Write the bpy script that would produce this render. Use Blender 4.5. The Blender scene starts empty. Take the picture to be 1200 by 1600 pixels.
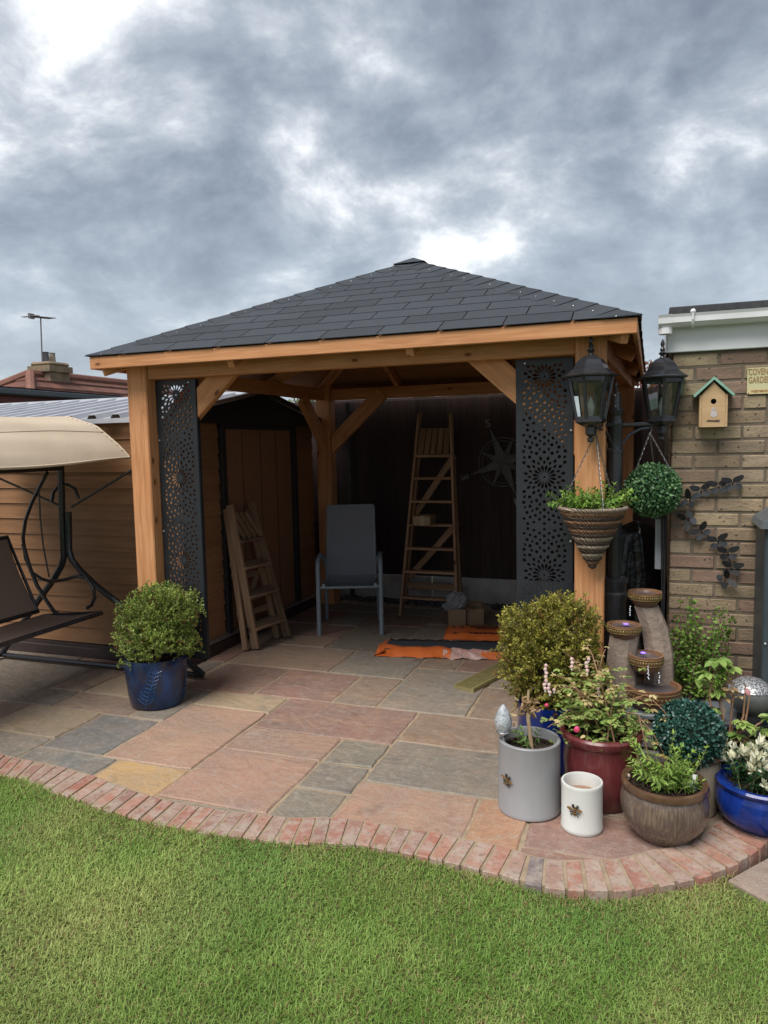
import bpy, bmesh, math, random
import numpy as np
from mathutils import Vector, Matrix
random.seed(7); rng = np.random.default_rng(11)
SC = bpy.context.scene
COL = SC.collection
# ------------------------------------------------------------------ camera
CAMH = 1.6; FPX = 1149.8
def _rot(yaw, pitch, roll):
    cy, sy = math.cos(yaw), math.sin(yaw); cp, sp = math.cos(pitch), math.sin(pitch); cr, sr = math.cos(roll), math.sin(roll)
    A = np.array([[cy, -sy, 0], [sy, cy, 0], [0, 0, 1]]); B = np.array([[1, 0, 0], [0, 0, -1], [0, 1, 0]])
    P = np.array([[1, 0, 0], [0, cp, -sp], [0, sp, cp]]); Q = np.array([[cr, -sr, 0], [sr, cr, 0], [0, 0, 1]])
    return Q @ P @ B @ A
CM = _rot(math.radians(-20.0256), math.radians(5.355), math.radians(-1.187))
cam = bpy.data.cameras.new('camera'); camo = bpy.data.objects.new('camera', cam); COL.objects.link(camo)
cam.sensor_fit = 'VERTICAL'; cam.sensor_height = 24.0; cam.lens = FPX / 1600 * 24.0
cam.clip_start = 0.05; cam.clip_end = 2000
_r = Matrix((CM[0], -CM[1], -CM[2])).transposed().to_4x4()
camo.matrix_world = Matrix.Translation((0, 0, CAMH)) @ _r
SC.camera = camo
def ray(x, y): return CM.T @ np.array([(x - 600) / FPX, (y - 800) / FPX, 1.0])
def gnd(x, y, z=0.0):
    d = ray(x, y); t = (z - CAMH) / d[2]; return Vector((d[0] * t, d[1] * t, z))
def onY(x, y, Y):
    d = ray(x, y); t = Y / d[1]; return Vector((d[0] * t, Y, CAMH + d[2] * t))
def onX(x, y, X):
    d = ray(x, y); t = X / d[0]; return Vector((X, d[1] * t, CAMH + d[2] * t))
def depth(p): return float(CM[2] @ (np.array(p) - [0, 0, CAMH]))
def mpp(p): return depth(p) / FPX          # metres per photo pixel at p
AWAY = Vector((CM[2][0], CM[2][1], 0)).normalized(); RIGHT = Vector((AWAY.y, -AWAY.x, 0))
# ------------------------------------------------------------------ sky, sun, exposure
SUN_EL = math.radians(58); to_sun = Vector((-0.30, -0.85, 0)).normalized()
w = bpy.data.worlds.new('World'); SC.world = w; w.use_nodes = True
N = w.node_tree.nodes; L = w.node_tree.links; N.clear()
def wn(t, **k):
    n = N.new(t)
    for a, b in k.items(): setattr(n, a, b)
    return n
def wmath(op, a, b=None, c=None, clamp=False):
    n = wn('ShaderNodeMath', operation=op, use_clamp=clamp)
    for i, v in enumerate((a, b, c)):
        if v is None: continue
        if isinstance(v, (int, float)): n.inputs[i].default_value = v
        else: L.new(v, n.inputs[i])
    return n.outputs[0]
sky = wn('ShaderNodeTexSky', sky_type='NISHITA'); sky.sun_disc = False
sky.sun_elevation = SUN_EL; sky.sun_rotation = math.atan2(to_sun.x, to_sun.y); sky.air_density = 1.2; sky.dust_density = 2.0
tc = wn('ShaderNodeTexCoord'); sx = wn('ShaderNodeSeparateXYZ'); L.new(tc.outputs['Generated'], sx.inputs[0])
zz = wmath('ADD', wmath('MAXIMUM', sx.outputs[2], 0.0), 0.45)
cx = wn('ShaderNodeCombineXYZ'); L.new(wmath('DIVIDE', sx.outputs[0], zz), cx.inputs[0]); L.new(wmath('DIVIDE', sx.outputs[1], zz), cx.inputs[1])
def wnoise(scale, detail, rough, dist, off):
    m = wn('ShaderNodeVectorMath', operation='ADD'); L.new(cx.outputs[0], m.inputs[0]); m.inputs[1].default_value = off
    n = wn('ShaderNodeTexNoise'); n.inputs['Scale'].default_value = scale; n.inputs['Detail'].default_value = detail
    n.inputs['Roughness'].default_value = rough; n.inputs['Distortion'].default_value = dist; L.new(m.outputs[0], n.inputs['Vector']); return n.outputs['Fac']
SKO = (39.902, 29.5475, 7.8754)
big = wnoise(1.15, 3, 0.5, 0.3, SKO); mid = wnoise(2.7, 12, 0.60, 0.25, (SKO[0] + 1.3, SKO[1] - 3.2, 2.0))
fine = wnoise(9.0, 8, 0.6, 0.3, (5.0, 1.0, 4.0))
mid2 = wnoise(5.2, 9, 0.55, 0.4, (SKO[1], SKO[0], 5.0))
val = wmath('ADD', wmath('ADD', wmath('ADD', wmath('MULTIPLY', big, 0.44), wmath('MULTIPLY', mid, 0.66)), wmath('MULTIPLY', fine, 0.08)), wmath('MULTIPLY', wmath('SUBTRACT', mid2, 0.37), 0.20))
val = wmath('ADD', val, -0.018)
ramp = wn('ShaderNodeValToRGB'); L.new(val, ramp.inputs[0]); cr = ramp.color_ramp; cr.interpolation = 'LINEAR'
cr.elements[0].position = 0.43; cr.elements[0].color = (0.048, 0.056, 0.070, 1)
cr.elements[1].position = 0.745; cr.elements[1].color = (0.60, 0.585, 0.55, 1)
for p_, c_ in ((0.51, (0.080, 0.092, 0.111)), (0.57, (0.118, 0.134, 0.156)), (0.62, (0.165, 0.182, 0.204)), (0.66, (0.235, 0.250, 0.268)), (0.70, (0.365, 0.373, 0.378))):
    e = cr.elements.new(p_); e.color = (*c_, 1)
hz = wmath('SUBTRACT', 1.0, wmath('MULTIPLY', wmath('MAXIMUM', sx.outputs[2], 0.0), 3.2), clamp=True)
mixh = wn('ShaderNodeMix', data_type='RGBA'); L.new(wmath('MULTIPLY', hz, 0.55), mixh.inputs['Factor']); L.new(ramp.outputs[0], mixh.inputs['A']); mixh.inputs['B'].default_value = (0.275, 0.312, 0.355, 1)
bg1 = wn('ShaderNodeBackground'); L.new(sky.outputs[0], bg1.inputs[0]); bg1.inputs[1].default_value = 0.09
bg2 = wn('ShaderNodeBackground'); L.new(mixh.outputs['Result'], bg2.inputs[0]); bg2.inputs[1].default_value = 1.0
ms = wn('ShaderNodeMixShader'); ms.inputs[0].default_value = 0.9
L.new(bg1.outputs[0], ms.inputs[1]); L.new(bg2.outputs[0], ms.inputs[2])
wo = wn('ShaderNodeOutputWorld'); L.new(ms.outputs[0], wo.inputs[0])
sl = bpy.data.lights.new('sun', 'SUN'); sl.energy = 1.5; sl.angle = math.radians(40); sl.color = (1.0, 0.96, 0.9)
so = bpy.data.objects.new('sun', sl); COL.objects.link(so)
sd = Vector((to_sun.x * math.cos(SUN_EL), to_sun.y * math.cos(SUN_EL), math.sin(SUN_EL)))
so.rotation_euler = sd.to_track_quat('Z', 'Y').to_euler(); so.location = (0, -3, 8)
SC.view_settings.view_transform = 'Standard'; SC.view_settings.look = 'None'; SC.view_settings.gamma = 1.0; SC.view_settings.exposure = 1.45
SC.render.engine = 'CYCLES'; SC.cycles.use_denoising = True; SC.cycles.max_bounces = 8; SC.cycles.transparent_max_bounces = 12
SC.cycles.caustics_reflective = False; SC.cycles.caustics_refractive = False
# ------------------------------------------------------------------ scene helpers
WM = {}
def _finish(o, parent, mw):
    COL.objects.link(o)
    if parent is not None:
        o.parent = parent; o.matrix_basis = WM[parent.name].inverted() @ mw
    else: o.matrix_basis = mw
    WM[o.name] = mw.copy(); return o
def tag(o, label=None, cat=None, group=None, kind=None):
    if label: o['label'] = label
    if cat: o['category'] = cat
    if group: o['group'] = group
    if kind: o['kind'] = kind
    return o
def thing(name, label, cat, loc, group=None, rotz=0.0):
    o = bpy.data.objects.new(name, None); o.empty_display_size = 0.1
    _finish(o, None, Matrix.Translation(Vector(loc)) @ Matrix.Rotation(rotz, 4, 'Z')); return tag(o, label, cat, group)
def mkmesh(name, verts, faces, mats, mi=None, smooth=False, sharp=38):
    me = bpy.data.meshes.new(name); me.from_pydata([tuple(v) for v in verts], [], faces)
    for m in (mats if isinstance(mats, (list, tuple)) else [mats]): me.materials.append(m)
    if mi: me.polygons.foreach_set('material_index', mi)
    if smooth:
        me.polygons.foreach_set('use_smooth', [True] * len(me.polygons)); me.set_sharp_from_angle(angle=math.radians(sharp))
    me.update(); return me
def put(name, me, parent=None, mw=None): return _finish(bpy.data.objects.new(name, me), parent, mw or Matrix.Identity(4))
class MB:
    def __init__(s): s.v = []; s.f = []; s.m = []
    def add(s, vs, fs, m=0):
        k = len(s.v); s.v += [Vector(v) for v in vs]; s.f += [tuple(i + k for i in f) for f in fs]; s.m += [m] * len(fs); return s
    def box(s, a, b, m=0, ch=0.0, mat=None):
        x0, y0, z0 = a; x1, y1, z1 = b
        if ch <= 0:
            vs = [(x0, y0, z0), (x1, y0, z0), (x1, y1, z0), (x0, y1, z0), (x0, y0, z1), (x1, y0, z1), (x1, y1, z1), (x0, y1, z1)]
            fs = [(0, 3, 2, 1), (4, 5, 6, 7), (0, 1, 5, 4), (1, 2, 6, 5), (2, 3, 7, 6), (3, 0, 4, 7)]
        else:
            vs, fs = chbox((x0, y0, z0), (x1, y1, z1), ch)
        if mat is not None: vs = [mat @ Vector(v) for v in vs]
        return s.add(vs, fs, m)
    def bar(s, p0, p1, wd, th, up=(0, 0, 1), m=0, ch=0.0):
        mt, ln = frame(p0, p1, up); return s.box((0, -wd / 2, -th / 2), (ln, wd / 2, th / 2), m, ch, mt)
    def tube(s, pts, r, n=8, m=0, closed=False, caps=True):
        pts = [Vector(p) for p in pts]; k = len(pts); rr = r if isinstance(r, (list, tuple)) else [r] * k
        rings = []; ref = None
        for i, p in enumerate(pts):
            if closed: t = pts[(i + 1) % k] - pts[i - 1]
            else: t = pts[min(i + 1, k - 1)] - pts[max(i - 1, 0)]
            if t.length < 1e-9: t = Vector((0, 0, 1))
            t.normalize()
            if ref is None:
                ref = Vector((0, 0, 1)) if abs(t.z) < 0.9 else Vector((1, 0, 0))
            u = (ref - t * ref.dot(t))
            if u.length < 1e-6: u = t.orthogonal()
            u.normalize(); ref = u; w_ = t.cross(u)
            rings.append([p + (u * math.cos(2 * math.pi * j / n) + w_ * math.sin(2 * math.pi * j / n)) * rr[i] for j in range(n)])
        vs = [v for R_ in rings for v in R_]; fs = []
        for i in range(k if closed else k - 1):
            a = i * n; b = ((i + 1) % k) * n
            for j in range(n): fs.append((a + j, a + (j + 1) % n, b + (j + 1) % n, b + j))
        if caps and not closed: fs += [tuple(reversed(range(n))), tuple(range((k - 1) * n, k * n))]
        return s.add(vs, fs, m)
    def lathe(s, prof, c, n=32, m=0, ms=None, rot=0.0, wob=None, axis=None, caps=True):
        c = Vector(c); vs = []; fs = []; mm = []
        for i, (r, z) in enumerate(prof):
            for j in range(n):
                a = 2 * math.pi * j / n + rot; q = r * (wob(a, z) if wob else 1)
                v = Vector((q * math.cos(a), q * math.sin(a), z)); vs.append((axis @ v if axis else v) + c)
        for i in range(len(prof) - 1):
            for j in range(n):
                fs.append((i * n + j, i * n + (j + 1) % n, (i + 1) * n + (j + 1) % n, (i + 1) * n + j)); mm.append(ms[i] if ms else m)
        if caps and prof[0][0] > 1e-5: fs.append(tuple(reversed(range(n)))); mm.append(ms[0] if ms else m)
        if caps and prof[-1][0] > 1e-5: fs.append(tuple(range((len(prof) - 1) * n, len(prof) * n))); mm.append(ms[-1] if ms else m)
        k = len(s.v); s.v += vs; s.f += [tuple(i + k for i in f) for f in fs]; s.m += mm; return s
    def prism(s, poly, d, m=0):
        d = Vector(d); n = len(poly); vs = [Vector(p) for p in poly]; vs += [p + d for p in vs]
        fs = [tuple(reversed(range(n))), tuple(range(n, 2 * n))] + [(i, (i + 1) % n, n + (i + 1) % n, n + i) for i in range(n)]
        return s.add(vs, fs, m)
    def ball(s, c, r, m=0, nu=12, nv=8, sc=(1, 1, 1), jit=0.0):
        c = Vector(c); vs = [c + Vector((0, 0, -r * sc[2]))]; fs = []
        for i in range(1, nv):
            t = math.pi * i / nv
            for j in range(nu):
                a = 2 * math.pi * j / nu; q = r * (1 + random.uniform(-jit, jit))
                vs.append(c + Vector((q * sc[0] * math.sin(t) * math.cos(a), q * sc[1] * math.sin(t) * math.sin(a), -q * sc[2] * math.cos(t))))
        vs.append(c + Vector((0, 0, r * sc[2]))); e_ = len(vs) - 1
        for j in range(nu): fs.append((0, 1 + (j + 1) % nu, 1 + j)); fs.append((e_, e_ - nu + j, e_ - nu + (j + 1) % nu))
        for i in range(nv - 2):
            for j in range(nu): a = 1 + i * nu; fs.append((a + j, a + (j + 1) % nu, a + nu + (j + 1) % nu, a + nu + j))
        return s.add(vs, fs, m)
    def build(s, name, mats, parent=None, smooth=False, sharp=38, fix=False):
        xs = [v.x for v in s.v]; ys = [v.y for v in s.v]; zs = [v.z for v in s.v]
        c = Vector(((min(xs) + max(xs)) / 2, (min(ys) + max(ys)) / 2, (min(zs) + max(zs)) / 2))
        me = mkmesh(name, [v - c for v in s.v], s.f, mats, s.m, smooth, sharp)
        if fix:
            bm = bmesh.new(); bm.from_mesh(me); bmesh.ops.recalc_face_normals(bm, faces=bm.faces); bm.to_mesh(me); bm.free()
        return put(name, me, parent, Matrix.Translation(c))
def chbox(a, b, ch):
    (x0, y0, z0), (x1, y1, z1) = a, b; vs = []; idx = {}
    ch = min(ch, (x1 - x0) * .45, (y1 - y0) * .45, (z1 - z0) * .45)
    for ix, X in ((0, x0), (1, x1)):
        for iy, Y in ((0, y0), (1, y1)):
            for iz, Z in ((0, z0), (1, z1)):
                ax = ch if ix == 0 else -ch; ay = ch if iy == 0 else -ch; az = ch if iz == 0 else -ch
                for k in range(3):
                    idx[(ix, iy, iz, k)] = len(vs)
                    vs.append((X + (0 if k == 0 else ax), Y + (0 if k == 1 else ay), Z + (0 if k == 2 else az)))
    fs = []; g = lambda ix, iy, iz, k: idx[(ix, iy, iz, k)]
    fs.append((g(0, 0, 0, 0), g(0, 0, 1, 0), g(0, 1, 1, 0), g(0, 1, 0, 0))); fs.append((g(1, 0, 0, 0), g(1, 1, 0, 0), g(1, 1, 1, 0), g(1, 0, 1, 0)))
    fs.append((g(0, 0, 0, 1), g(1, 0, 0, 1), g(1, 0, 1, 1), g(0, 0, 1, 1))); fs.append((g(0, 1, 0, 1), g(0, 1, 1, 1), g(1, 1, 1, 1), g(1, 1, 0, 1)))
    fs.append((g(0, 0, 0, 2), g(0, 1, 0, 2), g(1, 1, 0, 2), g(1, 0, 0, 2))); fs.append((g(0, 0, 1, 2), g(1, 0, 1, 2), g(1, 1, 1, 2), g(0, 1, 1, 2)))
    for i in (0, 1):
        for j in (0, 1):
            fl = (i + j) % 2
            def q(a_): fs.append(tuple(a_) if fl else tuple(reversed(a_)))
            q((g(i, j, 0, 0), g(i, j, 0, 1), g(i, j, 1, 1), g(i, j, 1, 0)))
            q((g(i, 0, j, 2), g(i, 0, j, 0), g(i, 1, j, 0), g(i, 1, j, 2)))
            q((g(0, i, j, 1), g(0, i, j, 2), g(1, i, j, 2), g(1, i, j, 1)))
    for ix in (0, 1):
        for iy in (0, 1):
            for iz in (0, 1):
                t = (g(ix, iy, iz, 0), g(ix, iy, iz, 1), g(ix, iy, iz, 2)); fs.append(t if (ix + iy + iz) % 2 == 0 else tuple(reversed(t)))
    return vs, fs
def frame(p0, p1, up=(0, 0, 1)):
    p0 = Vector(p0); d = Vector(p1) - p0; ln = d.length; x = d.normalized(); u = Vector(up); z = u - x * u.dot(x)
    if z.length < 1e-5: z = x.orthogonal()
    z.normalize(); y = z.cross(x)
    return Matrix.Translation(p0) @ Matrix((x, y, z)).transposed().to_4x4(), ln
_pl = {}
def plank(name, mat, parent, p0, p1, wd, th, up=(0, 0, 1), ch=0.004):
    """board from p0 to p1 (centre line), grain along its own x axis"""
    mt, ln = frame(p0, p1, up); key = (round(ln, 3), round(wd, 4), round(th, 4), mat.name, ch)
    if key not in _pl:
        vs, fs = chbox((-ln / 2, -wd / 2, -th / 2), (ln / 2, wd / 2, th / 2), ch); _pl[key] = mkmesh(name, vs, fs, mat)
    return put(name, _pl[key], parent, mt @ Matrix.Translation((ln / 2, 0, 0)))
def leaves(name, P, D, Ln, Wd, cols, mat, parent, fold=0.25, oval=False, up=None, curl=0.0):
    P = np.asarray(P, float); D = np.asarray(D, float); n = len(P)
    D /= np.linalg.norm(D, axis=1, keepdims=True) + 1e-9
    U = rng.normal(size=(n, 3)) if up is None else np.asarray(up, float) + rng.normal(size=(n, 3)) * 0.25
    S = np.cross(D, U); S /= np.linalg.norm(S, axis=1, keepdims=True) + 1e-9; Nn = np.cross(S, D)
    Ln = np.broadcast_to(Ln, (n,))[:, None]; Wd = np.broadcast_to(Wd, (n,))[:, None]
    tip = P + D * Ln - Nn * Ln * curl
    if not oval:
        m_ = P + D * Ln * 0.45
        V = np.stack([P, m_ + S * Wd / 2 + Nn * Wd * fold, tip, m_ - S * Wd / 2 + Nn * Wd * fold], 1); k = 4; fl = [(0, 2, 1), (0, 3, 2)]
    else:
        a = P + D * Ln * 0.3; b = P + D * Ln * 0.7 - Nn * Ln * curl * 0.4
        V = np.stack([P, a + S * Wd * .46 + Nn * Wd * fold, b + S * Wd * .40 + Nn * Wd * fold, tip, b - S * Wd * .40 + Nn * Wd * fold, a - S * Wd * .46 + Nn * Wd * fold], 1); k = 6; fl = [(0, 3, 2, 1), (0, 5, 4, 3)]
    V = V.reshape(-1, 3); c = (V.min(0) + V.max(0)) / 2; V = V - c
    me = bpy.data.meshes.new(name); nf = len(fl) * n; vf = len(fl[0])
    me.vertices.add(n * k); me.vertices.foreach_set('co', V.ravel())
    idx = (np.arange(n)[:, None, None] * k + np.array(fl)[None]).reshape(-1)
    me.loops.add(nf * vf); me.loops.foreach_set('vertex_index', idx.astype(np.int32))
    me.polygons.add(nf); me.polygons.foreach_set('loop_start', np.arange(nf, dtype=np.int32) * vf)
    me.update(calc_edges=True)
    at = me.color_attributes.new('Col', 'FLOAT_COLOR', 'POINT'); cc = np.ones((n, k, 4)); cc[:, :, :3] = np.asarray(cols)[:, None, :]
    at.data.foreach_set('color', cc.ravel()); me.materials.append(mat); me.validate()
    return put(name, me, parent, Matrix.Translation(Vector(c)))
def mixcol(a, b, t): a = np.array(a); b = np.array(b); t = np.asarray(t)[:, None]; return a * (1 - t) + b * t
# ------------------------------------------------------------------ materials
class G:
    def __init__(s, name):
        s.m = bpy.data.materials.new(name); s.m.use_nodes = True; s.t = s.m.node_tree; s.n = s.t.nodes; s.l = s.t.links
        s.b = s.n['Principled BSDF']; s._o = None; s._rnd = None
    def new(s, t, **k):
        n = s.n.new(t)
        for a, b in k.items(): setattr(n, a, b)
        return n
    def set(s, sock, v):
        if isinstance(v, bpy.types.NodeSocket): s.l.new(v, sock)
        elif isinstance(v, (tuple, list)) and len(v) == 3 and sock.type == 'RGBA': sock.default_value = (*v, 1)
        else: sock.default_value = v
    def coord(s, stretch=(1, 1, 1)):
        if s._o is None:
            tc_ = s.new('ShaderNodeTexCoord'); oi = s.new('ShaderNodeObjectInfo'); s.oi = oi
            mu = s.new('ShaderNodeMath', operation='MULTIPLY'); mu.inputs[1].default_value = 37.0; s.l.new(oi.outputs['Random'], mu.inputs[0])
            ad = s.new('ShaderNodeVectorMath', operation='ADD'); s.l.new(tc_.outputs['Object'], ad.inputs[0]); s.l.new(mu.outputs[0], ad.inputs[1]); s._o = ad.outputs[0]
        if stretch == (1, 1, 1): return s._o
        m = s.new('ShaderNodeVectorMath', operation='MULTIPLY'); s.l.new(s._o, m.inputs[0]); m.inputs[1].default_value = stretch; return m.outputs[0]
    def noise(s, scale, stretch=(1, 1, 1), detail=5, rough=0.55, dist=0.0):
        n = s.new('ShaderNodeTexNoise'); s.l.new(s.coord(stretch), n.inputs['Vector']); n.inputs['Scale'].default_value = scale
        n.inputs['Detail'].default_value = detail; n.inputs['Roughness'].default_value = rough; n.inputs['Distortion'].default_value = dist; return n.outputs['Fac']
    def voro(s, scale, stretch=(1, 1, 1), feature='F1'):
        n = s.new('ShaderNodeTexVoronoi', feature=feature); s.l.new(s.coord(stretch), n.inputs['Vector']); n.inputs['Scale'].default_value = scale; return n.outputs['Distance']
    def rng(s, f, a, b, c=0.0, d=1.0):
        n = s.new('ShaderNodeMapRange'); s.set(n.inputs[0], f); n.inputs[1].default_value = a; n.inputs[2].default_value = b; n.inputs[3].default_value = c; n.inputs[4].default_value = d; return n.outputs[0]
    def mix(s, f, a, b, mode='MIX'):
        n = s.new('ShaderNodeMix', data_type='RGBA', blend_type=mode); s.set(n.inputs['Factor'], f); s.set(n.inputs['A'], a); s.set(n.inputs['B'], b); return n.outputs['Result']
    def math(s, op, a, b=0.0):
        n = s.new('ShaderNodeMath', operation=op); s.set(n.inputs[0], a); s.set(n.inputs[1], b); return n.outputs[0]
    def bump(s, h, strength, dist=0.005, prev=None):
        n = s.new('ShaderNodeBump'); n.inputs['Strength'].default_value = strength; n.inputs['Distance'].default_value = dist; s.set(n.inputs['Height'], h)
        if prev is not None: s.l.new(prev, n.inputs['Normal'])
        return n.outputs[0]
    def rndval(s, col, amt):
        s.coord(); n = s.new('ShaderNodeHueSaturation'); s.set(n.inputs['Color'], col); s.set(n.inputs['Value'], s.rng(s.oi.outputs['Random'], 0, 1, 1 - amt, 1 + amt)); return n.outputs[0]
    def done(s, col, rough=0.6, normal=None, metal=0.0, spec=0.5, **k):
        s.set(s.b.inputs['Base Color'], col); s.set(s.b.inputs['Roughness'], rough); s.set(s.b.inputs['Metallic'], metal); s.set(s.b.inputs['Specular IOR Level'], spec)
        if normal is not None: s.l.new(normal, s.b.inputs['Normal'])
        for a, b in k.items(): s.set(s.b.inputs[a], b)
        return s.m
def pm(name, c1, c2=None, sc=12, stretch=(1, 1, 1), rough=.6, bump=0.0, bsc=60, bd=.003, metal=0.0, rnd=0.0, spec=.5, lo=.35, hi=.65, **k):
    g = G(name); col = c1
    if c2 is not None: col = g.mix(g.rng(g.noise(sc, stretch), lo, hi), c1, c2)
    if rnd: col = g.rndval(col, rnd)
    nm = g.bump(g.noise(bsc, stretch), bump, bd) if bump else None
    return g.done(col, rough, nm, metal, spec, **k)
def wood(name, c1, c2, cd, rough=.62, knots=True, rnd=.1, bump=.25, ring=1.0):
    g = G(name); a = g.noise(1.0, (1.2, 14, 14), 4, .55, .6); b = g.noise(1.0, (4, 130, 130), 4, .6)
    wv = g.math('SINE', g.math('MULTIPLY', a, 34.0)); col = g.mix(g.rng(wv, -1, 1, 0, .75 * ring), c1, c2)
    col = g.mix(g.rng(b, .42, .75, 0, .5), col, cd); st2 = g.noise(1.0, (1.6, 38, 38), 4, .6, .3); col = g.mix(g.rng(st2, .48, .68, 0, .65), col, cd)
    col = g.mix(g.rng(g.noise(1.3, (1, 3, 3), 3), .4, .75, 0, .45), col, c2)
    if knots:
        kn = g.voro(1.0, (4.2, 8.5, 8.5)); col = g.mix(g.rng(kn, .07, .30, .35, 0), col, cd); col = g.mix(g.rng(kn, .06, .12, .95, 0), col, (cd[0] * .35, cd[1] * .28, cd[2] * .25))
    col = g.rndval(col, rnd); return g.done(col, rough, g.bump(b, bump, .002), spec=.3)
def vleaf(name, rough=.5, transl=.25, spec=.4):
    g = G(name); at = g.new('ShaderNodeVertexColor', layer_name='Col')
    g.set(g.b.inputs['Base Color'], at.outputs[0]); g.set(g.b.inputs['Roughness'], rough); g.set(g.b.inputs['Specular IOR Level'], spec)
    tr = g.new('ShaderNodeBsdfTranslucent'); g.l.new(at.outputs[0], tr.inputs[0]); mx = g.new('ShaderNodeMixShader'); mx.inputs[0].default_value = transl
    g.l.new(g.b.outputs[0], mx.inputs[1]); g.l.new(tr.outputs[0], mx.inputs[2]); g.l.new(mx.outputs[0], g.n['Material Output'].inputs[0]); return g.m
def objcol_mat(name, kind):
    g = G(name); g.coord(); oc = g.oi.outputs['Color']
    if kind == 'slab':
        big_ = g.noise(2.2, detail=6, rough=.6, dist=.4); fn = g.noise(28, detail=8, rough=.65); md = g.noise(7, detail=6, rough=.6, dist=.6)
        col = g.mix(g.rng(big_, .35, .7), oc, g.mix(.5, oc, (.20, .17, .145)))
        col = g.mix(g.rng(md, .45, .66, 0, .6), col, g.mix(.5, oc, (.42, .28, .18))); w3 = g.noise(1.1, (1.0, 2.6, 1), 5, .6, 1.0); col = g.mix(g.rng(w3, .45, .62, 0, .65), col, g.mix(.45, oc, (.20, .185, .165))); w4 = g.noise(1.7, (2.2, 1, 1), 4, .6, .8); col = g.mix(g.rng(w4, .54, .68, 0, .55), col, g.mix(.35, oc, (.50, .33, .19)))
        col = g.mix(g.rng(fn, .5, .72, 0, .5), col, (.40, .36, .31)); col = g.mix(g.rng(fn, .28, .44, .28, 0), col, (.09, .07, .055)); sp_ = g.noise(160, detail=3, rough=.7); col = g.mix(g.rng(sp_, .38, .62, .3, 0), col, (.06, .05, .045))
        vn = g.math('ABSOLUTE', g.math('SUBTRACT', g.noise(1.6, detail=4, rough=.5, dist=1.2), .5)); col = g.mix(g.rng(vn, .0, .006, .16, 0), col, (.50, .46, .40))
        dk = g.noise(4.5, detail=4, rough=.5); col = g.mix(g.rng(dk, .62, .78, 0, .55), col, (.075, .065, .058))
        rv = g.noise(3.2, (1, 1.8, 1), 6, .55, 1.6); h = g.math('ADD', g.math('ADD', g.math('MULTIPLY', md, .6), g.math('MULTIPLY', fn, .3)), g.math('MULTIPLY', rv, 1.0)); nm = g.bump(h, .7, .016)
        return g.done(col, g.rng(big_, .3, .7, .5, .72), nm, spec=.38)
    if kind == 'brick':
        a = g.noise(14, detail=7, rough=.65); b = g.noise(55, detail=5, rough=.6)
        col = g.mix(g.rng(a, .44, .60), oc, g.mix(.72, oc, (.40, .335, .28))); c3_ = g.noise(5, detail=5, rough=.7); col = g.mix(g.rng(c3_, .52, .64, 0, .6), col, (.36, .30, .245)); col = g.mix(g.rng(b, .52, .70, 0, .6), col, (.15, .105, .09))
        pit = g.voro(42); col = g.mix(g.rng(pit, .06, .16, .5, 0), col, (.10, .075, .06)); return g.done(col, .85, g.bump(g.math('ADD', a, g.math('MULTIPLY', b, .5)), .7, .006), spec=.25)
    if kind == 'stock':
        a = g.noise(9, (1, 1, 2.2), detail=7, rough=.65); b = g.noise(60, (1, 1, 1.8), detail=5, rough=.65)
        col = g.mix(g.rng(a, .38, .66), oc, g.mix(.6, oc, (.155, .12, .092))); col = g.mix(g.rng(b, .5, .78, 0, .55), col, (.11, .085, .065))
        pit = g.voro(26); col = g.mix(g.rng(pit, .10, .17, .85, 0), col, (.04, .03, .025))
        return g.done(col, .9, g.bump(g.math('ADD', a, b), .7, .006), spec=.2)
M = {}
M['cedar'] = wood('cedar', (.63, .315, .150), (.52, .235, .098), (.36, .145, .058))
M['cedar_in'] = M['cedar']
M['slab'] = objcol_mat('sandstone', 'slab'); M['brick'] = objcol_mat('red_brick', 'brick'); M['stock'] = objcol_mat('stock_brick', 'stock')
M['mortar'] = pm('mortar', (.37, .285, .195), (.28, .215, .15), 18, rough=.92, bump=.5, bsc=160, spec=.2)
M['wallmortar'] = pm('wall_mortar', (.185, .15, .115), (.13, .105, .08), 15, rough=.95, bump=.5, bsc=150, spec=.2)
M['soil'] = pm('soil', (.022, .015, .011), (.055, .037, .026), 40, rough=.95, bump=1.0, bsc=70, bd=.02, spec=.2)
M['earth'] = pm('lawn_soil', (.12, .13, .05), (.09, .12, .035), 9, rough=.95, bump=.7, bsc=50, bd=.01, spec=.1)
M['black'] = pm('black_metal', (.022, .023, .027), (.030, .031, .035), 30, rough=.2, bump=.05, bsc=90)
M['blackmatt'] = pm('black_matt', (.012, .012, .014), (.02, .02, .022), 14, rough=.6, bump=.1)
M['screen'] = pm('screen_anthracite', (.011, .013, .017), (.015, .018, .023), 9, rough=.5, bump=.06, bsc=200)
M['steel'] = pm('galvanised_steel', (.55, .56, .57), (.42, .43, .44), 30, rough=.38, metal=.9)
M['white'] = pm('white_upvc', (.78, .79, .80), (.70, .71, .72), 5, rough=.35, rnd=.02)
M['leaf'] = vleaf('leaf'); M['leafgloss'] = vleaf('leaf_gloss', .32, .12, .5); M['grass'] = vleaf('grass_blade', .6, .3, .25)
M['twig'] = pm('twig', (.16, .10, .055), (.10, .065, .04), 40, rough=.85, bump=.3)
M['glass'] = None
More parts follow.
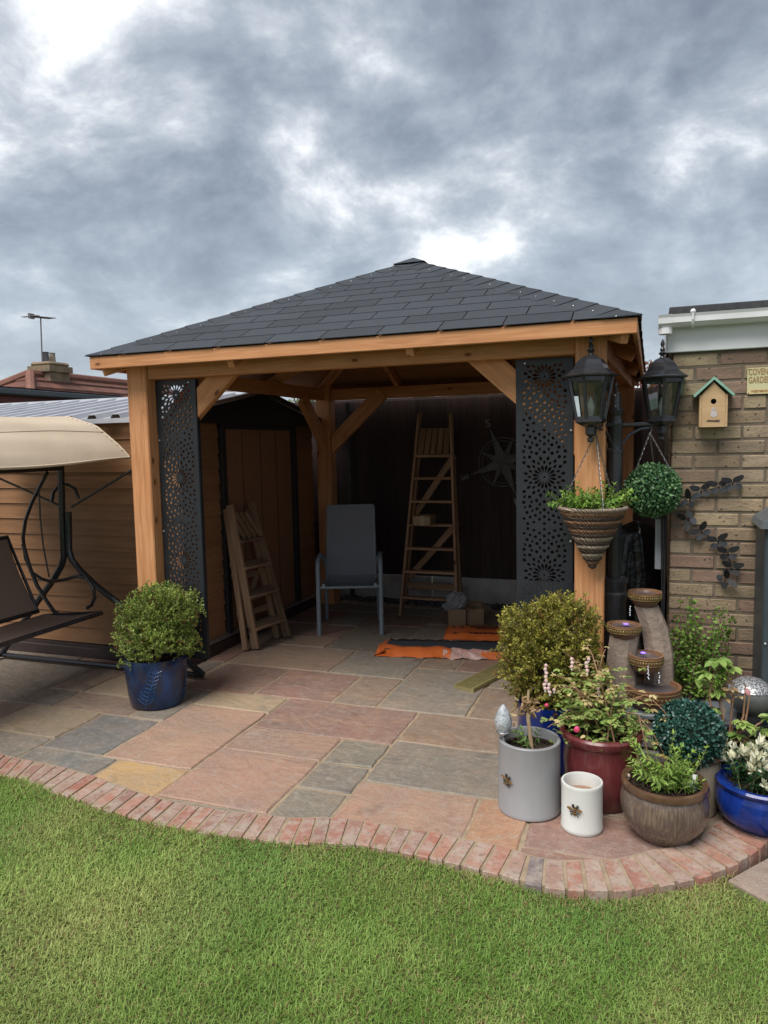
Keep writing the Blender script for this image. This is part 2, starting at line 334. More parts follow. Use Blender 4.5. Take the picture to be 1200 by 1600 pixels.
def glassmat(name, tint=(.9, .95, .95)):
    g = G(name); gl = g.new('ShaderNodeBsdfGlossy'); gl.inputs['Roughness'].default_value = .03; tr = g.new('ShaderNodeBsdfTransparent'); tr.inputs[0].default_value = (*tint, 1)
    fr = g.new('ShaderNodeFresnel'); fr.inputs[0].default_value = 1.5; mx = g.new('ShaderNodeMixShader'); ad = g.math('ADD', g.math('MULTIPLY', fr.outputs[0], .9), .10)
    g.l.new(ad, mx.inputs[0]); g.l.new(tr.outputs[0], mx.inputs[1]); g.l.new(gl.outputs[0], mx.inputs[2]); g.l.new(mx.outputs[0], g.n['Material Output'].inputs[0]); return g.m
M['glass'] = glassmat('lantern_glass')
# ================================================================== GROUND
LZ = -0.028
m = MB(); m.add([(-60, -30, LZ - .03), (60, -30, LZ - .03), (60, 120, LZ - .03), (-60, 120, LZ - .03)], [(0, 1, 2, 3)])
tag(m.build('ground', pm('far_ground', (.06, .08, .03), (.05, .06, .025), 2, rough=.95)), kind='structure')
pairs = [((0, 1215), (28, 1186)), ((43, 1222), (75, 1195)), ((90, 1242), (137, 1211)), ((233, 1288), (270, 1254)), ((413, 1317), (438, 1278)), ((503, 1322), (513, 1279)), ((583, 1327), (602, 1290)), ((748, 1363), (773, 1322)), ((853, 1390), (855, 1344)), ((963, 1397), (945, 1345)), ((1013, 1390), (980, 1340)), ((1080, 1378), (1020, 1330)), ((1133, 1362), (1070, 1322)), ((1170, 1343), (1100, 1303)), ((1190, 1328), (1113, 1292)), ((1200, 1317), (1125, 1283))]
OUT = [gnd(*a) for a, b in pairs]; INN = [gnd(*b) for a, b in pairs]
OUT = [Vector((-4.6, 2.80, 0)), Vector((-3.9, 2.70, 0)), Vector((-3.4, 2.645, 0))] + OUT; INN = [Vector((-4.62, 3.01, 0)), Vector((-3.93, 2.91, 0)), Vector((-3.44, 2.85, 0))] + INN
OUT += [Vector((.52, 3.30, 0)), Vector((.56, 3.6, 0))]; INN += [Vector((.33, 3.36, 0)), Vector((.36, 3.62, 0))]
def catmull(P, t):
    i = min(int(t), len(P) - 2); f = t - i; a = P[max(i - 1, 0)]; b = P[i]; c = P[i + 1]; d = P[min(i + 2, len(P) - 1)]
    return 0.5 * ((2 * b) + (c - a) * f + (2 * a - 5 * b + 4 * c - d) * f * f + (3 * b - 3 * c + d - a) * f ** 3)
ts = [i / 12 for i in range(12 * (len(OUT) - 1) + 1)]
OC = [catmull(OUT, t) for t in ts]; IC = [catmull(INN, t) for t in ts]
OX = np.array([p.x for p in OC if p.x < .47]); OY = np.array([p.y for p in OC if p.x < .47])
def out_y(x): return np.interp(x, OX, OY)
# ------------------------------------------------------------------ patio with its slabs
pat = MB()
poly = [Vector((p.x, p.y, -.0065)) for p in [o.lerp(i, .5) for o, i in zip(OC, IC)]]
poly += [Vector((1.9, 3.62, -.0065)), Vector((1.9, 7.02, -.0065)), Vector((-6, 7.02, -.0065)), Vector((-6, 3, -.0065))]
pat.prism([p + Vector((0, 0, -.1)) for p in poly], (0, 0, .1))
patio = tag(pat.build('patio', M['mortar'], fix=True), kind='structure')
PINK = (.43, .255, .185); GREY = (.26, .23, .185); BLUE = (.19, .19, .178); BUFF = (.40, .30, .195); GOLD = (.56, .34, .15); BRN = (.32, .22, .155); RED = (.32, .17, .13); PUR = (.355, .19, .15); ORG = (.54, .285, .16); DK = (.21, .175, .14)
SL = [(-3.95, 2.70, -3.11, 3.09, GREY), (-3.11, 2.68, -2.57, 2.98, BLUE), (-2.57, 2.60, -2.13, 2.98, GOLD), (-3.11, 2.98, -2.69, 3.49, BLUE), (-2.69, 2.98, -2.14, 3.78, PINK),
 (-3.67, 3.09, -3.11, 3.49, BUFF), (-4.3, 3.09, -3.67, 3.49, BRN), (-4.9, 2.95, -4.3, 3.49, GREY), (-4.3, 2.9, -3.95, 3.09, PINK), (-3.53, 3.49, -2.94, 3.77, BRN), (-2.94, 3.49, -2.69, 4.04, GREY), (-3.81, 3.49, -3.53, 3.77, DK), (-3.53, 3.77, -2.94, 4.33, BUFF), (-3.81, 3.77, -3.53, 4.33, BRN),
 (-4.7, 3.49, -3.81, 4.33, DK), (-5.6, 3.49, -4.7, 4.33, GREY), (-5.6, 4.33, -4.9, 4.8, BRN), (-4.9, 4.33, -4.1, 4.8, DK), (-4.1, 4.33, -3.5, 4.8, RED), (-3.5, 4.33, -2.97, 4.61, DK), (-2.94, 4.04, -2.41, 4.61, RED), (-2.94, 4.04, -2.95, 4.05, RED),
 (-2.69, 3.78, -2.14, 4.04, BUFF), (-2.41, 4.06, -1.86, 4.61, RED), (-1.86, 4.06, -1.56, 4.61, BRN), (-2.14, 3.56, -1.28, 4.06, PUR), (-2.14, 3.26, -1.56, 3.56, PINK), (-1.56, 3.26, -1.28, 3.56, GREY), (-1.56, 2.98, -1.28, 3.26, GREY), (-1.56, 2.62, -1.28, 2.98, GREY),
 (-2.14, 2.70, -1.56, 3.26, PINK), (-2.14, 2.56, -1.56, 2.70, GREY), (-1.28, 3.13, -.42, 3.62, GREY), (-1.28, 3.62, -.70, 4.06, BRN), (-.70, 3.62, -.42, 4.06, GREY), (-1.56, 4.06, -1.0, 4.88, GREY), (-1.0, 4.06, -.42, 4.61, BRN), (-1.28, 2.65, -.70, 3.13, PINK), (-.70, 2.64, -.47, 3.13, ORG),
 (-.47, 2.79, .12, 3.13, PUR), (-.47, 2.63, .02, 2.79, RED), (.12, 3.0, .3, 3.4, BRN), (-.42, 3.13, .12, 3.62, BRN), (-.42, 3.62, .12, 4.1, GREY), (.12, 3.4, .35, 4.1, PINK), (-2.13, 4.61, -1.56, 5.17, GREY), (-2.97, 4.61, -2.13, 5.17, BRN), (-3.14, 4.61, -2.97, 5.17, RED),
 (-2.41, 5.17, -1.86, 5.99, DK), (-2.97, 5.17, -2.41, 5.43, BRN), (-2.97, 5.43, -2.41, 5.87, RED), (-3.14, 5.17, -2.97, 5.87, BRN), (-2.69, 5.87, -2.41, 6.41, GREY), (-3.14, 5.87, -2.69, 6.41, RED), (-2.41, 5.99, -1.86, 6.41, RED), (-1.86, 5.17, -1.28, 5.58, BRN), (-1.86, 5.58, -1.28, 6.12, GREY), (-1.86, 6.12, -1.28, 6.68, BRN),
 (-1.56, 4.88, -1.28, 5.17, BRN), (-1.28, 4.88, -.70, 5.4, RED), (-1.0, 4.61, -.42, 4.88, GREY), (-.70, 4.88, -.15, 5.4, BRN), (-.42, 4.1, .12, 4.88, GREY), (-1.28, 5.4, -.70, 5.95, GREY), (-.70, 5.4, -.15, 5.95, BRN), (-1.28, 5.95, -.42, 6.68, DK), (-.42, 5.95, -.0, 6.68, RED),
 (-2.97, 6.41, -2.41, 6.7, GREY), (-2.41, 6.41, -1.86, 6.7, DK), (-2.14, 6.7, -1.0, 6.82, GREY), (-3.14, 6.7, -2.14, 6.82, BRN), (-1.0, 6.7, -.1, 6.82, BRN)]
def slab(x0, y0, x1, y1, col):
    if x1 - x0 < .05: return
    g = .007; x0 += g; y0 += g; x1 -= g; y1 -= g; pts = []
    def edge(a, b, nx, ny):
        n = max(3, int(math.hypot(b[0] - a[0], b[1] - a[1]) / .07)); ph = random.uniform(0, 6)
        for i in range(n):
            t = i / n; j = random.uniform(-.0035, .0035) + .002 * math.sin(ph + t * 7); pts.append((a[0] + (b[0] - a[0]) * t + nx * j, a[1] + (b[1] - a[1]) * t + ny * j))
    c = .006
    edge((x0 + c, y0), (x1 - c, y0), 0, 1); edge((x1, y0 + c), (x1, y1 - c), 1, 0); edge((x1 - c, y1), (x0 + c, y1), 0, 1); edge((x0, y1 - c), (x0, y0 + c), 1, 0)
    cx_, cy_ = (x0 + x1) / 2, (y0 + y1) / 2; n = len(pts); dz = random.uniform(-.0025, .0025); tx, ty = random.uniform(-.003, .003), random.uniform(-.003, .003)
    vs = []
    for k, (s_, z) in enumerate(((0, -.03), (0, -.0055), (.007, 0))):
        for (x, y) in pts:
            ux, uy = cx_ - x, cy_ - y; ln = math.hypot(ux, uy); vs.append((x + ux / ln * s_ - cx_, y + uy / ln * s_ - cy_, z + dz + (tx * (x - cx_) + ty * (y - cy_)) / .5))
    fs = [tuple(range(2 * n, 3 * n))]
    for k in (0, 1): fs += [(k * n + i, k * n + (i + 1) % n, (k + 1) * n + (i + 1) % n, (k + 1) * n + i) for i in range(n)]
    o = put('slab', mkmesh('slab', vs, fs, M['slab']), patio, Matrix.Translation((cx_, cy_, 0)))
    j = random.uniform(.88, 1.12); o.color = (col[0] * j, col[1] * j * random.uniform(.97, 1.03), col[2] * j, 1)
for s_ in SL: slab(*s_)
# ------------------------------------------------------------------ brick edging
bed = MB()
for i in range(len(OC) - 1):
    a, b, c, d = OC[i], OC[i + 1], IC[i + 1], IC[i]
    q = [p + Vector((0, 0, .0065)) for p in (a, b, c, d)]; lo = [Vector((p.x, p.y, -.11)) for p in (a, b, c, d)]
    sh = lambda p, o: p + (o - p).normalized() * .012
    q[0] = sh(q[0], q[3]); q[1] = sh(q[1], q[2]); lo[0] = sh(lo[0], lo[3]); lo[1] = sh(lo[1], lo[2])
    bed.add(q + lo, [(0, 1, 2, 3), (1, 0, 4, 5), (3, 2, 6, 7)])
edging = tag(bed.build('brick_edging', M['mortar']), kind='structure')
arc = [0]
for i in range(len(OC) - 1): arc.append(arc[-1] + ((OC[i + 1] + IC[i + 1]) / 2 - (OC[i] + IC[i]) / 2).length)
arc = np.array(arc)
def at_arc(s_):
    i = int(np.clip(np.searchsorted(arc, s_) - 1, 0, len(arc) - 2)); f = (s_ - arc[i]) / (arc[i + 1] - arc[i]); return OC[i].lerp(OC[i + 1], f), IC[i].lerp(IC[i + 1], f)
s_ = 0.02
BC = [(.33, .145, .105), (.31, .15, .115), (.36, .19, .14), (.29, .165, .13), (.34, .165, .12), (.33, .21, .165)]
while s_ < arc[-1] - .09:
    wd = random.uniform(.050, .064); jt = random.uniform(.010, .017)
    o0, i0 = at_arc(s_); o1, i1 = at_arc(s_ + wd); s_ += wd + jt
    e0 = random.uniform(-.004, .006); e1 = random.uniform(.006, .014); z = random.uniform(.0085, .0135)
    def ln(o, i): d = (i - o).normalized(); return o - d * e0, i - d * e1
    a, d = ln(o0, i0); b, c = ln(o1, i1); q = [a, b, c, d]; ce = sum(q, Vector()) / 4; vs = []
    jt4 = [Vector((random.uniform(-.003, .003), random.uniform(-.003, .003), 0)) for _ in range(4)]
    for s2, zz_ in ((1.0, -.1), (1.0, z - .003), (.93, z)):
        for k, p in enumerate(q): vs.append((ce.lerp(p + jt4[k], s2 if s2 == 1 else 1) - ce) * 1 + Vector((0, 0, zz_)) - ((p - ce).normalized() * (.0035 if s2 < 1 else 0)))
    tl = random.uniform(-.03, .03)
    fs = [(8, 9, 10, 11), (0, 1, 5, 4), (1, 2, 6, 5), (2, 3, 7, 6), (3, 0, 4, 7), (4, 5, 9, 8), (5, 6, 10, 9), (6, 7, 11, 10), (7, 4, 8, 11)]
    o = put('brick', mkmesh('brick', vs, fs, M['brick']), edging, Matrix.Translation(ce)); cc = random.choice(BC)
    if random.random() < .05: cc = (.19, .155, .155)
    j = random.uniform(.92, 1.10); o.color = (cc[0] * j, cc[1] * j, cc[2] * j, 1)
# ------------------------------------------------------------------ side path slab, lawn and grass
PZ = -.02
pp = [gnd(1137, 1376, PZ), gnd(1200, 1410, PZ), gnd(1330, 1480, PZ), Vector((1.6, 2.5, PZ)), Vector((1.6, 3.6, PZ)), Vector((.62, 3.6, PZ)), gnd(1212, 1335, PZ), gnd(1180, 1352, PZ)]
m = MB(); m.prism([p + Vector((0, 0, -.05)) for p in pp], (0, 0, .05)); o = m.build('path', M['slab'], fix=True); o.color = (.40, .30, .245, 1); tag(o, kind='structure')
lx = np.linspace(-6, 3.0, 60); lawn = MB()
rows = []
for x in lx:
    yb = float(out_y(min(x, .44))) + .03 if x < .3 else 2.74
    zz2 = float(np.interp(x, [-1.2, -.2], [-.003, LZ])); rows.append([(x, -4, zz2), (x, 1.0, zz2), (x, yb - .3, zz2), (x, yb, zz2)])
vs = [p for r_ in rows for p in r_]; fs = [(i * 4 + k, (i + 1) * 4 + k, (i + 1) * 4 + k + 1, i * 4 + k + 1) for i in range(len(lx) - 1) for k in range(3)]
lawn.add(vs, fs); lawn = tag(lawn.build('lawn', M['earth']), kind='structure')
def lz(x): return np.interp(x, [-1.2, -.2], [-.003, LZ])
def grass():
    parts = []
    for (x0, x1, y0, y1, dens) in ((-3.9, 1.3, 1.15, 2.95, 42000), (-5.5, 2.6, -.2, 1.15, 5000)):
        n = int((x1 - x0) * (y1 - y0) * dens); P = np.c_[rng.uniform(x0, x1, n), rng.uniform(y0, y1, n), np.zeros(n)]; P[:, 2] = lz(P[:, 0]); parts.append(P)
    P = np.concatenate(parts)
    lim = np.where(P[:, 0] < .30, out_y(np.minimum(P[:, 0], .44)) + .004, 2.74)
    P = P[P[:, 1] < lim - rng.exponential(.006, len(P))]
    px = np.array([p.x for p in pp]); py = np.array([p.y for p in pp])
    ins = np.zeros(len(P), bool); j = len(px) - 1
    for i in range(len(px)):
        c = ((py[i] > P[:, 1]) != (py[j] > P[:, 1])) & (P[:, 0] < (px[j] - px[i]) * (P[:, 1] - py[i]) / (py[j] - py[i] + 1e-12) + px[i]); ins ^= c; j = i
    P = P[~ins]; n = len(P)
    def fld(f, seed):
        r2 = np.random.default_rng(seed); v = np.zeros(n)
        for _ in range(9):
            a = r2.uniform(0, 6.28); k = f * r2.uniform(.5, 1.6); v += np.sin(P[:, 0] * k * np.cos(a) + P[:, 1] * k * np.sin(a) + r2.uniform(0, 6.28))
        return v / 3
    A = fld(3.2, 1); Bf = fld(9, 2); C_ = fld(22, 3)
    th = rng.uniform(-3.15, 3.15, n)
    lean = np.abs(rng.normal(1.05, .4, n)).clip(0, 1.25)
    Ln = (.019 + .004 * np.clip(Bf, -1, 1.5) + rng.normal(0, .007, n) + (rng.random(n) < .04) * rng.uniform(.01, .03, n) + np.exp(-np.maximum(0, out_y(np.minimum(P[:, 0], .44)) - P[:, 1]) / .03) * rng.uniform(0, .022, n)).clip(.008, .06)
    edge = (lim[:1] * 0).sum()
    H = np.c_[np.cos(th), np.sin(th), np.zeros(n)]; D1 = H * np.sin(lean * .55)[:, None]; D1[:, 2] = np.cos(lean * .55)
    D2 = H * np.sin(lean * 1.35)[:, None]; D2[:, 2] = np.cos(lean * 1.35)
    mid_ = P + D1 * (Ln * .5)[:, None]; tip = mid_ + D2 * (Ln * .55)[:, None]
    S = np.c_[-np.sin(th), np.cos(th), np.zeros(n)] * (rng.uniform(.0009, .0019, n))[:, None]
    V = np.stack([P - S, P + S, mid_ + S * .9, mid_ - S * .9, tip], 1).reshape(-1, 3)
    base = np.arange(n)[:, None] * 5; 
    me = bpy.data.meshes.new('grass'); me.vertices.add(5 * n); me.vertices.foreach_set('co', V.ravel())
    idx = np.concatenate([base + np.array([[0, 1, 2, 3]]), base + np.array([[3, 2, 4]])], 1).ravel().astype(np.int32)
    me.loops.add(7 * n); me.loops.foreach_set('vertex_index', idx); me.polygons.add(2 * n)
    me.polygons.foreach_set('loop_start', (np.arange(n)[:, None] * 7 + np.array([[0, 4]])).ravel().astype(np.int32)); me.update(calc_edges=True)
    t = np.clip(.5 + .22 * A + .20 * Bf + .14 * C_ + rng.normal(0, .22, n), 0, 1)
    col = mixcol((.160, .290, .050), (.350, .480, .130), t); pt = np.clip(.35 * fld(2.4, 31) + .3 * fld(6.5, 32), 0, 1)[:, None]; col = col * (1 - pt * .6) + np.array([.52, .51, .20]) * pt * .6; lu = np.clip(.5 * fld(4.2, 41) - .15, 0, 1)[:, None]; col = col * (1 - lu * .5) + np.array([.11, .28, .06]) * lu * .5
    near = np.exp(-np.maximum(0, out_y(np.minimum(P[:, 0], .44)) - P[:, 1]) / .10); dry = np.clip(.045 + .06 * fld(5, 8) + .05 * C_ + .30 * near, 0.03, .6); isdry = rng.random(n) < dry; col[isdry] = mixcol((.30, .24, .10), (.42, .35, .17), rng.random(isdry.sum()))
    br = rng.random(n) < .03; col[br] = (.20, .115, .05)
    at = me.color_attributes.new('Col', 'FLOAT_COLOR', 'POINT'); cc = np.ones((n, 5, 4)); cc[:, :, :3] = col[:, None, :]; cc[:, :2, :3] *= .8
    at.data.foreach_set('color', cc.ravel()); me.materials.append(M['grass'])
    tag(put('grass', me), 'short green lawn grass with straw coloured blades', 'grass', kind='stuff')
grass()
# ================================================================== GAZEBO
GX0, GX1, GY0, GY1, PW = -3.11, -.22, 3.856, 6.77, .147
gz = thing('gazebo', 'timber gazebo with black shingle pyramid roof and two cut metal screens', 'gazebo', ((GX0 + GX1) / 2, (GY0 + GY1) / 2, 0))
C = M['cedar']; h = PW / 2; BB = 2.026; BT = 2.135
for x in (GX0 + h, GX1 - h):
    for y in (GY0 + h, GY1 - h): xx = x + (.075 if x > -1 and y > 5 else 0); plank('post', C, gz, (xx, y, 0.0), (xx, y, 2.16), PW, PW, (0, 1, 0), .006)
zb = (BB + BT) / 2; bt = BT - BB
plank('beam', C, gz, (GX0 + PW, GY0 + .048, zb), (GX1 - PW, GY0 + .048, zb), .07, bt); plank('beam', C, gz, (GX0 + PW, GY1 - .05, zb), (GX1 - PW, GY1 - .05, zb), .07, bt)
plank('beam', C, gz, (GX0 + .06, GY0 + PW, zb), (GX0 + .06, GY1 - PW, zb), .07, bt); plank('beam', C, gz, (GX1 - .05, GY0 + PW, zb), (GX1 + .025, GY1 - PW, zb), .07, bt)
def brace(p, q, up): plank('brace', C, gz, p, q, .135, .055, up)
R_ = .52; bz = BB - .005
for (x, sx_) in ((GX0 + PW, 1), (GX1 - PW, -1)):
    for (y, sy_) in ((GY0 + .118, 1), (GY1 - .075, -1)):
        k = .052
        brace((x - sx_ * k, y, bz - R_ + k - .005), (x + sx_ * (R_ + .015), y, bz + k + .010), (0, 1, 0))
for (x) in (GX0 + .09, GX1 - .09):
    for (y, sy_) in ((GY0 + PW, 1), (GY1 - PW, -1)):
        k = .052; brace((x, y - sy_ * k, bz - R_ + k), (x, y + sy_ * (R_ - .05), bz + k - .05), (1, 0, 0))
OV = .15; EX0, EX1, EY0, EY1 = GX0 - OV, GX1 + OV, GY0 - OV, GY1 + OV; EZ = 2.166
AX, AY, AZ = (EX0 + EX1) / 2, (EY0 + EY1) / 2, 2.925
# fascia boards, mitred look: front and back run full length
fz = EZ - .041; fh = .074; ft = .022
plank('fascia', C, gz, (EX0, EY0 + ft / 2, fz), (EX1, EY0 + ft / 2, fz), ft, fh); plank('fascia', C, gz, (EX0, EY1 - ft / 2, fz), (EX1, EY1 - ft / 2, fz), ft, fh)
plank('fascia', C, gz, (EX0 + ft / 2, EY0 + ft, fz), (EX0 + ft / 2, EY1 - ft, fz), ft, fh); plank('fascia', C, gz, (EX1 - ft / 2, EY0 + ft, fz), (EX1 - ft / 2, EY1 - ft, fz), ft, fh)
# rafters
def raf(p, q): plank('rafter', C, gz, p, q, .045, .09)
rz = EZ - .075
for (x, y) in ((EX0 + .05, EY0 + .05), (EX1 - .05, EY0 + .05), (EX0 + .05, EY1 - .05), (EX1 - .05, EY1 - .05)): raf((x, y, rz), (AX, AY, AZ - .10))
sl_ = (AZ - EZ) / (AY - EY0)
for f in (.305, .645):
    d = min(f, 1 - f) * 2; run = (AY - EY0) * d * .96
    x = EX0 + (EX1 - EX0) * f; raf((x, EY0 + .03, rz), (x, EY0 + .03 + run, rz + run * sl_)); raf((x, EY1 - .03, rz), (x, EY1 - .03 - run, rz + run * sl_))
    y = EY0 + (EY1 - EY0) * f; raf((EX0 + .03, y, rz), (EX0 + .03 + run, y, rz + run * sl_)); raf((EX1 - .03, y, rz), (EX1 - .03 - run, y, rz + run * sl_))
# roof: deck boards (underside) and shingles
roof = MB(); ap = Vector((AX, AY, AZ - .012)); cs = [Vector((EX0 + .005, EY0 + .005, EZ - .012)), Vector((EX1 - .005, EY0 + .005, EZ - .012)), Vector((EX1 - .005, EY1 - .005, EZ - .012)), Vector((EX0 + .005, EY1 - .005, EZ - .012))]
dn = Vector((0, 0, -.018)); roof.add(cs + [ap] + [c + dn for c in cs] + [ap + dn], [(0, 1, 4), (1, 2, 4), (2, 3, 4), (3, 0, 4), (6, 5, 9), (7, 6, 9), (8, 7, 9), (5, 8, 9), (0, 5, 6, 1), (1, 6, 7, 2), (2, 7, 8, 3), (3, 8, 5, 0)])
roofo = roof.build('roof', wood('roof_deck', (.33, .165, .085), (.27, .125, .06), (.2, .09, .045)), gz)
gs = G('felt_shingle'); nn = gs.noise(220, detail=4, rough=.7); n2 = gs.noise(6, detail=4); cl = gs.mix(gs.rng(nn, .35, .7), (.024, .028, .035), (.060, .067, .080)); cl = gs.mix(gs.rng(n2, .35, .7, 0, .35), cl, (.045, .05, .06)); cl = gs.rndval(cl, .16)
M['felt'] = gs.done(cl, .8, gs.bump(nn, .5, .003), spec=.35)
def clip_half(poly, a, b):   # keep left side of a->b in 2-D
    out = []
    for i in range(len(poly)):
        p, q = poly[i], poly[(i + 1) % len(poly)]; sp = (b[0] - a[0]) * (p[1] - a[1]) - (b[1] - a[1]) * (p[0] - a[0]); sq = (b[0] - a[0]) * (q[1] - a[1]) - (b[1] - a[1]) * (q[0] - a[0])
        if sp >= 0: out.append(p)
        if sp * sq < 0: t = sp / (sp - sq); out.append((p[0] + (q[0] - p[0]) * t, p[1] + (q[1] - p[1]) * t))
    return out
def slope(corner0, corner1, vis):
    c0, c1 = Vector(corner0), Vector(corner1); A_ = Vector((AX, AY, AZ)); xd = (c1 - c0); W_ = xd.length; xd.normalize(); mid_ = (c0 + c1) / 2; yd = A_ - mid_; S_ = yd.length; yd.normalize(); nz = xd.cross(yd)
    mt = Matrix.Translation(c0) @ Matrix((xd, yd, nz)).transposed().to_4x4()
    ex = .150; nrow = int(S_ / ex) + 1
    for r_ in range(nrow):
        y0 = r_ * ex - (.004 if r_ == 0 else 0); y1 = (r_ + 1) * ex + .02; off = (r_ % 3) * .107 + random.uniform(-.02, .02)
        x = -.333 + off - .1
        while x < W_ + .2:
            xa = x + .003; xb = x + .330; sk = random.uniform(-.002, .002)
            pg = [(xa, y0 + sk), (xb, y0 - sk), (xb, y1), (xa, y1)]; x += .333
            pg = clip_half(pg, (W_ / 2 - .008, S_), (-.012, 0)); pg = clip_half(pg, (W_ + .012, 0), (W_ / 2 + .008, S_)) if pg else pg
            if len(pg) < 3: continue
            ar = abs(sum(pg[i][0] * pg[(i + 1) % len(pg)][1] - pg[(i + 1) % len(pg)][0] * pg[i][1] for i in range(len(pg)))) / 2
            if ar < .0008: continue
            cxx = sum(p[0] for p in pg) / len(pg); cyy = sum(p[1] for p in pg) / len(pg); n = len(pg); vs = []
            lift = lambda yy: (.0035 + .0045) * 0 + .004 + .003 * max(0.0, 1 - (yy - y0) / (ex + .02))
            for (px_, py_) in pg: vs.append((px_ - cxx, py_ - cyy, lift(py_) - .0035))
            for (px_, py_) in pg: vs.append((px_ - cxx, py_ - cyy, lift(py_)))
            fs = [tuple(range(n, 2 * n))] + [(i, (i + 1) % n, n + (i + 1) % n, n + i) for i in range(n)]
            put('shingle', mkmesh('shingle', vs, fs, M['felt']), roofo, mt @ Matrix.Translation((cxx, cyy, 0)))
ez_ = EZ - .001
corn = [(EX0 - .007, EY0 - .007, ez_), (EX1 + .007, EY0 - .007, ez_), (EX1 + .007, EY1 + .007, ez_), (EX0 - .007, EY1 + .007, ez_)]
for i in range(4): slope(corn[i], corn[(i + 1) % 4], i == 0)
# hip caps with nail heads
for i in range(4):
    c = Vector(corn[i]); A_ = Vector((AX, AY, AZ)); d = (A_ - c); Ln_ = d.length; d.normalize()
    # in-slope perpendicular directions for the two faces beside the hip
    prev = (Vector(corn[i - 1]) - c).normalized(); nxt = (Vector(corn[(i + 1) % 4]) - c).normalized()
    u1 = (nxt - d * nxt.dot(d)).normalized(); u2 = (prev - d * prev.dot(d)).normalized(); up = Vector((0, 0, 1)) - d * d.z; up.normalize()
    n = 15; ex = Ln_ / n
    for k in range(n):
        a = c + d * (k * ex - .01 + random.uniform(-.006, .006)); b = a + d * (ex + .03); wd = .135 + random.uniform(-.006, .006)
        mb = MB(); la, lb = .013, .007
        for (u, ) in ((u1,), (u2,)):
            q = [a + up * la, a + u * wd + (d * (wd * .93) if k == 0 else Vector()) + up * (la - .005), b + u * wd + up * (lb - .004), b + up * lb]; vs = q + [p - up * .005 for p in q]
            fs = [(0, 1, 2, 3), (0, 4, 5, 1), (1, 5, 6, 2), (2, 6, 7, 3)]
            if (q[1] - q[0]).cross(q[3] - q[0]).dot(up) < 0: fs = [tuple(reversed(f)) for f in fs]
            mb.add(vs, fs, 0)
            pn = a.lerp(b, .42) + u * wd * .62 + up * .008
            if random.random() < .8: mb.ball(pn, .0058, 1, 6, 4, (1, 1, .5))
        mb.build('hip_cap', [M['felt'], M['steel']], roofo)
mb = MB(); A_ = Vector((AX, AY, AZ + .02)); q = [A_ + Vector((s1 * .12, s2 * .12, -.052)) for s1, s2 in ((-1, -1), (1, -1), (1, 1), (-1, 1))]
mb.add(q + [A_ + Vector((0, 0, .008))], [(0, 1, 4), (1, 2, 4), (2, 3, 4), (3, 0, 4)]); mb.build('ridge_cap', M['felt'], roofo)
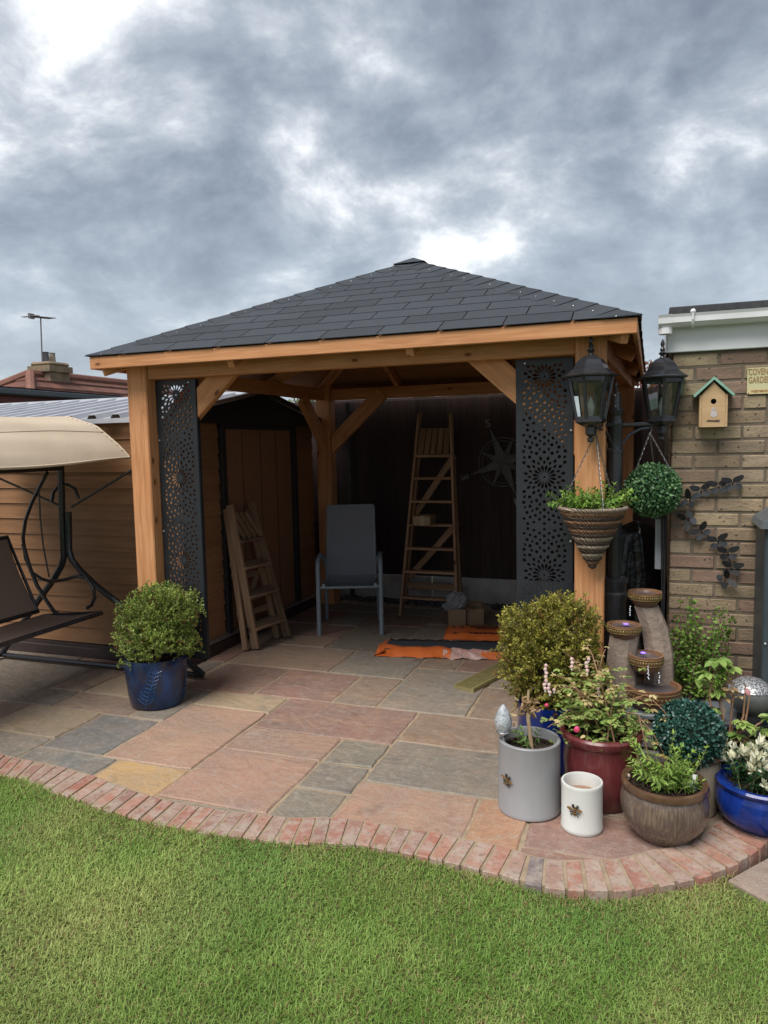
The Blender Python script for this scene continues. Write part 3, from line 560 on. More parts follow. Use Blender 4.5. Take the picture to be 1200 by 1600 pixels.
# ------------------------------------------------------------------ cut screens
def curve_mesh(name, loops, depth_, mat):
    cu = bpy.data.curves.new(name, 'CURVE'); cu.dimensions = '2D'; cu.fill_mode = 'BOTH'; cu.extrude = depth_ / 2
    for lp in loops:
        sp = cu.splines.new('POLY'); sp.points.add(len(lp) - 1); sp.use_cyclic_u = True
        for i, p in enumerate(lp): sp.points[i].co = (p[0], p[1], 0, 1)
    o = bpy.data.objects.new(name, cu); COL.objects.link(o); dg = bpy.context.evaluated_depsgraph_get(); me = bpy.data.meshes.new_from_object(o.evaluated_get(dg)); bpy.data.objects.remove(o); me.materials.clear(); me.materials.append(mat); me.name = name; return me
def screen_mesh(W_, H_):
    loops = [[(-W_ / 2, 0), (W_ / 2, 0), (W_ / 2, H_), (-W_ / 2, H_)]]; mg = .028; xm = W_ / 2 - mg
    ctr = [H_ - .092 - .524 * i for i in range(4)]
    def kite(c, a, r0, r1, hw, bul=.45):
        f = lambda r, t: (c[0] + r * math.cos(a) - t * math.sin(a), c[1] + r * math.sin(a) + t * math.cos(a)); rm = r0 + (r1 - r0) * bul
        return [f(r0, 0), f(rm, -hw), f(r1, 0), f(rm, hw)]
    def hexa(c, a, r0, r1, hw):
        f = lambda r, t: (c[0] + r * math.cos(a) - t * math.sin(a), c[1] + r * math.sin(a) + t * math.cos(a)); return [f(r0, -hw * .45), f(r0 + (r1 - r0) * .6, -hw), f(r1, 0), f(r0 + (r1 - r0) * .6, hw), f(r0, hw * .45)]
    for yc in ctr:
        c = (0, yc); cand = [[(c[0] + .007 * math.cos(2 * math.pi * i / 8), c[1] + .007 * math.sin(2 * math.pi * i / 8)) for i in range(8)]]
        for i in range(16):
            a = 2 * math.pi * i / 16 + math.pi / 16
            cand.append(kite(c, a, .015, .070, .0098, .68)); cand.append(kite(c, a + math.pi / 16, .062, .094, .0095, .5)); cand.append(kite(c, a, .082, .116, .0115, .5))
        for i in range(20):
            a = 2 * math.pi * i / 20; cand.append(hexa(c, a, .120, .144, .0125)); cand.append(kite(c, a + math.pi / 20, .134, .162, .0095, .5))
        for i in range(28):
            a = 2 * math.pi * i / 28 + math.pi / 2; cand.append(kite(c, a, .160, .187, .0140)); cand.append(kite(c, a + math.pi / 28, .178, .204, .0085)); cand.append(hexa(c, a, .200, .222, .012)); cand.append(kite(c, a + math.pi / 28, .214, .240, .0115))
            cand.append(kite(c, a, .236, .258, .0125)); cand.append(kite(c, a + math.pi / 28, .252, .276, .0135)); cand.append(kite(c, a, .268, .292, .0135))
        def shr(lp): mx = sum(p[0] for p in lp) / len(lp); my = sum(p[1] for p in lp) / len(lp); return [(mx + (p[0] - mx) * .84, my + (p[1] - my) * .84) for p in lp]
        for lp in [shr(l_) for l_ in cand]:
            if all(abs(p[0]) < xm + .004 and mg * .7 < p[1] < H_ - mg * .7 and abs(p[1] - yc) < .2595 for p in lp): loops.append(lp)
    for k in range(4):
        ym = ctr[k] - .262
        for i in range(9):
            x = (i - 4) * .026
            pass
    return curve_mesh('lattice_screen', loops, .006, M['screen'])
SH = 1.775; sm = screen_mesh(.292, SH); SY = 3.94
for (xc, z0) in ((-2.8075, .245), (-.531, .245)):
    s_ = put('lattice_screen', sm, gz, Matrix.Translation((xc, SY, z0)) @ Matrix.Rotation(math.pi / 2, 4, 'X'))
    mb = MB(); W_ = .292   # folded return edges
    for sx_ in (-1, 1): mb.box((xc + sx_ * .146 - .003, SY + .0035, z0), (xc + sx_ * .146 + .003, SY + .028, z0 + SH))
    mb.box((xc - .142, SY + .0035, z0), (xc + .142, SY + .028, z0 + .005)); mb.build('return_edge', M['screen'], s_)
    for (bx, bz_) in ((-.137, 1.40), (-.137, .82), (.10, 1.755), (.137, .35)):
        if xc > -1: bx = -bx
        mb = MB(); mb.lathe([(.0075, 0), (.0075, .004), (.005, .008), (0, .009)], (xc + bx, SY - .003, z0 + bz_), 8, axis=Matrix.Rotation(math.pi / 2, 3, 'X')); mb.build('bolt', M['steel'], s_)
# ================================================================== SHED
SXR, SYF = -3.165, 4.44
SXL = -6.0; SYB = 6.66; wt = 1.785; PL = .10
sh = thing('garden_shed', 'timber effect garden shed with striped grey roof and black door frame', 'shed', ((SXL + SXR) / 2, (SYF + SYB) / 2, 0))
M['siding'] = wood('shed_siding', (.30, .155, .075), (.26, .13, .06), (.18, .088, .042), .55, False, .08, .2)
M['sidedoor'] = wood('shed_door', (.30, .155, .085), (.26, .13, .07), (.18, .09, .05), .5, False, .02, .1)
mb = MB(); mb.box((SXL + .02, SYF + .02, .0), (SXR - .02, SYB - .02, wt)); mb.build('wall_core', M['blackmatt'], sh)
mb = MB(); mb.box((SXL - .03, SYF - .03, 0), (SXR + .03, SYB + .03, PL - .02), ch=.004); mb.box((SXL - .01, SYF - .012, PL - .02), (SXR + .012, SYB + .01, PL + .005)); mb.build('base', pm('shed_base', (.035, .022, .02), (.05, .03, .026), 8, rough=.6), sh)
mb = MB(); mb.box((SXR + .013, SYF - .0, PL - .008), (SXR + .026, SYB, PL + .022)); mb.build('sill', M['steel'], sh)
def siding(name, p0, p1, nrm, z0, z1):
    n = round((z1 - z0) / .1165); e = (z1 - z0) / n; p0 = Vector(p0); p1 = Vector(p1); nrm = Vector(nrm); L_ = (p1 - p0).length; xd = (p1 - p0).normalized()
    key = ('sd', round(L_, 3))
    if key not in _pl:
        vs = []
        for x in (-L_ / 2, L_ / 2): vs += [(x, .002, 0), (x, -.017, .002), (x, -.015, .012), (x, -.003, e + .006), (x, .006, e + .006)]
        _pl[key] = mkmesh('siding_board', vs, [(0, 1, 6, 5), (1, 2, 7, 6), (2, 3, 8, 7), (3, 4, 9, 8), (0, 4, 3, 2, 1), (5, 6, 7, 8, 9)], M['siding'])
    for i in range(n):
        mt = Matrix((xd, -nrm, Vector((0, 0, 1)))).transposed().to_4x4(); mt.translation = (p0 + p1) / 2 + Vector((0, 0, z0 + i * e)); put('siding_board', _pl[key], sh, mt)
siding('f', (SXL, SYF + .018, 0), (SXR, SYF + .018, 0), (0, -1, 0), PL + .01, wt - .0)
DY0, DY1 = 4.965, 6.18
siding('s', (SXR - .018, SYF, 0), (SXR - .018, DY0, 0), (1, 0, 0), PL + .01, wt)
siding('s', (SXR - .018, DY1 + .08, 0), (SXR - .018, SYB, 0), (1, 0, 0), PL + .01, wt)
mb = MB(); mb.box((SXR - .03, DY0 + .06, PL + .01), (SXR - .004, DY1, wt - .045), ch=.003); dr = mb.build('door', M['sidedoor'], sh)
for y in (DY0 + .35, DY0 + .65, DY0 + .93):
    mb = MB(); mb.box((SXR - .0042, y - .004, PL + .04), (SXR - .0022, y + .004, wt - .07)); mb.build('door_groove', M['blackmatt'], dr)
mb = MB(); mb.box((SXR - .004, 5.42, .93), (SXR + .018, 5.47, 1.02), ch=.006); mb.build('door_lock', M['black'], dr)
for y in (DY0, DY1 + .01):
    mb = MB(); mb.box((SXR - .02, y, PL + .006), (SXR + .026, y + .068, wt), ch=.004); mb.build('door_frame', M['blackmatt'], sh)
mb = MB(); mb.box((SXR - .02, DY0, wt - .05), (SXR + .029, DY1 + .08, wt + .004), ch=.004); mb.build('door_frame', M['blackmatt'], sh)
# roof: ridge along x
RY = 5.64; RZ = 2.03; EVF = SYF - .08; EVB = SYB + .06; EVZ = 1.815; rx1 = SXR + .10; rx0 = SXL - .1
mb = MB(); mb.add([(SXR + .02, SYF, wt), (SXR + .02, SYB, wt), (SXR + .02, EVB, EVZ), (SXR + .02, RY, RZ - .02), (SXR + .02, EVF, EVZ), ], [(0, 1, 2, 3, 4)]); mb.v += []
g_ = MB(); g_.prism([(SXR + .0, SYF - .05, wt - .01), (SXR + .0, SYB + .03, wt - .01), (SXR + .0, EVB, EVZ - .01), (SXR + .0, RY, RZ - .015), (SXR + .0, EVF, EVZ - .01)], (.05, 0, 0)); g_.build('gable', M['blackmatt'], sh, fix=True)
M['roofsteel'] = pm('shed_roof_steel', (.44, .45, .48), (.35, .36, .40), 4, rough=.35, metal=.1, bump=.03)
def corr(name, y0, z0, y1, z1, x0, x1, pitch, dep, mat, parent):
    mb = MB(); n = int((x1 - x0) / pitch); prof = []
    for i in range(n):
        x = x0 + i * pitch; prof += [(x, 0), (x + pitch * .52, 0), (x + pitch * .62, dep), (x + pitch * .90, dep)]
    prof.append((x0 + n * pitch, 0)); k = len(prof); vs = [(x, y0, z0 + d) for x, d in prof] + [(x, y1, z1 + d) for x, d in prof]; vs += [(v[0], v[1], v[2] - .006) for v in vs]
    fs = [(i, i + 1, k + i + 1, k + i) for i in range(k - 1)] + [(2 * k + i + 1, 2 * k + i, 3 * k + i, 3 * k + i + 1) for i in range(k - 1)] + [(2 * k + i, 2 * k + i + 1, i + 1, i) for i in range(k - 1)]
    mb.add(vs, fs); return mb.build(name, mat, parent)
corr('roof_sheet', EVF, EVZ, RY, RZ, rx0, rx1, .21, .036, M['roofsteel'], sh); corr('roof_sheet', EVB, EVZ, RY, RZ, rx0, rx1, .115, .022, M['roofsteel'], sh)
mb = MB(); mb.bar((rx0, EVF - .004, EVZ - .014), (rx1, EVF - .004, EVZ - .014), .016, .034); mb.build('eaves_trim', M['roofsteel'], sh)
mb = MB(); mb.bar((rx1 - .0, EVF, EVZ + .005), (rx1, RY, RZ + .005), .02, .035); mb.bar((rx1, EVB, EVZ + .005), (rx1, RY, RZ + .005), .02, .035); mb.box((rx1 - .03, RY - .05, RZ - .03), (rx1 + .03, RY + .05, RZ + .045), ch=.012); mb.build('verge_trim', M['blackmatt'], sh)
mb = MB(); mb.prism([(rx0, RY - .06, RZ + .012), (rx0, RY, RZ + .04), (rx0, RY + .06, RZ + .012)], (rx1 - rx0, 0, 0)); mb.build('ridge', M['roofsteel'], sh, fix=True)
# window strip at the far left of the shed front
mb = MB(); mb.box((-5.6, SYF - .03, .75), (-4.93, SYF - .004, 1.5), ch=.006); wn_ = mb.build('window', M['blackmatt'], sh); mb = MB(); mb.box((-5.55, SYF - .034, .82), (-4.99, SYF - .031, 1.44)); mb.build('pane', pm('dark_pane', (.02, .022, .025), rough=.08), wn_)
# ================================================================== FENCE
FY = 7.05
fe = thing('board_fence', 'tall dark brown board fence on pale concrete gravel boards', 'fence', (-1.5, FY, 0))
M['fence'] = wood('fence_board', (.050, .030, .027), (.036, .021, .020), (.018, .011, .011), .75, False, .3, .5)
x = -3.9
while x < 2.6:
    wd = .118; mt = Matrix.Translation((x + wd / 2, FY - .004 + random.uniform(-.003, .003), 1.14)) @ Matrix.Rotation(math.radians(3.2), 4, 'Z') @ Matrix.Rotation(math.radians(random.uniform(-.25, .25)), 4, 'Y') @ Matrix.Rotation(-math.pi / 2, 4, 'Y')
    if 'fb' not in _pl:
        vs, fs = chbox((-.885, -.064, -.0085), (.885, .064, .0085), .003); vs = [(a, c, b) if False else (a, b, c) for a, b, c in vs]; _pl['fb'] = mkmesh('board', [(v[0], v[2], v[1]) for v in vs], [tuple(reversed(f)) for f in fs], M['fence'])
    put('board', _pl['fb'], fe, mt); x += .106
for i, x in enumerate((-3.9, -2.06 + .0, -.23, 1.6)):
    mb = MB(); mb.box((x + .004, FY - .03, -.03), (x + 1.826, FY + .02, .252), ch=.004); mb.build('gravel_board', pm('concrete%d' % i, (.46, .44, .41), (.33, .31, .285), 6, rough=.9, bump=.4, bsc=120), fe)
mb = MB(); mb.box((-3.9, FY + .012, 2.02), (2.7, FY + .05, 2.045)); mb.build('capping', M['fence'], fe)
for x in (-2.94, ):
    mb = MB(); mb.box((x, FY - .075, 0), (x + .045, FY - .045, 2.02), ch=.004); mb.build('fence_post', pm('old_post', (.06, .055, .05), (.04, .036, .033), 8, rough=.85), fe)
# dark pebbles along the fence foot
mb = MB()
for i in range(900):
    r_ = random.uniform(.010, .022); mb.ball((random.uniform(-3.05, .05), random.uniform(6.83, 7.01), -.004 + random.uniform(0, .022)), r_, 0, 6, 4, (1, random.uniform(.7, 1), random.uniform(.5, .8)), .12)
tag(mb.build('pebbles', pm('dark_pebble', (.03, .03, .035), (.07, .068, .07), 30, rough=.55), smooth=True), 'strip of dark grey pebbles along the foot of the fence', 'pebbles', kind='stuff')
# ================================================================== GARAGE
WY = 4.16; WX0 = .098; WX1 = 1.75; WTOP = 2.03
ga = thing('brick_garage', 'yellow stock brick garage with white fascia, gutter and flat felt roof', 'garage', (WX0 + .8, WY + 1.4, 0))
mb = MB(); mb.box((WX0 + .005, WY + .005, 0), (3.2, WY + 2.7, WTOP + .18)); mb.build('wall', M['wallmortar'], ga)
SB = [(.34, .26, .165), (.32, .24, .155), (.30, .22, .145), (.29, .205, .14), (.36, .28, .18), (.27, .175, .13), (.31, .24, .165)]
z = WTOP - .0; row = 0
def stock(x0, x1, z0, y0=WY, y1=WY + .06):
    key = ('st', round(x1 - x0, 3))
    if key not in _pl:
        vs, fs = chbox((-(x1 - x0) / 2, -.03, -.0325), ((x1 - x0) / 2, .03, .0325), .005); _pl[key] = mkmesh('brick', vs, fs, M['stock'])
    o = put('brick', _pl[key], ga, Matrix.Translation(((x0 + x1) / 2, WY + .03 + random.uniform(-.003, .003), z0 + .0325)) @ Matrix.Rotation(random.uniform(-.006, .006), 4, 'Y'))
    c = random.choice(SB); j = random.uniform(.85, 1.15); o.color = (c[0] * j, c[1] * j, c[2] * j, 1)
    if random.random() < .02: o.color = (.075, .066, .065, 1)
zt = WTOP
while zt > .1:
    x = WX0; first = True; k = row % 2
    while x < WX1:
        ln_ = .215
        if first: ln_ = .1025 if k else .215
        elif random.random() < .16: ln_ = .1025
        stock(x, x + ln_, zt - .070); x += ln_ + .010; first = False
    zt -= .075; row += 1
# side return of the wall (bricks facing the gazebo)
zt = WTOP; row = 1
while zt > .1:
    for j in range(3):
        y0 = WY + .11 + j * .225 - (.1125 if row % 2 else 0)
        if y0 < WY + .07: y0 = WY + .07; 
        o = put('brick', _pl[('st', .215)], ga, Matrix.Translation((WX0 + .03, y0 + .1075, zt - .0375)) @ Matrix.Rotation(math.pi / 2, 4, 'Z')); c = random.choice(SB); o.color = (*c, 1)
    zt -= .075; row += 1
fb0 = onY(1048, 553, WY - .02)
mb = MB(); mb.box((WX0 - .03, WY - .022, WTOP + .004), (3.2, WY - .002, WTOP + .165), ch=.003); mb.build('fascia_board', M['white'], ga)
mb = MB(); mb.box((WX0 - .035, WY - .024, WTOP + .004), (WX0 - .031, WY + 2.6, WTOP + .165)); mb.build('bargeboard', M['white'], ga)
def gutter():
    mb = MB(); x0 = .028; n = 8; r_ = .045; cy_ = WY - .075; cz_ = WTOP + .165; prof = []
    prof = [(cy_ + .045, cz_ + .018), (cy_ + .047, cz_ - .012), (cy_ + .035, cz_ - .040), (cy_ - .018, cz_ - .040), (cy_ - .038, cz_ - .022), (cy_ - .040, cz_ + .004), (cy_ - .046, cz_ + .018)]
    inner = [(y + (.004 if y < cy_ else -.004), z + (.004 if z < cz_ else 0)) for y, z in reversed(prof)]
    mb.prism([(x0, y, z) for y, z in prof + inner], (3.2 - x0, 0, 0)); o = mb.build('gutter', M['white'], ga, fix=True)
    m2 = MB(); m2.prism([(x0 - .004, y + (y - cy_) * .06, z + (z - cz_) * .06) for y, z in prof], (.012, 0, 0)); m2.prism([(x0 + .012, y + (y - cy_) * .08, z + (z - cz_) * .08) for y, z in prof], (.05, 0, 0)); m2.lathe([(.034, -.03), (.034, 0)], (x0 + .03, cy_, cz_ - .043), 12); m2.build('gutter_end', M['white'], o, fix=True)
    for bx in (.185, 1.0, 1.8):
        m3 = MB(); pts = [(bx, cy_ - .05, cz_ + .022), (bx, cy_ - .046, cz_ - .012), (bx, cy_ - .035, cz_ - .034), (bx, cy_ - .02, cz_ - .046), (bx, cy_ + .035, cz_ - .046), (bx, cy_ + .05, cz_ - .02)]; m3.tube(pts, .006, 6); m3.ball((bx, cy_ - .045, cz_ + .026), .013, 0, 8, 6); m3.build('gutter_bracket', M['white'], o)
gutter()
mb = MB(); mb.box((WX0 - .022, WY - .02, WTOP + .17), (3.2, WY + 2.7, WTOP + .235), ch=.004); mb.build('roof_edge', pm('roof_felt', (.028, .028, .031), (.045, .045, .048), 30, rough=.85, bump=.4, bsc=150), ga)
mb = MB(); mb.tube([(WX0 - .028, WY + .03, 0.05), (WX0 - .024, WY + .03, 1.5)], .007, 6); mb.tube([(WX0 - .045, WY + .03, .05), (WX0 - .035, WY + .03, .6), (WX0 - .045, WY + .03, 1.45)], .005, 6); mb.build('cable', M['blackmatt'], ga)
mb = MB(); mb.box((WX0 - .075, WY + .06, .885), (WX0 - .02, WY + .075, 1.16), ch=.003); mb.build('meter_flap', pm('pale_flap', (.50, .52, .56), (.42, .43, .46), 8, rough=.6), ga)
# ================================================================== BEYOND THE GARDEN
XB = -8.0
p0 = onX(0, 612, XB); p1 = onX(160, 628, XB)
ob = thing('red_outbuilding', 'dark red painted outbuilding wall with grey gutter behind the shed', 'outbuilding', (XB - 1.5, (p0.y + p1.y) / 2, 0))
y0, y1 = p0.y - 1.5, p1.y + .3; zt = (p0.z + p1.z) / 2
mb = MB(); mb.box((XB - 3, y0, 0), (XB, y1, zt)); mb.build('wall', pm('red_paint', (.15, .035, .03), (.12, .03, .027), 4, rough=.65, bump=.2), ob)
for i in range(9):
    zb_ = zt - .12 - i * .13; mb = MB(); mb.box((XB + .002, y0, zb_), (XB + .016, y1, zb_ + .122), ch=.003); mb.build('board', pm('red_board%d' % i, (.155, .036, .03), (.12, .03, .026), 3, rough=.6, bump=.2), ob)
mb = MB(); mb.box((XB + .02, y0 - .1, zt - .02), (XB + .13, y1 + .1, zt + .075), ch=.02); mb.build('gutter', pm('grey_gutter', (.085, .10, .11), (.06, .07, .08), 4, rough=.45), ob)
mb = MB(); mb.prism([(XB + .12, y0 - .1, zt + .085), (XB - 1.6, y0 - .1, zt + .10), (XB - 3.1, y0 - .1, zt + .08)], (0, y1 - y0 + .2, 0)); mb.build('roof', pm('slate_felt', (.05, .055, .06), (.035, .04, .045), 5, rough=.8), ob, fix=True)
# corrugated lean-to roof
q0 = onX(158, 622, XB + .25)
lt = thing('lean_to', 'low lean-to with dark corrugated bitumen roof sheet', 'outbuilding', (XB + .2, q0.y + 1.0, 0))
mb = MB(); n = 60; ln_ = 2.2; k = []
for i in range(n + 1): yy = q0.y + i * ln_ / n; k.append((yy, .045 * math.sin(i * 2 * math.pi / 6)))
vs = [(XB + .8, y, q0.z - .16 + d) for y, d in k] + [(XB - .6, y, q0.z + .09 + d) for y, d in k]; vs += [(a, b, c - .015) for a, b, c in vs]; q = n + 1
mb.add(vs, [(i, i + 1, q + i + 1, q + i) for i in range(n)] + [(2 * q + i + 1, 2 * q + i, i, i + 1) for i in range(n)] + [(q + i, q + i + 1, 3 * q + i + 1, 3 * q + i) for i in range(n)]); mb.build('roof_sheet', pm('bitumen', (.045, .05, .055), (.09, .095, .10), 8, rough=.8), lt, smooth=True)
mb = MB(); mb.box((XB - .5, q0.y + .05, 0), (XB + .7, q0.y + 2.1, q0.z - .2)); mb.build('wall', M['fence'], lt)
# house with the hipped tile roof
XH = -17.0
r0 = onX(47, 584, XH); r1 = onX(205, 604, XH)
ho = thing('tiled_house', 'house with red brown hipped tile roof and brick chimney', 'house', (XH, (r0.y + r1.y) / 2, 0))
rz_ = (r0.z + r1.z) / 2; ev = rz_ - 2.3; hy0, hy1 = r0.y, r1.y + 2.0; dx = 3.6
mb = MB(); mb.box((XH - dx + .3, hy0 - dx + .3, 0), (XH + dx - .3, hy1 + dx - .3, ev)); mb.build('wall', M['wallmortar'], ho)
mb = MB(); mb.add([(XH - dx, hy0 - dx, ev), (XH + dx, hy0 - dx, ev), (XH + dx, hy1 + dx, ev), (XH - dx, hy1 + dx, ev), (XH, hy0, rz_), (XH, hy1, rz_)], [(0, 1, 4), (1, 2, 5, 4), (2, 3, 5), (3, 0, 4, 5), (0, 3, 2, 1)]); rf = mb.build('roof', pm('roof_under', (.08, .04, .03), rough=.9), ho)
M['tile'] = pm('roof_tile', (.175, .072, .05), (.115, .05, .038), 3, rough=.85, rnd=.12, bump=.3, bsc=25)
nrow = 10
for i in range(nrow):
    a, b = i / nrow, (i + 1.12) / nrow; b = min(b, 1)
    f = lambda t, up: (XH + dx * (1 - t), hy0 - dx * (1 - t), hy1 + dx * (1 - t), ev + (rz_ - ev) * t + up)
    A1, B1 = f(a, .075), f(b, .012); mb = MB()
    mb.add([(A1[0], A1[1], A1[3]), (A1[0], A1[2], A1[3]), (B1[0], B1[2], B1[3]), (B1[0], B1[1], B1[3]), (A1[0], A1[1], A1[3] - .06), (A1[0], A1[2], A1[3] - .06)], [(0, 1, 2, 3), (4, 5, 1, 0)])
    xl = XH - dx * (1 - a); xlb = XH - dx * (1 - b)
    mb.add([(xl, A1[1], A1[3]), (A1[0], A1[1], A1[3]), (B1[0], B1[1], B1[3]), (xlb, B1[1], B1[3]), (xl, A1[1], A1[3] - .06), (A1[0], A1[1], A1[3] - .06)], [(0, 1, 2, 3), (4, 5, 1, 0)])
    mb.build('tile_course', M['tile'], rf)
for (p, q) in (((XH + dx, hy0 - dx, ev + .05), (XH, hy0, rz_ + .05)), ((XH, hy0, rz_ + .05), (XH, hy1, rz_ + .05)), ((XH - dx, hy0 - dx, ev + .05), (XH, hy0, rz_ + .05))):
    mb = MB(); mb.tube([p, q], .13, 8); mb.build('ridge_tile', pm('ridge_tile', (.22, .10, .07), (.17, .075, .055), 4, rough=.85), rf)
cp = onX(61, 580, XH); cq = onX(96, 580, XH); ctp = onX(78, 568, XH)
mb = MB(); mb.box((XH - .35, cp.y + .06, rz_ - .5), (XH + .35, cq.y - .06, ctp.z - .28)); 
cz = ctp.z; mb.box((XH - .42, cp.y - .02, cz - .28), (XH + .42, cq.y + .02, cz - .1)); mb.box((XH - .38, cp.y + .03, cz - .1), (XH + .38, cq.y - .03, cz + .02), ch=.05)
gc = G('chimney_brick'); bt_ = gc.new('ShaderNodeTexBrick'); gc.l.new(gc.coord((1, 1, 1)), bt_.inputs[0]); bt_.inputs['Scale'].default_value = 3.0; gc.set(bt_.inputs['Color1'], (.25, .185, .115)); gc.set(bt_.inputs['Color2'], (.17, .125, .085)); gc.set(bt_.inputs['Mortar'], (.10, .085, .07))
chm = gc.mix(gc.rng(gc.noise(3, detail=6), .4, .65, 0, .7), (.25, .19, .12), (.12, .095, .07)); ch_ = mb.build('chimney', gc.done(chm, .9, gc.bump(gc.noise(9), .5, .03)), rf)
for f, c_ in ((.33, (.10, .10, .11)), (.62, (.33, .27, .2))):
    mb = MB(); mb.lathe([(.10, 0), (.085, .30), (.10, .32), (.075, .32)], (XH, cp.y + (cq.y - cp.y) * f, cz), 12); mb.build('chimney_pot', pm('pot_clay', c_, rough=.85), ho)
a0 = onX(66, 566, XH); a1 = onX(63.5, 497, XH); e0 = onX(46, 494, XH); e1 = onX(81, 497.5, XH)
ae = MB(); ae.tube([a0, a1], .02, 6); ae.tube([e0, e1], .016, 6); dd = (e1 - e0)
for i in range(12): p = e0 + dd * (i / 11); hl = .16 if i > 1 else .3; ae.tube([p - Vector((hl, 0, 0)), p + Vector((hl, 0, 0))], .012, 4); 
ae.box(e0 - Vector((.04, .02, .06)), e0 + Vector((.04, .16, .08))); 
ant = ae.build('television_aerial', pm('aerial_metal', (.16, .15, .15), (.22, .2, .2), 5, rough=.5, metal=.5)); tag(ant, 'tall thin television aerial on a mast above the brick chimney', 'aerial')
# plain roofs and plants seen over the fence
def far_house(name, label, X0, X1, Y0, Y1, eav, rid, col):
    t = thing(name, label, 'house', ((X0 + X1) / 2, (Y0 + Y1) / 2, 0)); mb = MB(); mb.box((X0 + .2, Y0 + .2, 0), (X1 - .2, Y1 - .2, eav)); mb.build('wall', M['wallmortar'], t)
    ym = (Y0 + Y1) / 2; mb = MB(); mb.prism([(X0, Y0, eav), (X0, ym, rid), (X0, Y1, eav)], (X1 - X0, 0, 0)); mb.build('roof', pm(name + '_tile', col, tuple(c * .75 for c in col), 2, rough=.85, bump=.3, bsc=14), t, fix=True)
a = onY(1040, 604, 22); b = onY(995, 612, 22); far_house('slate_house', 'distant house with slate grey roof beyond the right end of fence', a.x - .4, a.x + 9, 20, 26, a.z - 1.2, a.z + .7, (.10, .10, .11))
a = onY(345, 617, 26); far_house('grey_roof_house', 'distant low house with grey roof seen over the shed ridge', a.x - 6, a.x + .9, 24, 30, a.z - 1.0, a.z + .35, (.16, .15, .14))
def leafball(t, name, c, rad, n, L_, W_, c1, c2, mat='leaf', flat=1.0, twigs=True, shell=.55, lump=.18):
    c = np.array(c); rad = np.array(rad); d = rng.normal(size=(n, 3)); d /= np.linalg.norm(d, axis=1, keepdims=True)
    k = rng.integers(0, 10**6); fr = np.random.default_rng(k).normal(size=(7, 3)) * 3.2; ph = np.random.default_rng(k + 1).uniform(0, 6.28, 7)
    lum = 1 + lump * np.sin(d @ fr.T + ph).sum(1) / 2.6
    r_ = (shell + (1 - shell) * rng.random(n) ** .6) * lum; P = c + d * rad * r_[:, None]; D = d + rng.normal(size=(n, 3)) * .7; D[:, 2] += .3
    return leaves(name, P, D, L_ * rng.uniform(.7, 1.25, n), W_ * rng.uniform(.7, 1.2, n), mixcol(c1, c2, rng.random(n)), M[mat], t)
a = onY(745, 616, 9.0); t = thing('golden_hedge', 'yellow green hedge top showing over the dark fence', 'hedge', (a.x, 9, 0)); mb = MB()
for i in range(6): mb.tube([(a.x - 1 + i * .4, 9, 0), (a.x - 1 + i * .4, 9, 1.9)], .03, 6)
mb.build('stems', M['twig'], t); leafball(t, 'crown', (a.x, 9, 1.55), (.95, .5, .72), 7000, .06, .035, (.14, .17, .03), (.30, .30, .07))
a = onY(1003, 598, 11); t = thing('copper_tree', 'small tree with copper red leaves beyond the fence by garage', 'tree', (a.x, 11, 0)); mb = MB(); mb.tube([(a.x, 11, 0), (a.x, 11, 2.1)], [.06, .03], 8); mb.build('trunk', M['twig'], t); leafball(t, 'crown', (a.x - .1, 11, 2.1), (.42, .4, .5), 1500, .07, .04, (.20, .05, .02), (.38, .11, .04))
a = onY(478, 612, 16); t = thing('distant_tree', 'distant pale green tree between shed roof and gazebo post', 'tree', (a.x, 16, 0)); mb = MB(); mb.tube([(a.x, 16, 0), (a.x, 16, 2.0)], [.1, .05], 8); mb.build('trunk', M['twig'], t); leafball(t, 'crown', (a.x, 16, 2.1), (.5, .5, .75), 1200, .1, .06, (.10, .13, .05), (.25, .27, .12))
# ================================================================== THINGS: seats, ladders, packs
# ---- patio chair, facing the camera
c0 = (gnd(500, 993) + gnd(596, 991)) / 2; ux = (gnd(596, 991) - gnd(500, 993)).normalized(); vx = Vector((-ux.y, ux.x, 0))
def LC(o, u, v): return lambda a, b, c: o + u * a + v * b + Vector((0, 0, c))
Q = LC(c0, ux, vx)
ch = thing('patio_chair', 'grey metal patio chair with high sling back under the gazebo', 'chair', c0 + vx * .25)
M['chairm'] = pm('chair_metal', (.22, .27, .315), (.19, .24, .28), 20, rough=.38); M['sling'] = pm('chair_sling', (.22, .235, .265), (.19, .205, .23), 260, rough=.8, bump=.3, bsc=700, bd=.001)
hw = .262
for s in (-1, 1):
    pts = [Q(s * hw, 0, 0), Q(s * hw, .005, .30), Q(s * hw, .01, .55)]
    for i in range(1, 7): a = i / 6 * math.pi / 2; pts.append(Q(s * hw, .01 + .09 * (1 - math.cos(a)), .55 + .09 * math.sin(a)))
    pts += [Q(s * hw, .28, .645), Q(s * hw, .40, .62), Q(s * (hw - .03), .47, .56), Q(s * (hw - .045), .475, .46)]
    mb = MB(); mb.tube(pts, .0195, 10); mb.build('arm_leg', M['chairm'], ch, True)
    mb = MB(); mb.tube([Q(s * .225, .40, .40), Q(s * .235, .50, .18), Q(s * .24, .56, 0)], .017, 8); mb.build('leg', M['chairm'], ch, True)
    mb = MB(); mb.tube([Q(s * .215, .0, .425), Q(s * .215, .18, .41), Q(s * .215, .36, .40), Q(s * .215, .42, .45), Q(s * .212, .47, .62), Q(s * .207, .56, .92), Q(s * .205, .59, 1.04)], .013, 8); mb.build('side_rail', M['chairm'], ch, True)
mb = MB(); mb.tube([Q(-hw, .01, .405), Q(hw, .01, .405)], .012, 8); mb.build('front_bar', M['chairm'], ch, True)
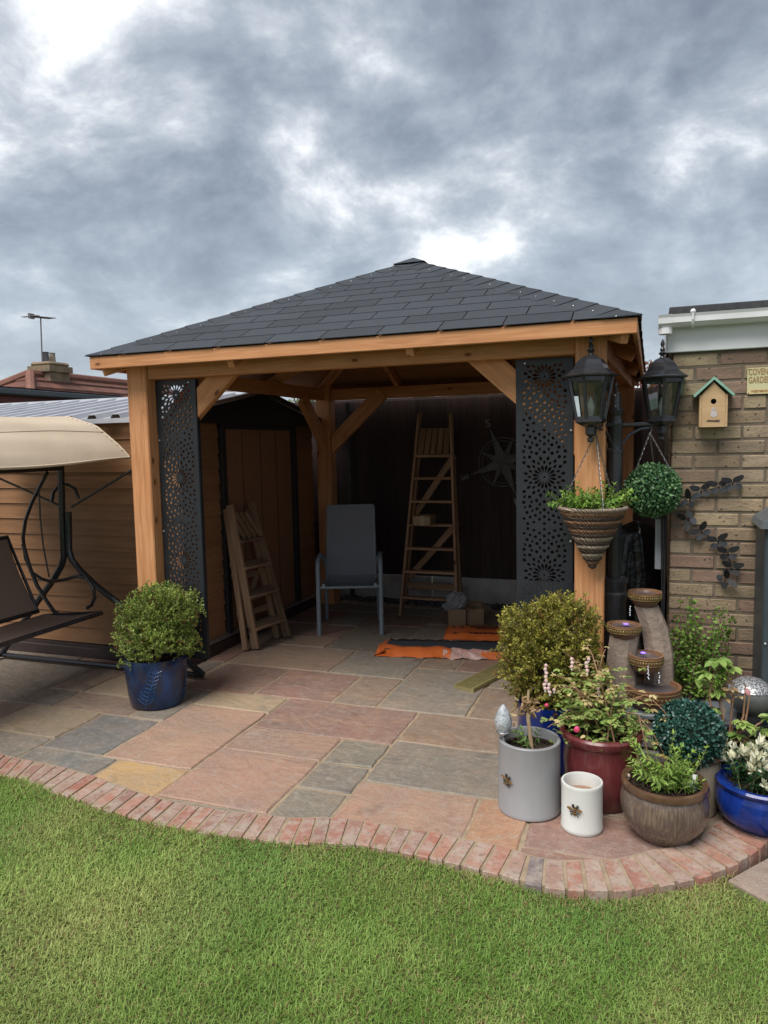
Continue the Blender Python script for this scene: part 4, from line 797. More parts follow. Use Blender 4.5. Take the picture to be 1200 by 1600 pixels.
mb = MB(); mb.tube([Q(-.205, .59, 1.04), Q(.205, .59, 1.04)], .012, 8); mb.build('top_bar', M['chairm'], ch, True)
prof = [(-.005, .428), (.08, .418), (.2, .40), (.34, .40), (.41, .445), (.465, .62), (.51, .77), (.555, .92), (.592, 1.042)]
mb = MB(); k = len(prof)
for t_ in (0, .008):
    for (v, z) in prof:
        for a in (-.205, -.1, 0, .1, .205): mb.v.append(Q(a, v + t_, z - .012 * (1 - (a / .205) ** 2) * (1 if z < .5 else 0) - t_))
mb.f = [(i * 5 + j, i * 5 + j + 1, i * 5 + j + 6, i * 5 + j + 5) for i in range(k - 1) for j in range(4)]; o_ = 5 * k; mb.f += [tuple(reversed([x + o_ for x in f])) for f in mb.f]; mb.m = [0] * len(mb.f); mb.build('sling', M['sling'], ch, True)
# ---- tall stepladder
M['oldwood'] = wood('old_ladder_wood', (.42, .26, .155), (.33, .195, .115), (.19, .11, .07), .75, True, .15, .4); M['grey_wood'] = wood('weathered_wood', (.26, .17, .105), (.20, .125, .078), (.11, .07, .045), .85, True, .2, .5)
fl = gnd(626, 962); fr = Vector((onY(715.5, 958, fl.y).x, fl.y, 0)); tl = onY(655.5, 648, 6.70); tr = onY(704.5, 647, 6.70)
ld = thing('tall_stepladder', 'tall dark wooden stepladder standing open by the fence', 'stepladder', (fl + fr) / 2 + Vector((0, .25, 0)))
def rail(t, m_, p, q, wd=.07, th=.024): return plank('rail', m_, t, p, q, th, wd, (0, 1, 0), .004)
rail(ld, M['oldwood'], fl, tl); rail(ld, M['oldwood'], fr, tr)
zt = tl.z; pl_z = onY(680, 712, 6.64).z; bl_, br_ = Vector((onY(634, 935, fl.y + .5).x, fl.y + .5, 0)), Vector((onY(721, 935, fl.y + .5).x, fl.y + .5, 0))
b_top = lambda f, s: f.lerp(s, .80)
for a, b in ((bl_, fl.lerp(tl, .80) + Vector((0.02, .05, 0))), (br_, fr.lerp(tr, .80) + Vector((.0, .05, 0)))): rail(ld, M['oldwood'], a, b, .045, .022)
for py in (748, 784, 820, 856, 891, 930):
    z = onY(670, py, 6.52).z; f = z / zt; a = fl.lerp(tl, f); b = fr.lerp(tr, f); a.z = b.z = z; a.x += .0; plank('step', M['oldwood'], ld, a, b, .085, .022, (0, 0, 1))
ba = bl_.lerp(fl.lerp(tl, .8), .14) + Vector((0, .0, 0)); plank('back_rail', M['oldwood'], ld, bl_.lerp(fl.lerp(tl, .8), .13), br_.lerp(fr.lerp(tr, .8), .13), .02, .07, (0, 0, 1))
def bk(side, f): return (bl_.lerp(fl.lerp(tl, .8) + Vector((.02, .05, 0)), f) if side == 0 else br_.lerp(fr.lerp(tr, .8) + Vector((0, .05, 0)), f)) + Vector((0, .016, 0))
plank('cross_brace', M['oldwood'], ld, bk(0, .18), bk(1, .56), .014, .06, (0, 0, 1)); plank('cross_brace', M['oldwood'], ld, bk(0, .60), bk(1, .99), .014, .06, (0, 0, 1))
f0 = pl_z / zt; f1 = onY(680, 669, 6.72).z / zt; pla = fl.lerp(tl, f0); plb = fr.lerp(tr, f0); plank('step', M['oldwood'], ld, pla, plb, .09, .025)
for i in range(5):
    t_ = (i + .5) / 5; a = pla.lerp(plb, .06 + t_ * .88) + Vector((0, -.03, .014)); b = fl.lerp(tl, f1).lerp(fr.lerp(tr, f1), .06 + t_ * .88) + Vector((.012, -.015, 0)); plank('platform_slat', M['grey_wood'], ld, a, b, .05, .016, (0, -1, .3))
for p in (tl, tr):
    mb = MB(); mb.tube([p + Vector((0, 0, -.06)), p + Vector((.004, 0, .0)), p + Vector((-.008, -.0, .03))], [.016, .02, .012], 8); mb.build('rail_tip', M['grey_wood'], ld, True)
# parcel on the third step
z = onY(670, 820, 6.52).z + .011; a = onY(652, 822, 6.5); pc = thing('wrapped_parcel', 'small parcel taped in brown paper on a stepladder step', 'parcel', (a.x + .1, 6.47, z))
M['kraft'] = pm('kraft_paper', (.34, .245, .15), (.28, .20, .12), 9, rough=.75, bump=.15, bsc=40); M['kraft2'] = pm('kraft_light', (.42, .31, .20), (.36, .26, .165), 9, rough=.7)
mb = MB(); mb.box((a.x, 6.36, z), (a.x + .165, 6.56, z + .085), ch=.006); mb.build('box', M['kraft'], pc); 
mb = MB(); mb.box((a.x + .07, 6.357, z + .0), (a.x + .115, 6.563, z + .0875)); mb.build('tape', M['kraft2'], pc)
# ---- small weathered stepladder leaning on the shed door frame
sl0 = thing('small_stepladder', 'short weathered grey wooden stepladder leaning on the shed door', 'stepladder', (-2.92, 5.15, 0))
F0, F1 = gnd(400, 1016), gnd(449, 997); B0, B1 = gnd(384, 1018), gnd(433, 999)
T0 = onX(359, 789, -3.075); T1 = onX(393, 785, -3.075); U0 = onX(353, 795, -3.12); U1 = onX(389, 795, -3.12)
def rl(p, q, wd, th): plank('rail', M['grey_wood'], sl0, p + Vector((0, 0, .012)), q, wd, th, (1, 0, .3), .003)
rl(F0, T0, .028, .062); rl(F1, T1, .028, .062); rl(B0, U0, .026, .045); rl(B1, U1, .026, .045)
for f in (.155, .375, .575):
    a = F0.lerp(T0, f); b = F1.lerp(T1, f); plank('step', M['grey_wood'], sl0, a, b, .105, .02, (.35, 0, 1), .003)
for i in range(4):
    t_ = .15 + i * .22; a = F0.lerp(T0, .765).lerp(F1.lerp(T1, .765), t_ + .12) + Vector((.02, 0, 0)); b = F0.lerp(T0, .96).lerp(F1.lerp(T1, .96), t_ - .12) + Vector((-.01, 0, -.02)); plank('platform_slat', M['grey_wood'], sl0, a, b, .045, .014, (1, 0, .3), .003)
plank('step', M['grey_wood'], sl0, F0.lerp(T0, .755), F1.lerp(T1, .755), .08, .018, (.35, 0, 1), .003)
plank('cross_brace', M['grey_wood'], sl0, B0.lerp(U0, .2) + Vector((-.012, 0, 0)), B1.lerp(U1, .56) + Vector((-.012, 0, 0)), .05, .012, (1, 0, 0), .003)
for f in (.25, .52, .60): plank('back_rail', M['grey_wood'], sl0, B0.lerp(U0, f) + Vector((-.018, -.02, 0)), B1.lerp(U1, f) + Vector((-.018, .02, 0)), .05, .012, (1, 0, .3), .003)
# ---- shingle packs
M['orange'] = pm('orange_film', (.62, .15, .035), (.52, .115, .025), 6, rough=.35, bump=.5, bsc=18, bd=.01); M['clear'] = pm('clear_film', (.42, .20, .16), (.55, .42, .38), 20, rough=.25, bump=.7, bsc=30, bd=.012)
def crumple(mb, pts_top, z0, hfun, m_=0): pass
A_, B_ = gnd(588, 1026), gnd(790, 1031); dx_ = (B_ - A_).normalized(); dy_ = Vector((-dx_.y, dx_.x, 0)); LP = (B_ - A_).length + .12
pk = thing('open_shingle_pack', 'opened pack of black roof shingles in torn orange wrapper', 'shingle pack', A_ + dx_ * LP / 2 + dy_ * .17)
Pk = LC(A_, dx_, dy_)
WPK = .34
for i in range(2):
    mb = MB(); z0 = .004; mb.add([], []); 
    a0_, a1_ = (.06, .155) if i == 0 else (.160, .285)
    vs = [Pk(.05, a0_, z0), Pk(LP - .02, a0_, z0), Pk(LP - .02, a1_, z0), Pk(.05, a1_, z0)]; mb.prism(vs, (0, 0, .042 + .004 * i)); mb.build('shingle_strip', M['felt'], pk, fix=True)
def film(name, mat, u0, u1, v0, v1, zf, nu=40, nv=7):
    mb = MB(); vs = []
    for i in range(nu + 1):
        for j in range(nv + 1):
            u = u0 + (u1 - u0) * i / nu; v = v0(u) + (v1(u) - v0(u)) * j / nv; vs.append(Pk(u, v, zf(u, j / nv) + random.uniform(-.0025, .0025)))
    fs = [(i * (nv + 1) + j, (i + 1) * (nv + 1) + j, (i + 1) * (nv + 1) + j + 1, i * (nv + 1) + j + 1) for i in range(nu) for j in range(nv)]; mb.add(vs, fs); return mb.build(name, mat, pk, True, 60)
film('torn_wrapper', M['orange'], .0, .56, lambda u: -.012 + .005 * math.sin(u * 17), lambda u: (.12 + .03 * math.sin(u * 14 + 1) - .05 * max(0, u - .33) / .2), lambda u, t: .006 + .05 * math.sin(min(t, .75) * 2.0) + .003 * math.sin(u * 33 + t * 5))
film('torn_wrapper', M['orange'], .78, LP - .04, lambda u: -.012, lambda u: .03 + .03 * (u - .78), lambda u, t: .004 + .045 * t)
film('torn_wrapper', M['clear'], .5, .86, lambda u: -.015 + .006 * math.sin(u * 30), lambda u: .075 + .012 * math.sin(u * 23), lambda u, t: .004 + .05 * min(t * 1.3, 1) + .006 * math.sin(u * 41 + t * 9))
film('torn_wrapper', M['clear'], .06, LP - .05, lambda u: .28, lambda u: .365 + .02 * math.sin(u * 9) + .012 * math.sin(u * 31), lambda u, t: .05 * (1 - t) + .006 + .012 * abs(math.sin(u * 29 + t * 7)))
film('torn_wrapper', M['orange'], -.02, .06, lambda u: -.01, lambda u: .33, lambda u, t: .006 + .04 * min(1, (u + .02) / .07))
# sealed pack behind
A2 = gnd(693, 1004); B2 = Vector(A2) + dx_ * .95; pk2 = thing('sealed_shingle_pack', 'sealed orange pack of roofing shingles with black print', 'shingle pack', A2 + dx_ * .48 + dy_ * .16)
P2 = LC(A2, dx_, dy_); W2 = .335; Z2 = .062
mb = MB(); nu, nv = 30, 10
vs = [];
for i in range(nu + 1):
    for j in range(nv + 1):
        u = i / nu; v = j / nv; e_ = min(u, 1 - u, .06) / .06; e2 = min(v, 1 - v, .1) / .1; vs.append(P2(u * .95, v * W2, .004 + Z2 * min(1, e_ + .55) * min(1, e2 + .45) * (1 - .12 * (1 - e_)) + random.uniform(-.0012, .0012)))
mb.add(vs, [(i * (nv + 1) + j, (i + 1) * (nv + 1) + j, (i + 1) * (nv + 1) + j + 1, i * (nv + 1) + j + 1) for i in range(nu) for j in range(nv)])
lo = [P2(0, 0, .0), P2(.95, 0, 0), P2(.95, W2, 0), P2(0, W2, 0)]; hi = [p + Vector((0, 0, .034)) for p in lo]; mb.add(lo + hi, [(0, 1, 5, 4), (1, 2, 6, 5), (2, 3, 7, 6), (3, 0, 4, 7)]); mb.build('wrapper', M['orange'], pk2, True, 60)
M['ink'] = pm('black_ink', (.012, .012, .012), rough=.6)
def text_mesh(body, size, mat, ext=.0006, bold=0.0, spacing=1.0, align='LEFT'):
    cu = bpy.data.curves.new('text', 'FONT'); cu.body = body; cu.size = size; cu.extrude = ext; cu.offset = bold; cu.space_character = spacing; cu.align_x = align; cu.resolution_u = 3
    o = bpy.data.objects.new('text', cu); COL.objects.link(o); dg = bpy.context.evaluated_depsgraph_get(); me = bpy.data.meshes.new_from_object(o.evaluated_get(dg)); bpy.data.objects.remove(o); me.materials.clear(); me.materials.append(mat); return me
def pltext(body, u, v, size, sx=1.0):
    mt = Matrix((dx_ * sx, dy_, Vector((0, 0, 1)))).transposed().to_4x4(); mt.translation = P2(u, v, Z2 + .0065); put('printed_text', text_mesh(body, size, M['ink'], .0006, .0016), pk2, mt)
pltext('FIBREGLASS ASPHALT ROOFING', .20, .035, .062, .98); pltext('FIBREGLASS ASPHALT ROOFING', .20, .235, .050, 1.1); pltext('SHINGLES', .26, .19, .034, 1.0)
for (u, v) in ((.045, .225), (.115, .225), (.07, .03)):
    mb = MB(); mb.prism([P2(u, v, Z2 + .006), P2(u + .045, v, Z2 + .006), P2(u + .0225, v + .05, Z2 + .006)], (0, 0, .001)); mb.build('printed_mark', M['ink'], pk2, fix=True)
# ---- decking offcut
a, b = gnd(709, 1076, .0), gnd(740, 1083, .0); db = thing('decking_board', 'green treated grooved decking board lying on the slabs', 'board', (a + b) / 2)
wv = b - a; wdir = wv.normalized(); wl = wv.length; ldir = (gnd(806, 1038) - b); ldir = (ldir - wdir * ldir.dot(wdir)).normalized(); lb_ = .95
prof = [(0, .0), (wl, .0)]; ng = 7; top = [(wl, .020), (wl - .003, .028)]
for i in range(ng):
    c_ = wl - .012 - (wl - .024) * (i + .5) / ng; w2 = (wl - .024) / ng
    top += [(c_ + w2 * .30, .028), (c_ + w2 * .16, .021), (c_ - w2 * .16, .021), (c_ - w2 * .30, .028)]
top += [(.003, .028), (0, .020)]
mb = MB(); poly_ = [a + wdir * p + Vector((0, 0, z + .002)) for p, z in prof + top]; mb.prism(poly_, ldir * lb_); mb.build('plank', pm('treated_pine', (.27, .235, .10), (.22, .185, .075), 14, rough=.75, bump=.3), db, fix=True)
# ---- cardboard boxes and film
M['card'] = pm('cardboard', (.34, .225, .13), (.30, .195, .11), 7, rough=.8, rnd=.06)
def cbox(name, label, pl_, wpx, hpx, dpt, ang, flaps):
    p = gnd(*pl_); s = mpp(p); w_ = wpx * s; h_ = hpx * s; t = thing(name, label, 'box', p, rotz=0); u = Vector((math.cos(ang), math.sin(ang), 0)); v = Vector((-u.y, u.x, 0)); q = LC(p, u, v); th = .004
    def wall(n_, pts, d_): mb = MB(); mb.prism(pts, d_); mb.build(n_, M['card'], t, fix=True)
    wall('front', [q(0, 0, 0), q(w_, 0, 0), q(w_, 0, h_), q(0, 0, h_)], v * th); wall('back', [q(0, dpt, 0), q(w_, dpt, 0), q(w_, dpt, h_), q(0, dpt, h_)], -v * th)
    wall('side', [q(0, th, 0), q(0, dpt - th, 0), q(0, dpt - th, h_), q(0, th, h_)], u * th); wall('side', [q(w_, th, 0), q(w_, dpt - th, 0), q(w_, dpt - th, h_), q(w_, th, h_)], -u * th); wall('bottom', [q(th, th, .002), q(w_ - th, th, .002), q(w_ - th, dpt - th, .002), q(th, dpt - th, .002)], (0, 0, .004))
    for f in flaps:
        if f == 'l': wall('flap', [q(0, .005, h_), q(0, dpt - .005, h_), q(-.06, dpt - .005, h_ + .03), q(-.06, .005, h_ + .03)], (0, 0, .003))
        if f == 'b': wall('flap', [q(.005, dpt, h_), q(w_ - .005, dpt, h_), q(w_ - .005, dpt + .05, h_ + .02), q(.005, dpt + .05, h_ + .02)], (0, 0, .003))
        if f == 'r': wall('flap', [q(w_, .005, h_), q(w_, dpt - .005, h_), q(w_ + .07, dpt - .005, h_ - .012), q(w_ + .07, .005, h_ - .012)], (0, 0, .003))
    return t, q, w_, h_
tb, qb, wb, hb = cbox('bagged_box', 'open cardboard box with a clear plastic bag bursting out', (701, 979), 27, 27, .17, .30, 'r')
cbox('open_box', 'empty open cardboard box beside the one with the bag', (729, 977), 27, 26, .17, .30, 'br')
bg = MB(); c_ = qb(wb * .5, .08, hb + .055); bg.ball(c_, .085, 0, 18, 12, (1.05, .9, .95), .16); bg.ball(c_ + Vector((-.06, -.03, -.045)), .06, 0, 14, 8, (1, .9, .6), .2)
gb = G('clear_bag'); tr_ = gb.new('ShaderNodeBsdfTransparent'); tr_.inputs[0].default_value = (.85, .87, .9, 1); mx_ = gb.new('ShaderNodeMixShader'); gb.set(gb.b.inputs['Base Color'], (.45, .46, .5)); gb.set(gb.b.inputs['Roughness'], .18); mx_.inputs[0].default_value = .5; gb.l.new(tr_.outputs[0], mx_.inputs[1]); gb.l.new(gb.b.outputs[0], mx_.inputs[2]); gb.l.new(mx_.outputs[0], gb.n['Material Output'].inputs[0])
tag(bg.build('plastic_bag', gb.m), 'crumpled clear plastic bag stuffed into the cardboard box', 'plastic bag')
# ---- compass star on the fence
cc = onY(786, 722, FY - .05); cs_ = thing('compass_wall_art', 'dark metal compass star hanging on the brown fence', 'wall art', cc); M['pewter'] = pm('pewter', (.17, .18, .175), (.11, .118, .115), 12, rough=.5, metal=.35)
s_ = mpp(cc); rot0 = math.radians(21)
def cpt(r, a, d=0): return cc + Vector((r * math.cos(a), -d, r * math.sin(a)))
for i in range(8):
    a = math.pi / 2 + rot0 + i * math.pi / 4; Lr = (58 if i % 2 == 0 else 47) * s_; hw_ = .115
    if i % 2: Lr = 42 * s_
    mb = MB(); pts = [cpt(0, 0, .03), cpt(Lr * .26, a + .5, 0.004), cpt(Lr, a, .004), cpt(Lr * .26, a - .5, .004)]; mb.add(pts, [(0, 1, 2), (0, 2, 3)]); mb.add([p + Vector((0, .004, 0)) for p in pts], [(2, 1, 0), (3, 2, 0)]); mb.build('star_point', M['pewter'], cs_)
for r_, w_ in ((38, .0035), (33, .0025)):
    mb = MB(); mb.tube([cpt(r_ * s_, 2 * math.pi * i / 48, .0) for i in range(48)], w_, 6, closed=True); mb.build('ring', M['pewter'], cs_, True)
for i, ltr in enumerate('SENW'):
    a = math.pi / 2 + rot0 + i * math.pi / 2; p = cpt(67 * s_, a, .006); me = text_mesh(ltr, .10, M['pewter'], .004, .003, 1, 'CENTER'); put('compass_letter', me, cs_, Matrix.Translation(p) @ Matrix.Rotation(math.pi / 2, 4, 'X') @ Matrix.Rotation(a - math.pi / 2, 4, 'Z') @ Matrix.Translation((0, -.045, 0)))
# ---- swing seat, long axis along the shed front towards the camera
XF = -3.70; YE = 4.30
far_top = onY(203, 716, YE)
sw = thing('swing_seat', 'black tube framed garden swing seat with cream canopy and brown mesh seat', 'swing seat', (-4.2, 3.4, 0))
M['canvas'] = pm('cream_canvas', (.56, .46, .345), (.52, .425, .315), 3, rough=.85, bump=.25, bsc=5, bd=.02); M['mesh_fab'] = pm('brown_mesh', (.21, .15, .115), (.26, .19, .15), 300, rough=.8, bump=.4, bsc=600, bd=.001)
YN = 2.15; ytop = YE
# canopy: arch across x, straight along y
xf, zf_ = far_top.x, far_top.z; tp = onY(104, 647, YE); cw = 1.25; nA, nB = 48, 30
def can(t, y, off=0):   # t 0 = front edge, 1 = back edge
    x = xf - cw * t; rise = .30; a = abs(2 * t - 1); z = zf_ + rise * (1 - a ** 2.6); yy = y
    sag = .018 * math.sin((y - YN) / (YE - YN) * math.pi) * (1 if t < .02 or t > .98 else .4); wr = .007 * math.sin(y * 5 + t * 11) + .006 * math.sin(t * 31 + y * 1.7) + .004 * math.sin(t * 55 + y * 4.1) * math.sin(y * 2.3); return Vector((x, yy, z - sag + wr - off))
mb = MB()
for off in (0, .004):
    k0 = len(mb.v)
    for i in range(nA + 1):
        for j in range(nB + 1): mb.v.append(can(i / nA, YN + (YE - YN) * j / nB, off))
    fs = [(k0 + i * (nB + 1) + j, k0 + i * (nB + 1) + j + 1, k0 + (i + 1) * (nB + 1) + j + 1, k0 + (i + 1) * (nB + 1) + j) for i in range(nA) for j in range(nB)]; mb.f += fs if off == 0 else [tuple(reversed(f)) for f in fs]
mb.m = [0] * len(mb.f); cn = mb.build('canopy', M['canvas'], sw, True, 70, fix=False)
mb = MB()
for y in (YN, YE - .004): mb.tube([can(i / 24, y, .004) for i in range(25)], .008, 6)
mb.tube([can(0, YN + (YE - YN) * j / 20, .006) for j in range(21)], .009, 6); mb.build('canopy_hem', M['canvas'], cn, True); mb = MB(); [mb.tube([can(tt_, YN + (YE - YN) * j / 30, -.001) for j in range(31)], .0035, 5) for tt_ in (.17,)]; mb.build('canopy_hem', M['canvas'], cn, True)
mb = MB(); y_ = YE - .02
for i in range(1, 14): mb.tube([can(i / 30, y_ - .014), can(i / 30, y_ + .012) + Vector((0, .006, -.008))], .0035, 5)
mb.build('lacing', M['blackmatt'], cn)
T_ = .024
def sp(px, py, Y=YE - .08): return onY(px, py, Y)
def endframe(Y, near=False):
    dY = Vector((0, Y - (YE - .08), 0)); f = lambda a, b: sp(a, b) + dY
    g0 = f(188, 945); k_ = f(135, 900); tt = (.03 - k_.z) / (g0.z - k_.z); g0f = k_ + (g0 - k_) * tt; l0 = f(62, 935); bk = Vector((l0.x - .42, l0.y, .03))
    mb = MB(); mb.tube([f(95, 728), f(97, 800), f(100, 870), f(96, 884), f(84, 905), l0, bk], T_, 10); mb.build('frame_leg', M['black'], sw, True)
    mb = MB(); mb.tube([f(107, 800), f(108, 860), f(112, 874), f(124, 890), f(150, 915), g0, g0f], T_ * .95, 10); mb.build('frame_leg', M['black'], sw, True)
    mb = MB(); mb.tube([bk, g0f], T_ * .8, 8); mb.build('foot_bar', M['black'], sw, True)
    mb = MB(); mb.tube([f(98, 792), f(0, 748), f(-60, 722)], .009, 6); mb.tube([f(112, 792), f(205, 735)], .009, 6); mb.build('canopy_strut', M['black'], sw, True)
    mb = MB(); mb.tube([f(81, 784), f(84, 768), f(93, 759), f(105, 757), f(117, 763), f(123, 779)], .012, 8); mb.build('hanger_hook', M['black'], sw, True)
    return bk, g0f
e1 = endframe(YE - .08); e2 = endframe(YN + .08)
mb = MB(); mb.tube([sp(95, 730), sp(95, 730) + Vector((0, YN + .16 - YE, 0))], T_, 10); mb.build('top_bar', M['black'], sw, True)
mb = MB(); mb.tube([e1[0], e2[0]], T_ * .8, 8); mb.build('foot_bar', M['black'], sw, True)
YS = YE - .22
s_fr = onY(158, 955, YS); s_bk = onY(72, 962, YS); zs = s_fr.z; seat_f = s_fr.x; seat_b = seat_f - .50; YS0 = YN + .28
def seatq(x, y, z): return Vector((x, y, z))
mb = MB(); n = 12
for off in (0, .012):
    k0 = len(mb.v)
    for i in range(n + 1):
        for (t) in (0, .25, .5, .75, 1):
            mb.v.append(Vector((seat_f + (seat_b - seat_f) * t, YS0 + (YS - YS0) * i / n, zs - .05 * t - .02 * math.sin(t * math.pi) - off)))
    fs = [(k0 + i * 5 + j, k0 + (i + 1) * 5 + j, k0 + (i + 1) * 5 + j + 1, k0 + i * 5 + j + 1) for i in range(n) for j in range(4)]; mb.f += fs if off == 0 else [tuple(reversed(f)) for f in fs]
mb.m = [0] * len(mb.f); mb.build('seat', M['mesh_fab'], sw, True)
mb = MB(); zb_ = zs - .05; fr_ = [(seat_f, YS0, zs - .014), (seat_f, YS, zs - .014), (seat_b, YS, zb_ - .014), (seat_b, YS0, zb_ - .014)]; mb.tube(fr_, .016, 8, closed=True); mb.build('seat_frame', M['black'], sw, True)
b0 = Vector((seat_b - .02, 0, zb_ + .03)); b1 = Vector((seat_b - .26, 0, zb_ + .56)); yo = [YS0 + .02, YS - .05]
mb = MB()
for off in (0, .012):
    k0 = len(mb.v)
    for t in (0, .25, .5, .75, 1):
        for y in (yo[0], (yo[0] + yo[1]) / 2, yo[1]): p = b0.lerp(b1, t); mb.v.append(Vector((p.x - .03 * math.sin(t * math.pi) - off, y, p.z)))
    fs = [(k0 + i * 3 + j, k0 + i * 3 + j + 1, k0 + (i + 1) * 3 + j + 1, k0 + (i + 1) * 3 + j) for i in range(4) for j in range(2)]; mb.f += fs if off == 0 else [tuple(reversed(f)) for f in fs]
mb.m = [0] * len(mb.f); mb.build('backrest', M['mesh_fab'], sw, True)
mb = MB(); mb.tube([(b0.x, yo[0], b0.z), (b1.x, yo[0], b1.z), (b1.x, yo[1], b1.z), (b0.x, yo[1], b0.z)], .016, 8, closed=True); mb.build('back_frame', M['black'], sw, True)
for y in (YS, YS0):
    f = lambda a, b: onY(a, b, YS) + Vector((0, y - YS, 0))
    mb = MB(); mb.tube([f(74, 738), f(64, 757), f(50, 785), f(40, 812), f(36, 840), f(40, 872), f(50, 895), f(66, 905), f(82, 909), f(105, 905), f(122, 900), f(136, 904), f(146, 918), f(148, 934), f(143, 946), f(136, 950)], .0125, 8); mb.build('arm_loop', M['black'], sw, True)
    mb = MB(); mb.tube([f(36, 850), f(46, 885), f(58, 915), f(72, 938), f(84, 955), f(95, 962)], .014, 8); mb.build('arm_rail', M['black'], sw, True)
    mb = MB(); mb.tube([f(61, 765), f(63, 810), f(68, 855), f(77, 902)], .006, 6); mb.build('hanger_rod', M['black'], sw, True)
# ================================================================== LAMP POST AND WHAT HANGS FROM IT
LY = 3.99; LB = onY(959.5, 900, LY); LB.z = 0
def zl(py): return onY(964, py, LY).z
lp = thing('lamp_post', 'black cast lamp post with three hexagonal lanterns', 'lamp post', LB)
sL = mpp(LB + Vector((0, 0, 1.6))); K = M['black']
mb = MB(); za, zb_, zc = zl(955), zl(908), zl(703)
mb.lathe([(.10, 0), (.10, .04), (.085, .06), (.068, .12), (.066, zb_ - .10), (.075, zb_ - .075), (.075, zb_ - .06), (.066, zb_ - .05), (.07, zb_ - .01), (.076, zb_), (.076, zb_ + .018), (.06, zb_ + .026), (.04, zb_ + .03)], LB, 24); mb.build('base', K, lp, True)
mb = MB(); mb.lathe([(.0375, zb_ + .02), (.0365, zc)], LB, 48, wob=lambda a, z: 1 + .045 * (abs(math.sin(a * 8)) - .5)); mb.build('fluted_pole', K, lp, True, 60)
mb = MB(); mb.lathe([(.044, zc - .012), (.044, zc), (.036, zc + .01), (.036, zl(668)), (.040, zl(664)), (.040, zl(658)), (.034, zl(654)), (.034, zl(648)), (.04, zl(645)), (.04, zl(640)), (.028, zl(636)), (.024, zl(630)), (.028, zl(624)), (.024, zl(616)), (.012, zl(612)), (.014, zl(609)), (.008, zl(606)), (.012, zl(602)), (.009, zl(599)), (0, zl(596))], LB, 20); mb.build('top_finial', K, lp, True)
zarm = zl(664)
def lantern(off, scale=1.0):
    c = LB + off; c.z = zarm; d = off.normalized(); q = lambda r, z: c + d * 0 + Vector((0, 0, z))
    mb = MB(); a = LB + Vector((0, 0, zarm)); mb.tube([a + d * .03, a + d * (off.length - .02)], .011, 10)
    mb.tube([LB + d * .03 + Vector((0, 0, zl(697))), a + d * .075 + Vector((0, 0, -.05)), a + d * .13 + Vector((0, 0, -.024)), a + d * .19 + Vector((0, 0, -.016))], .008, 8); mb.build('arm', K, lp, True)
    rot = math.atan2(d.y, d.x) + .2; H0, H1 = .028, .232; r0, r1 = .068, .106
    mb = MB(); n = 6
    mb.lathe([(.010, -.085), (.016, -.078), (.016, -.066), (.008, -.060), (.026, -.045), (.026, -.012), (.035, -.008), (.055, .002), (.075, .014), (.075, H0)], c, 6, rot=rot)
    for i in range(6):
        a_ = rot + i * math.pi / 3; u = Vector((math.cos(a_), math.sin(a_), 0)); mb.bar(c + u * r0 + Vector((0, 0, H0)), c + u * r1 + Vector((0, 0, H1)), .014, .012, u)
    rp = [(.106, H1 - .004), (.132, H1), (.134, H1 + .006), (.118, H1 + .014), (.098, H1 + .030), (.092, H1 + .036), (.086, H1 + .038), (.078, H1 + .058), (.062, H1 + .080), (.04, H1 + .096), (.022, H1 + .104), (.012, H1 + .106)]
    mb.lathe(rp, c, 6, rot=rot); ln_ = mb.build('lantern', K, lp, False)
    mb = MB(); zt = H1 + .104; mb.lathe([(.016, zt), (.009, zt + .012), (.02, zt + .024), (.01, zt + .034), (.013, zt + .044), (.006, zt + .056), (.011, zt + .070), (.006, zt + .088), (0, zt + .098)], c, 12); mb.build('finial', K, ln_, True)
    for i in range(6):
        a0, a1 = rot + i * math.pi / 3, rot + (i + 1) * math.pi / 3; f = lambda a_, r, z: c + Vector((math.cos(a_) * r, math.sin(a_) * r, z))
        p = [f(a0, r0 - .004, H0), f(a1, r0 - .004, H0), f(a1, r1 - .004, H1), f(a0, r1 - .004, H1)]; ce = sum(p, Vector()) / 4; mb = MB(); mb.add(p, [(0, 1, 2, 3)]); mb.build('glass_pane', M['glass'], ln_)
        m2 = MB(); m2.bar(f(a0, r1 - .002, H1 - .012), f(a1, r1 - .002, H1 - .012), .006, .02); m2.build('pane_frame', K, ln_); m2 = MB(); m2.bar(f(a0, r0 - .001, H0 + .006), f(a1, r0 - .001, H0 + .006), .006, .014); m2.build('pane_frame', K, ln_)
    mb = MB(); mb.lathe([(.012, H0), (.012, H0 + .035), (.014, H0 + .04), (.018, H0 + .06), (.012, H0 + .085), (.003, H0 + .108), (0, H0 + .112)], c, 12); mb.build('bulb', M['bulb'], ln_, True)
    return c
M['chain'] = pm('chain_steel', (.24, .235, .23), (.14, .135, .13), 60, rough=.45, metal=.6)
M['bulb'] = pm('bulb_glass', (.62, .62, .58), rough=.15)
LR = lantern(RIGHT * .243 + AWAY * .015); LLf = lantern(RIGHT * -.178 + AWAY * -.18); LLb = lantern(RIGHT * -.105 + AWAY * .23)
def chain(mb, p, q, lk=.017):
    p, q = Vector(p), Vector(q); d = q - p; n = max(2, int(d.length / (lk * .78))); t = d.normalized(); u = t.orthogonal().normalized(); v = t.cross(u)
    for i in range(n):
        c = p + d * ((i + .5) / n); w_ = u if i % 2 else v; pts = [c + t * (lk * .5 * math.cos(a)) + w_ * (lk * .26 * math.sin(a)) for a in (0, .9, 2.24, math.pi, 4.04, 5.38)]; mb.tube(pts, .0016, 4, closed=True)
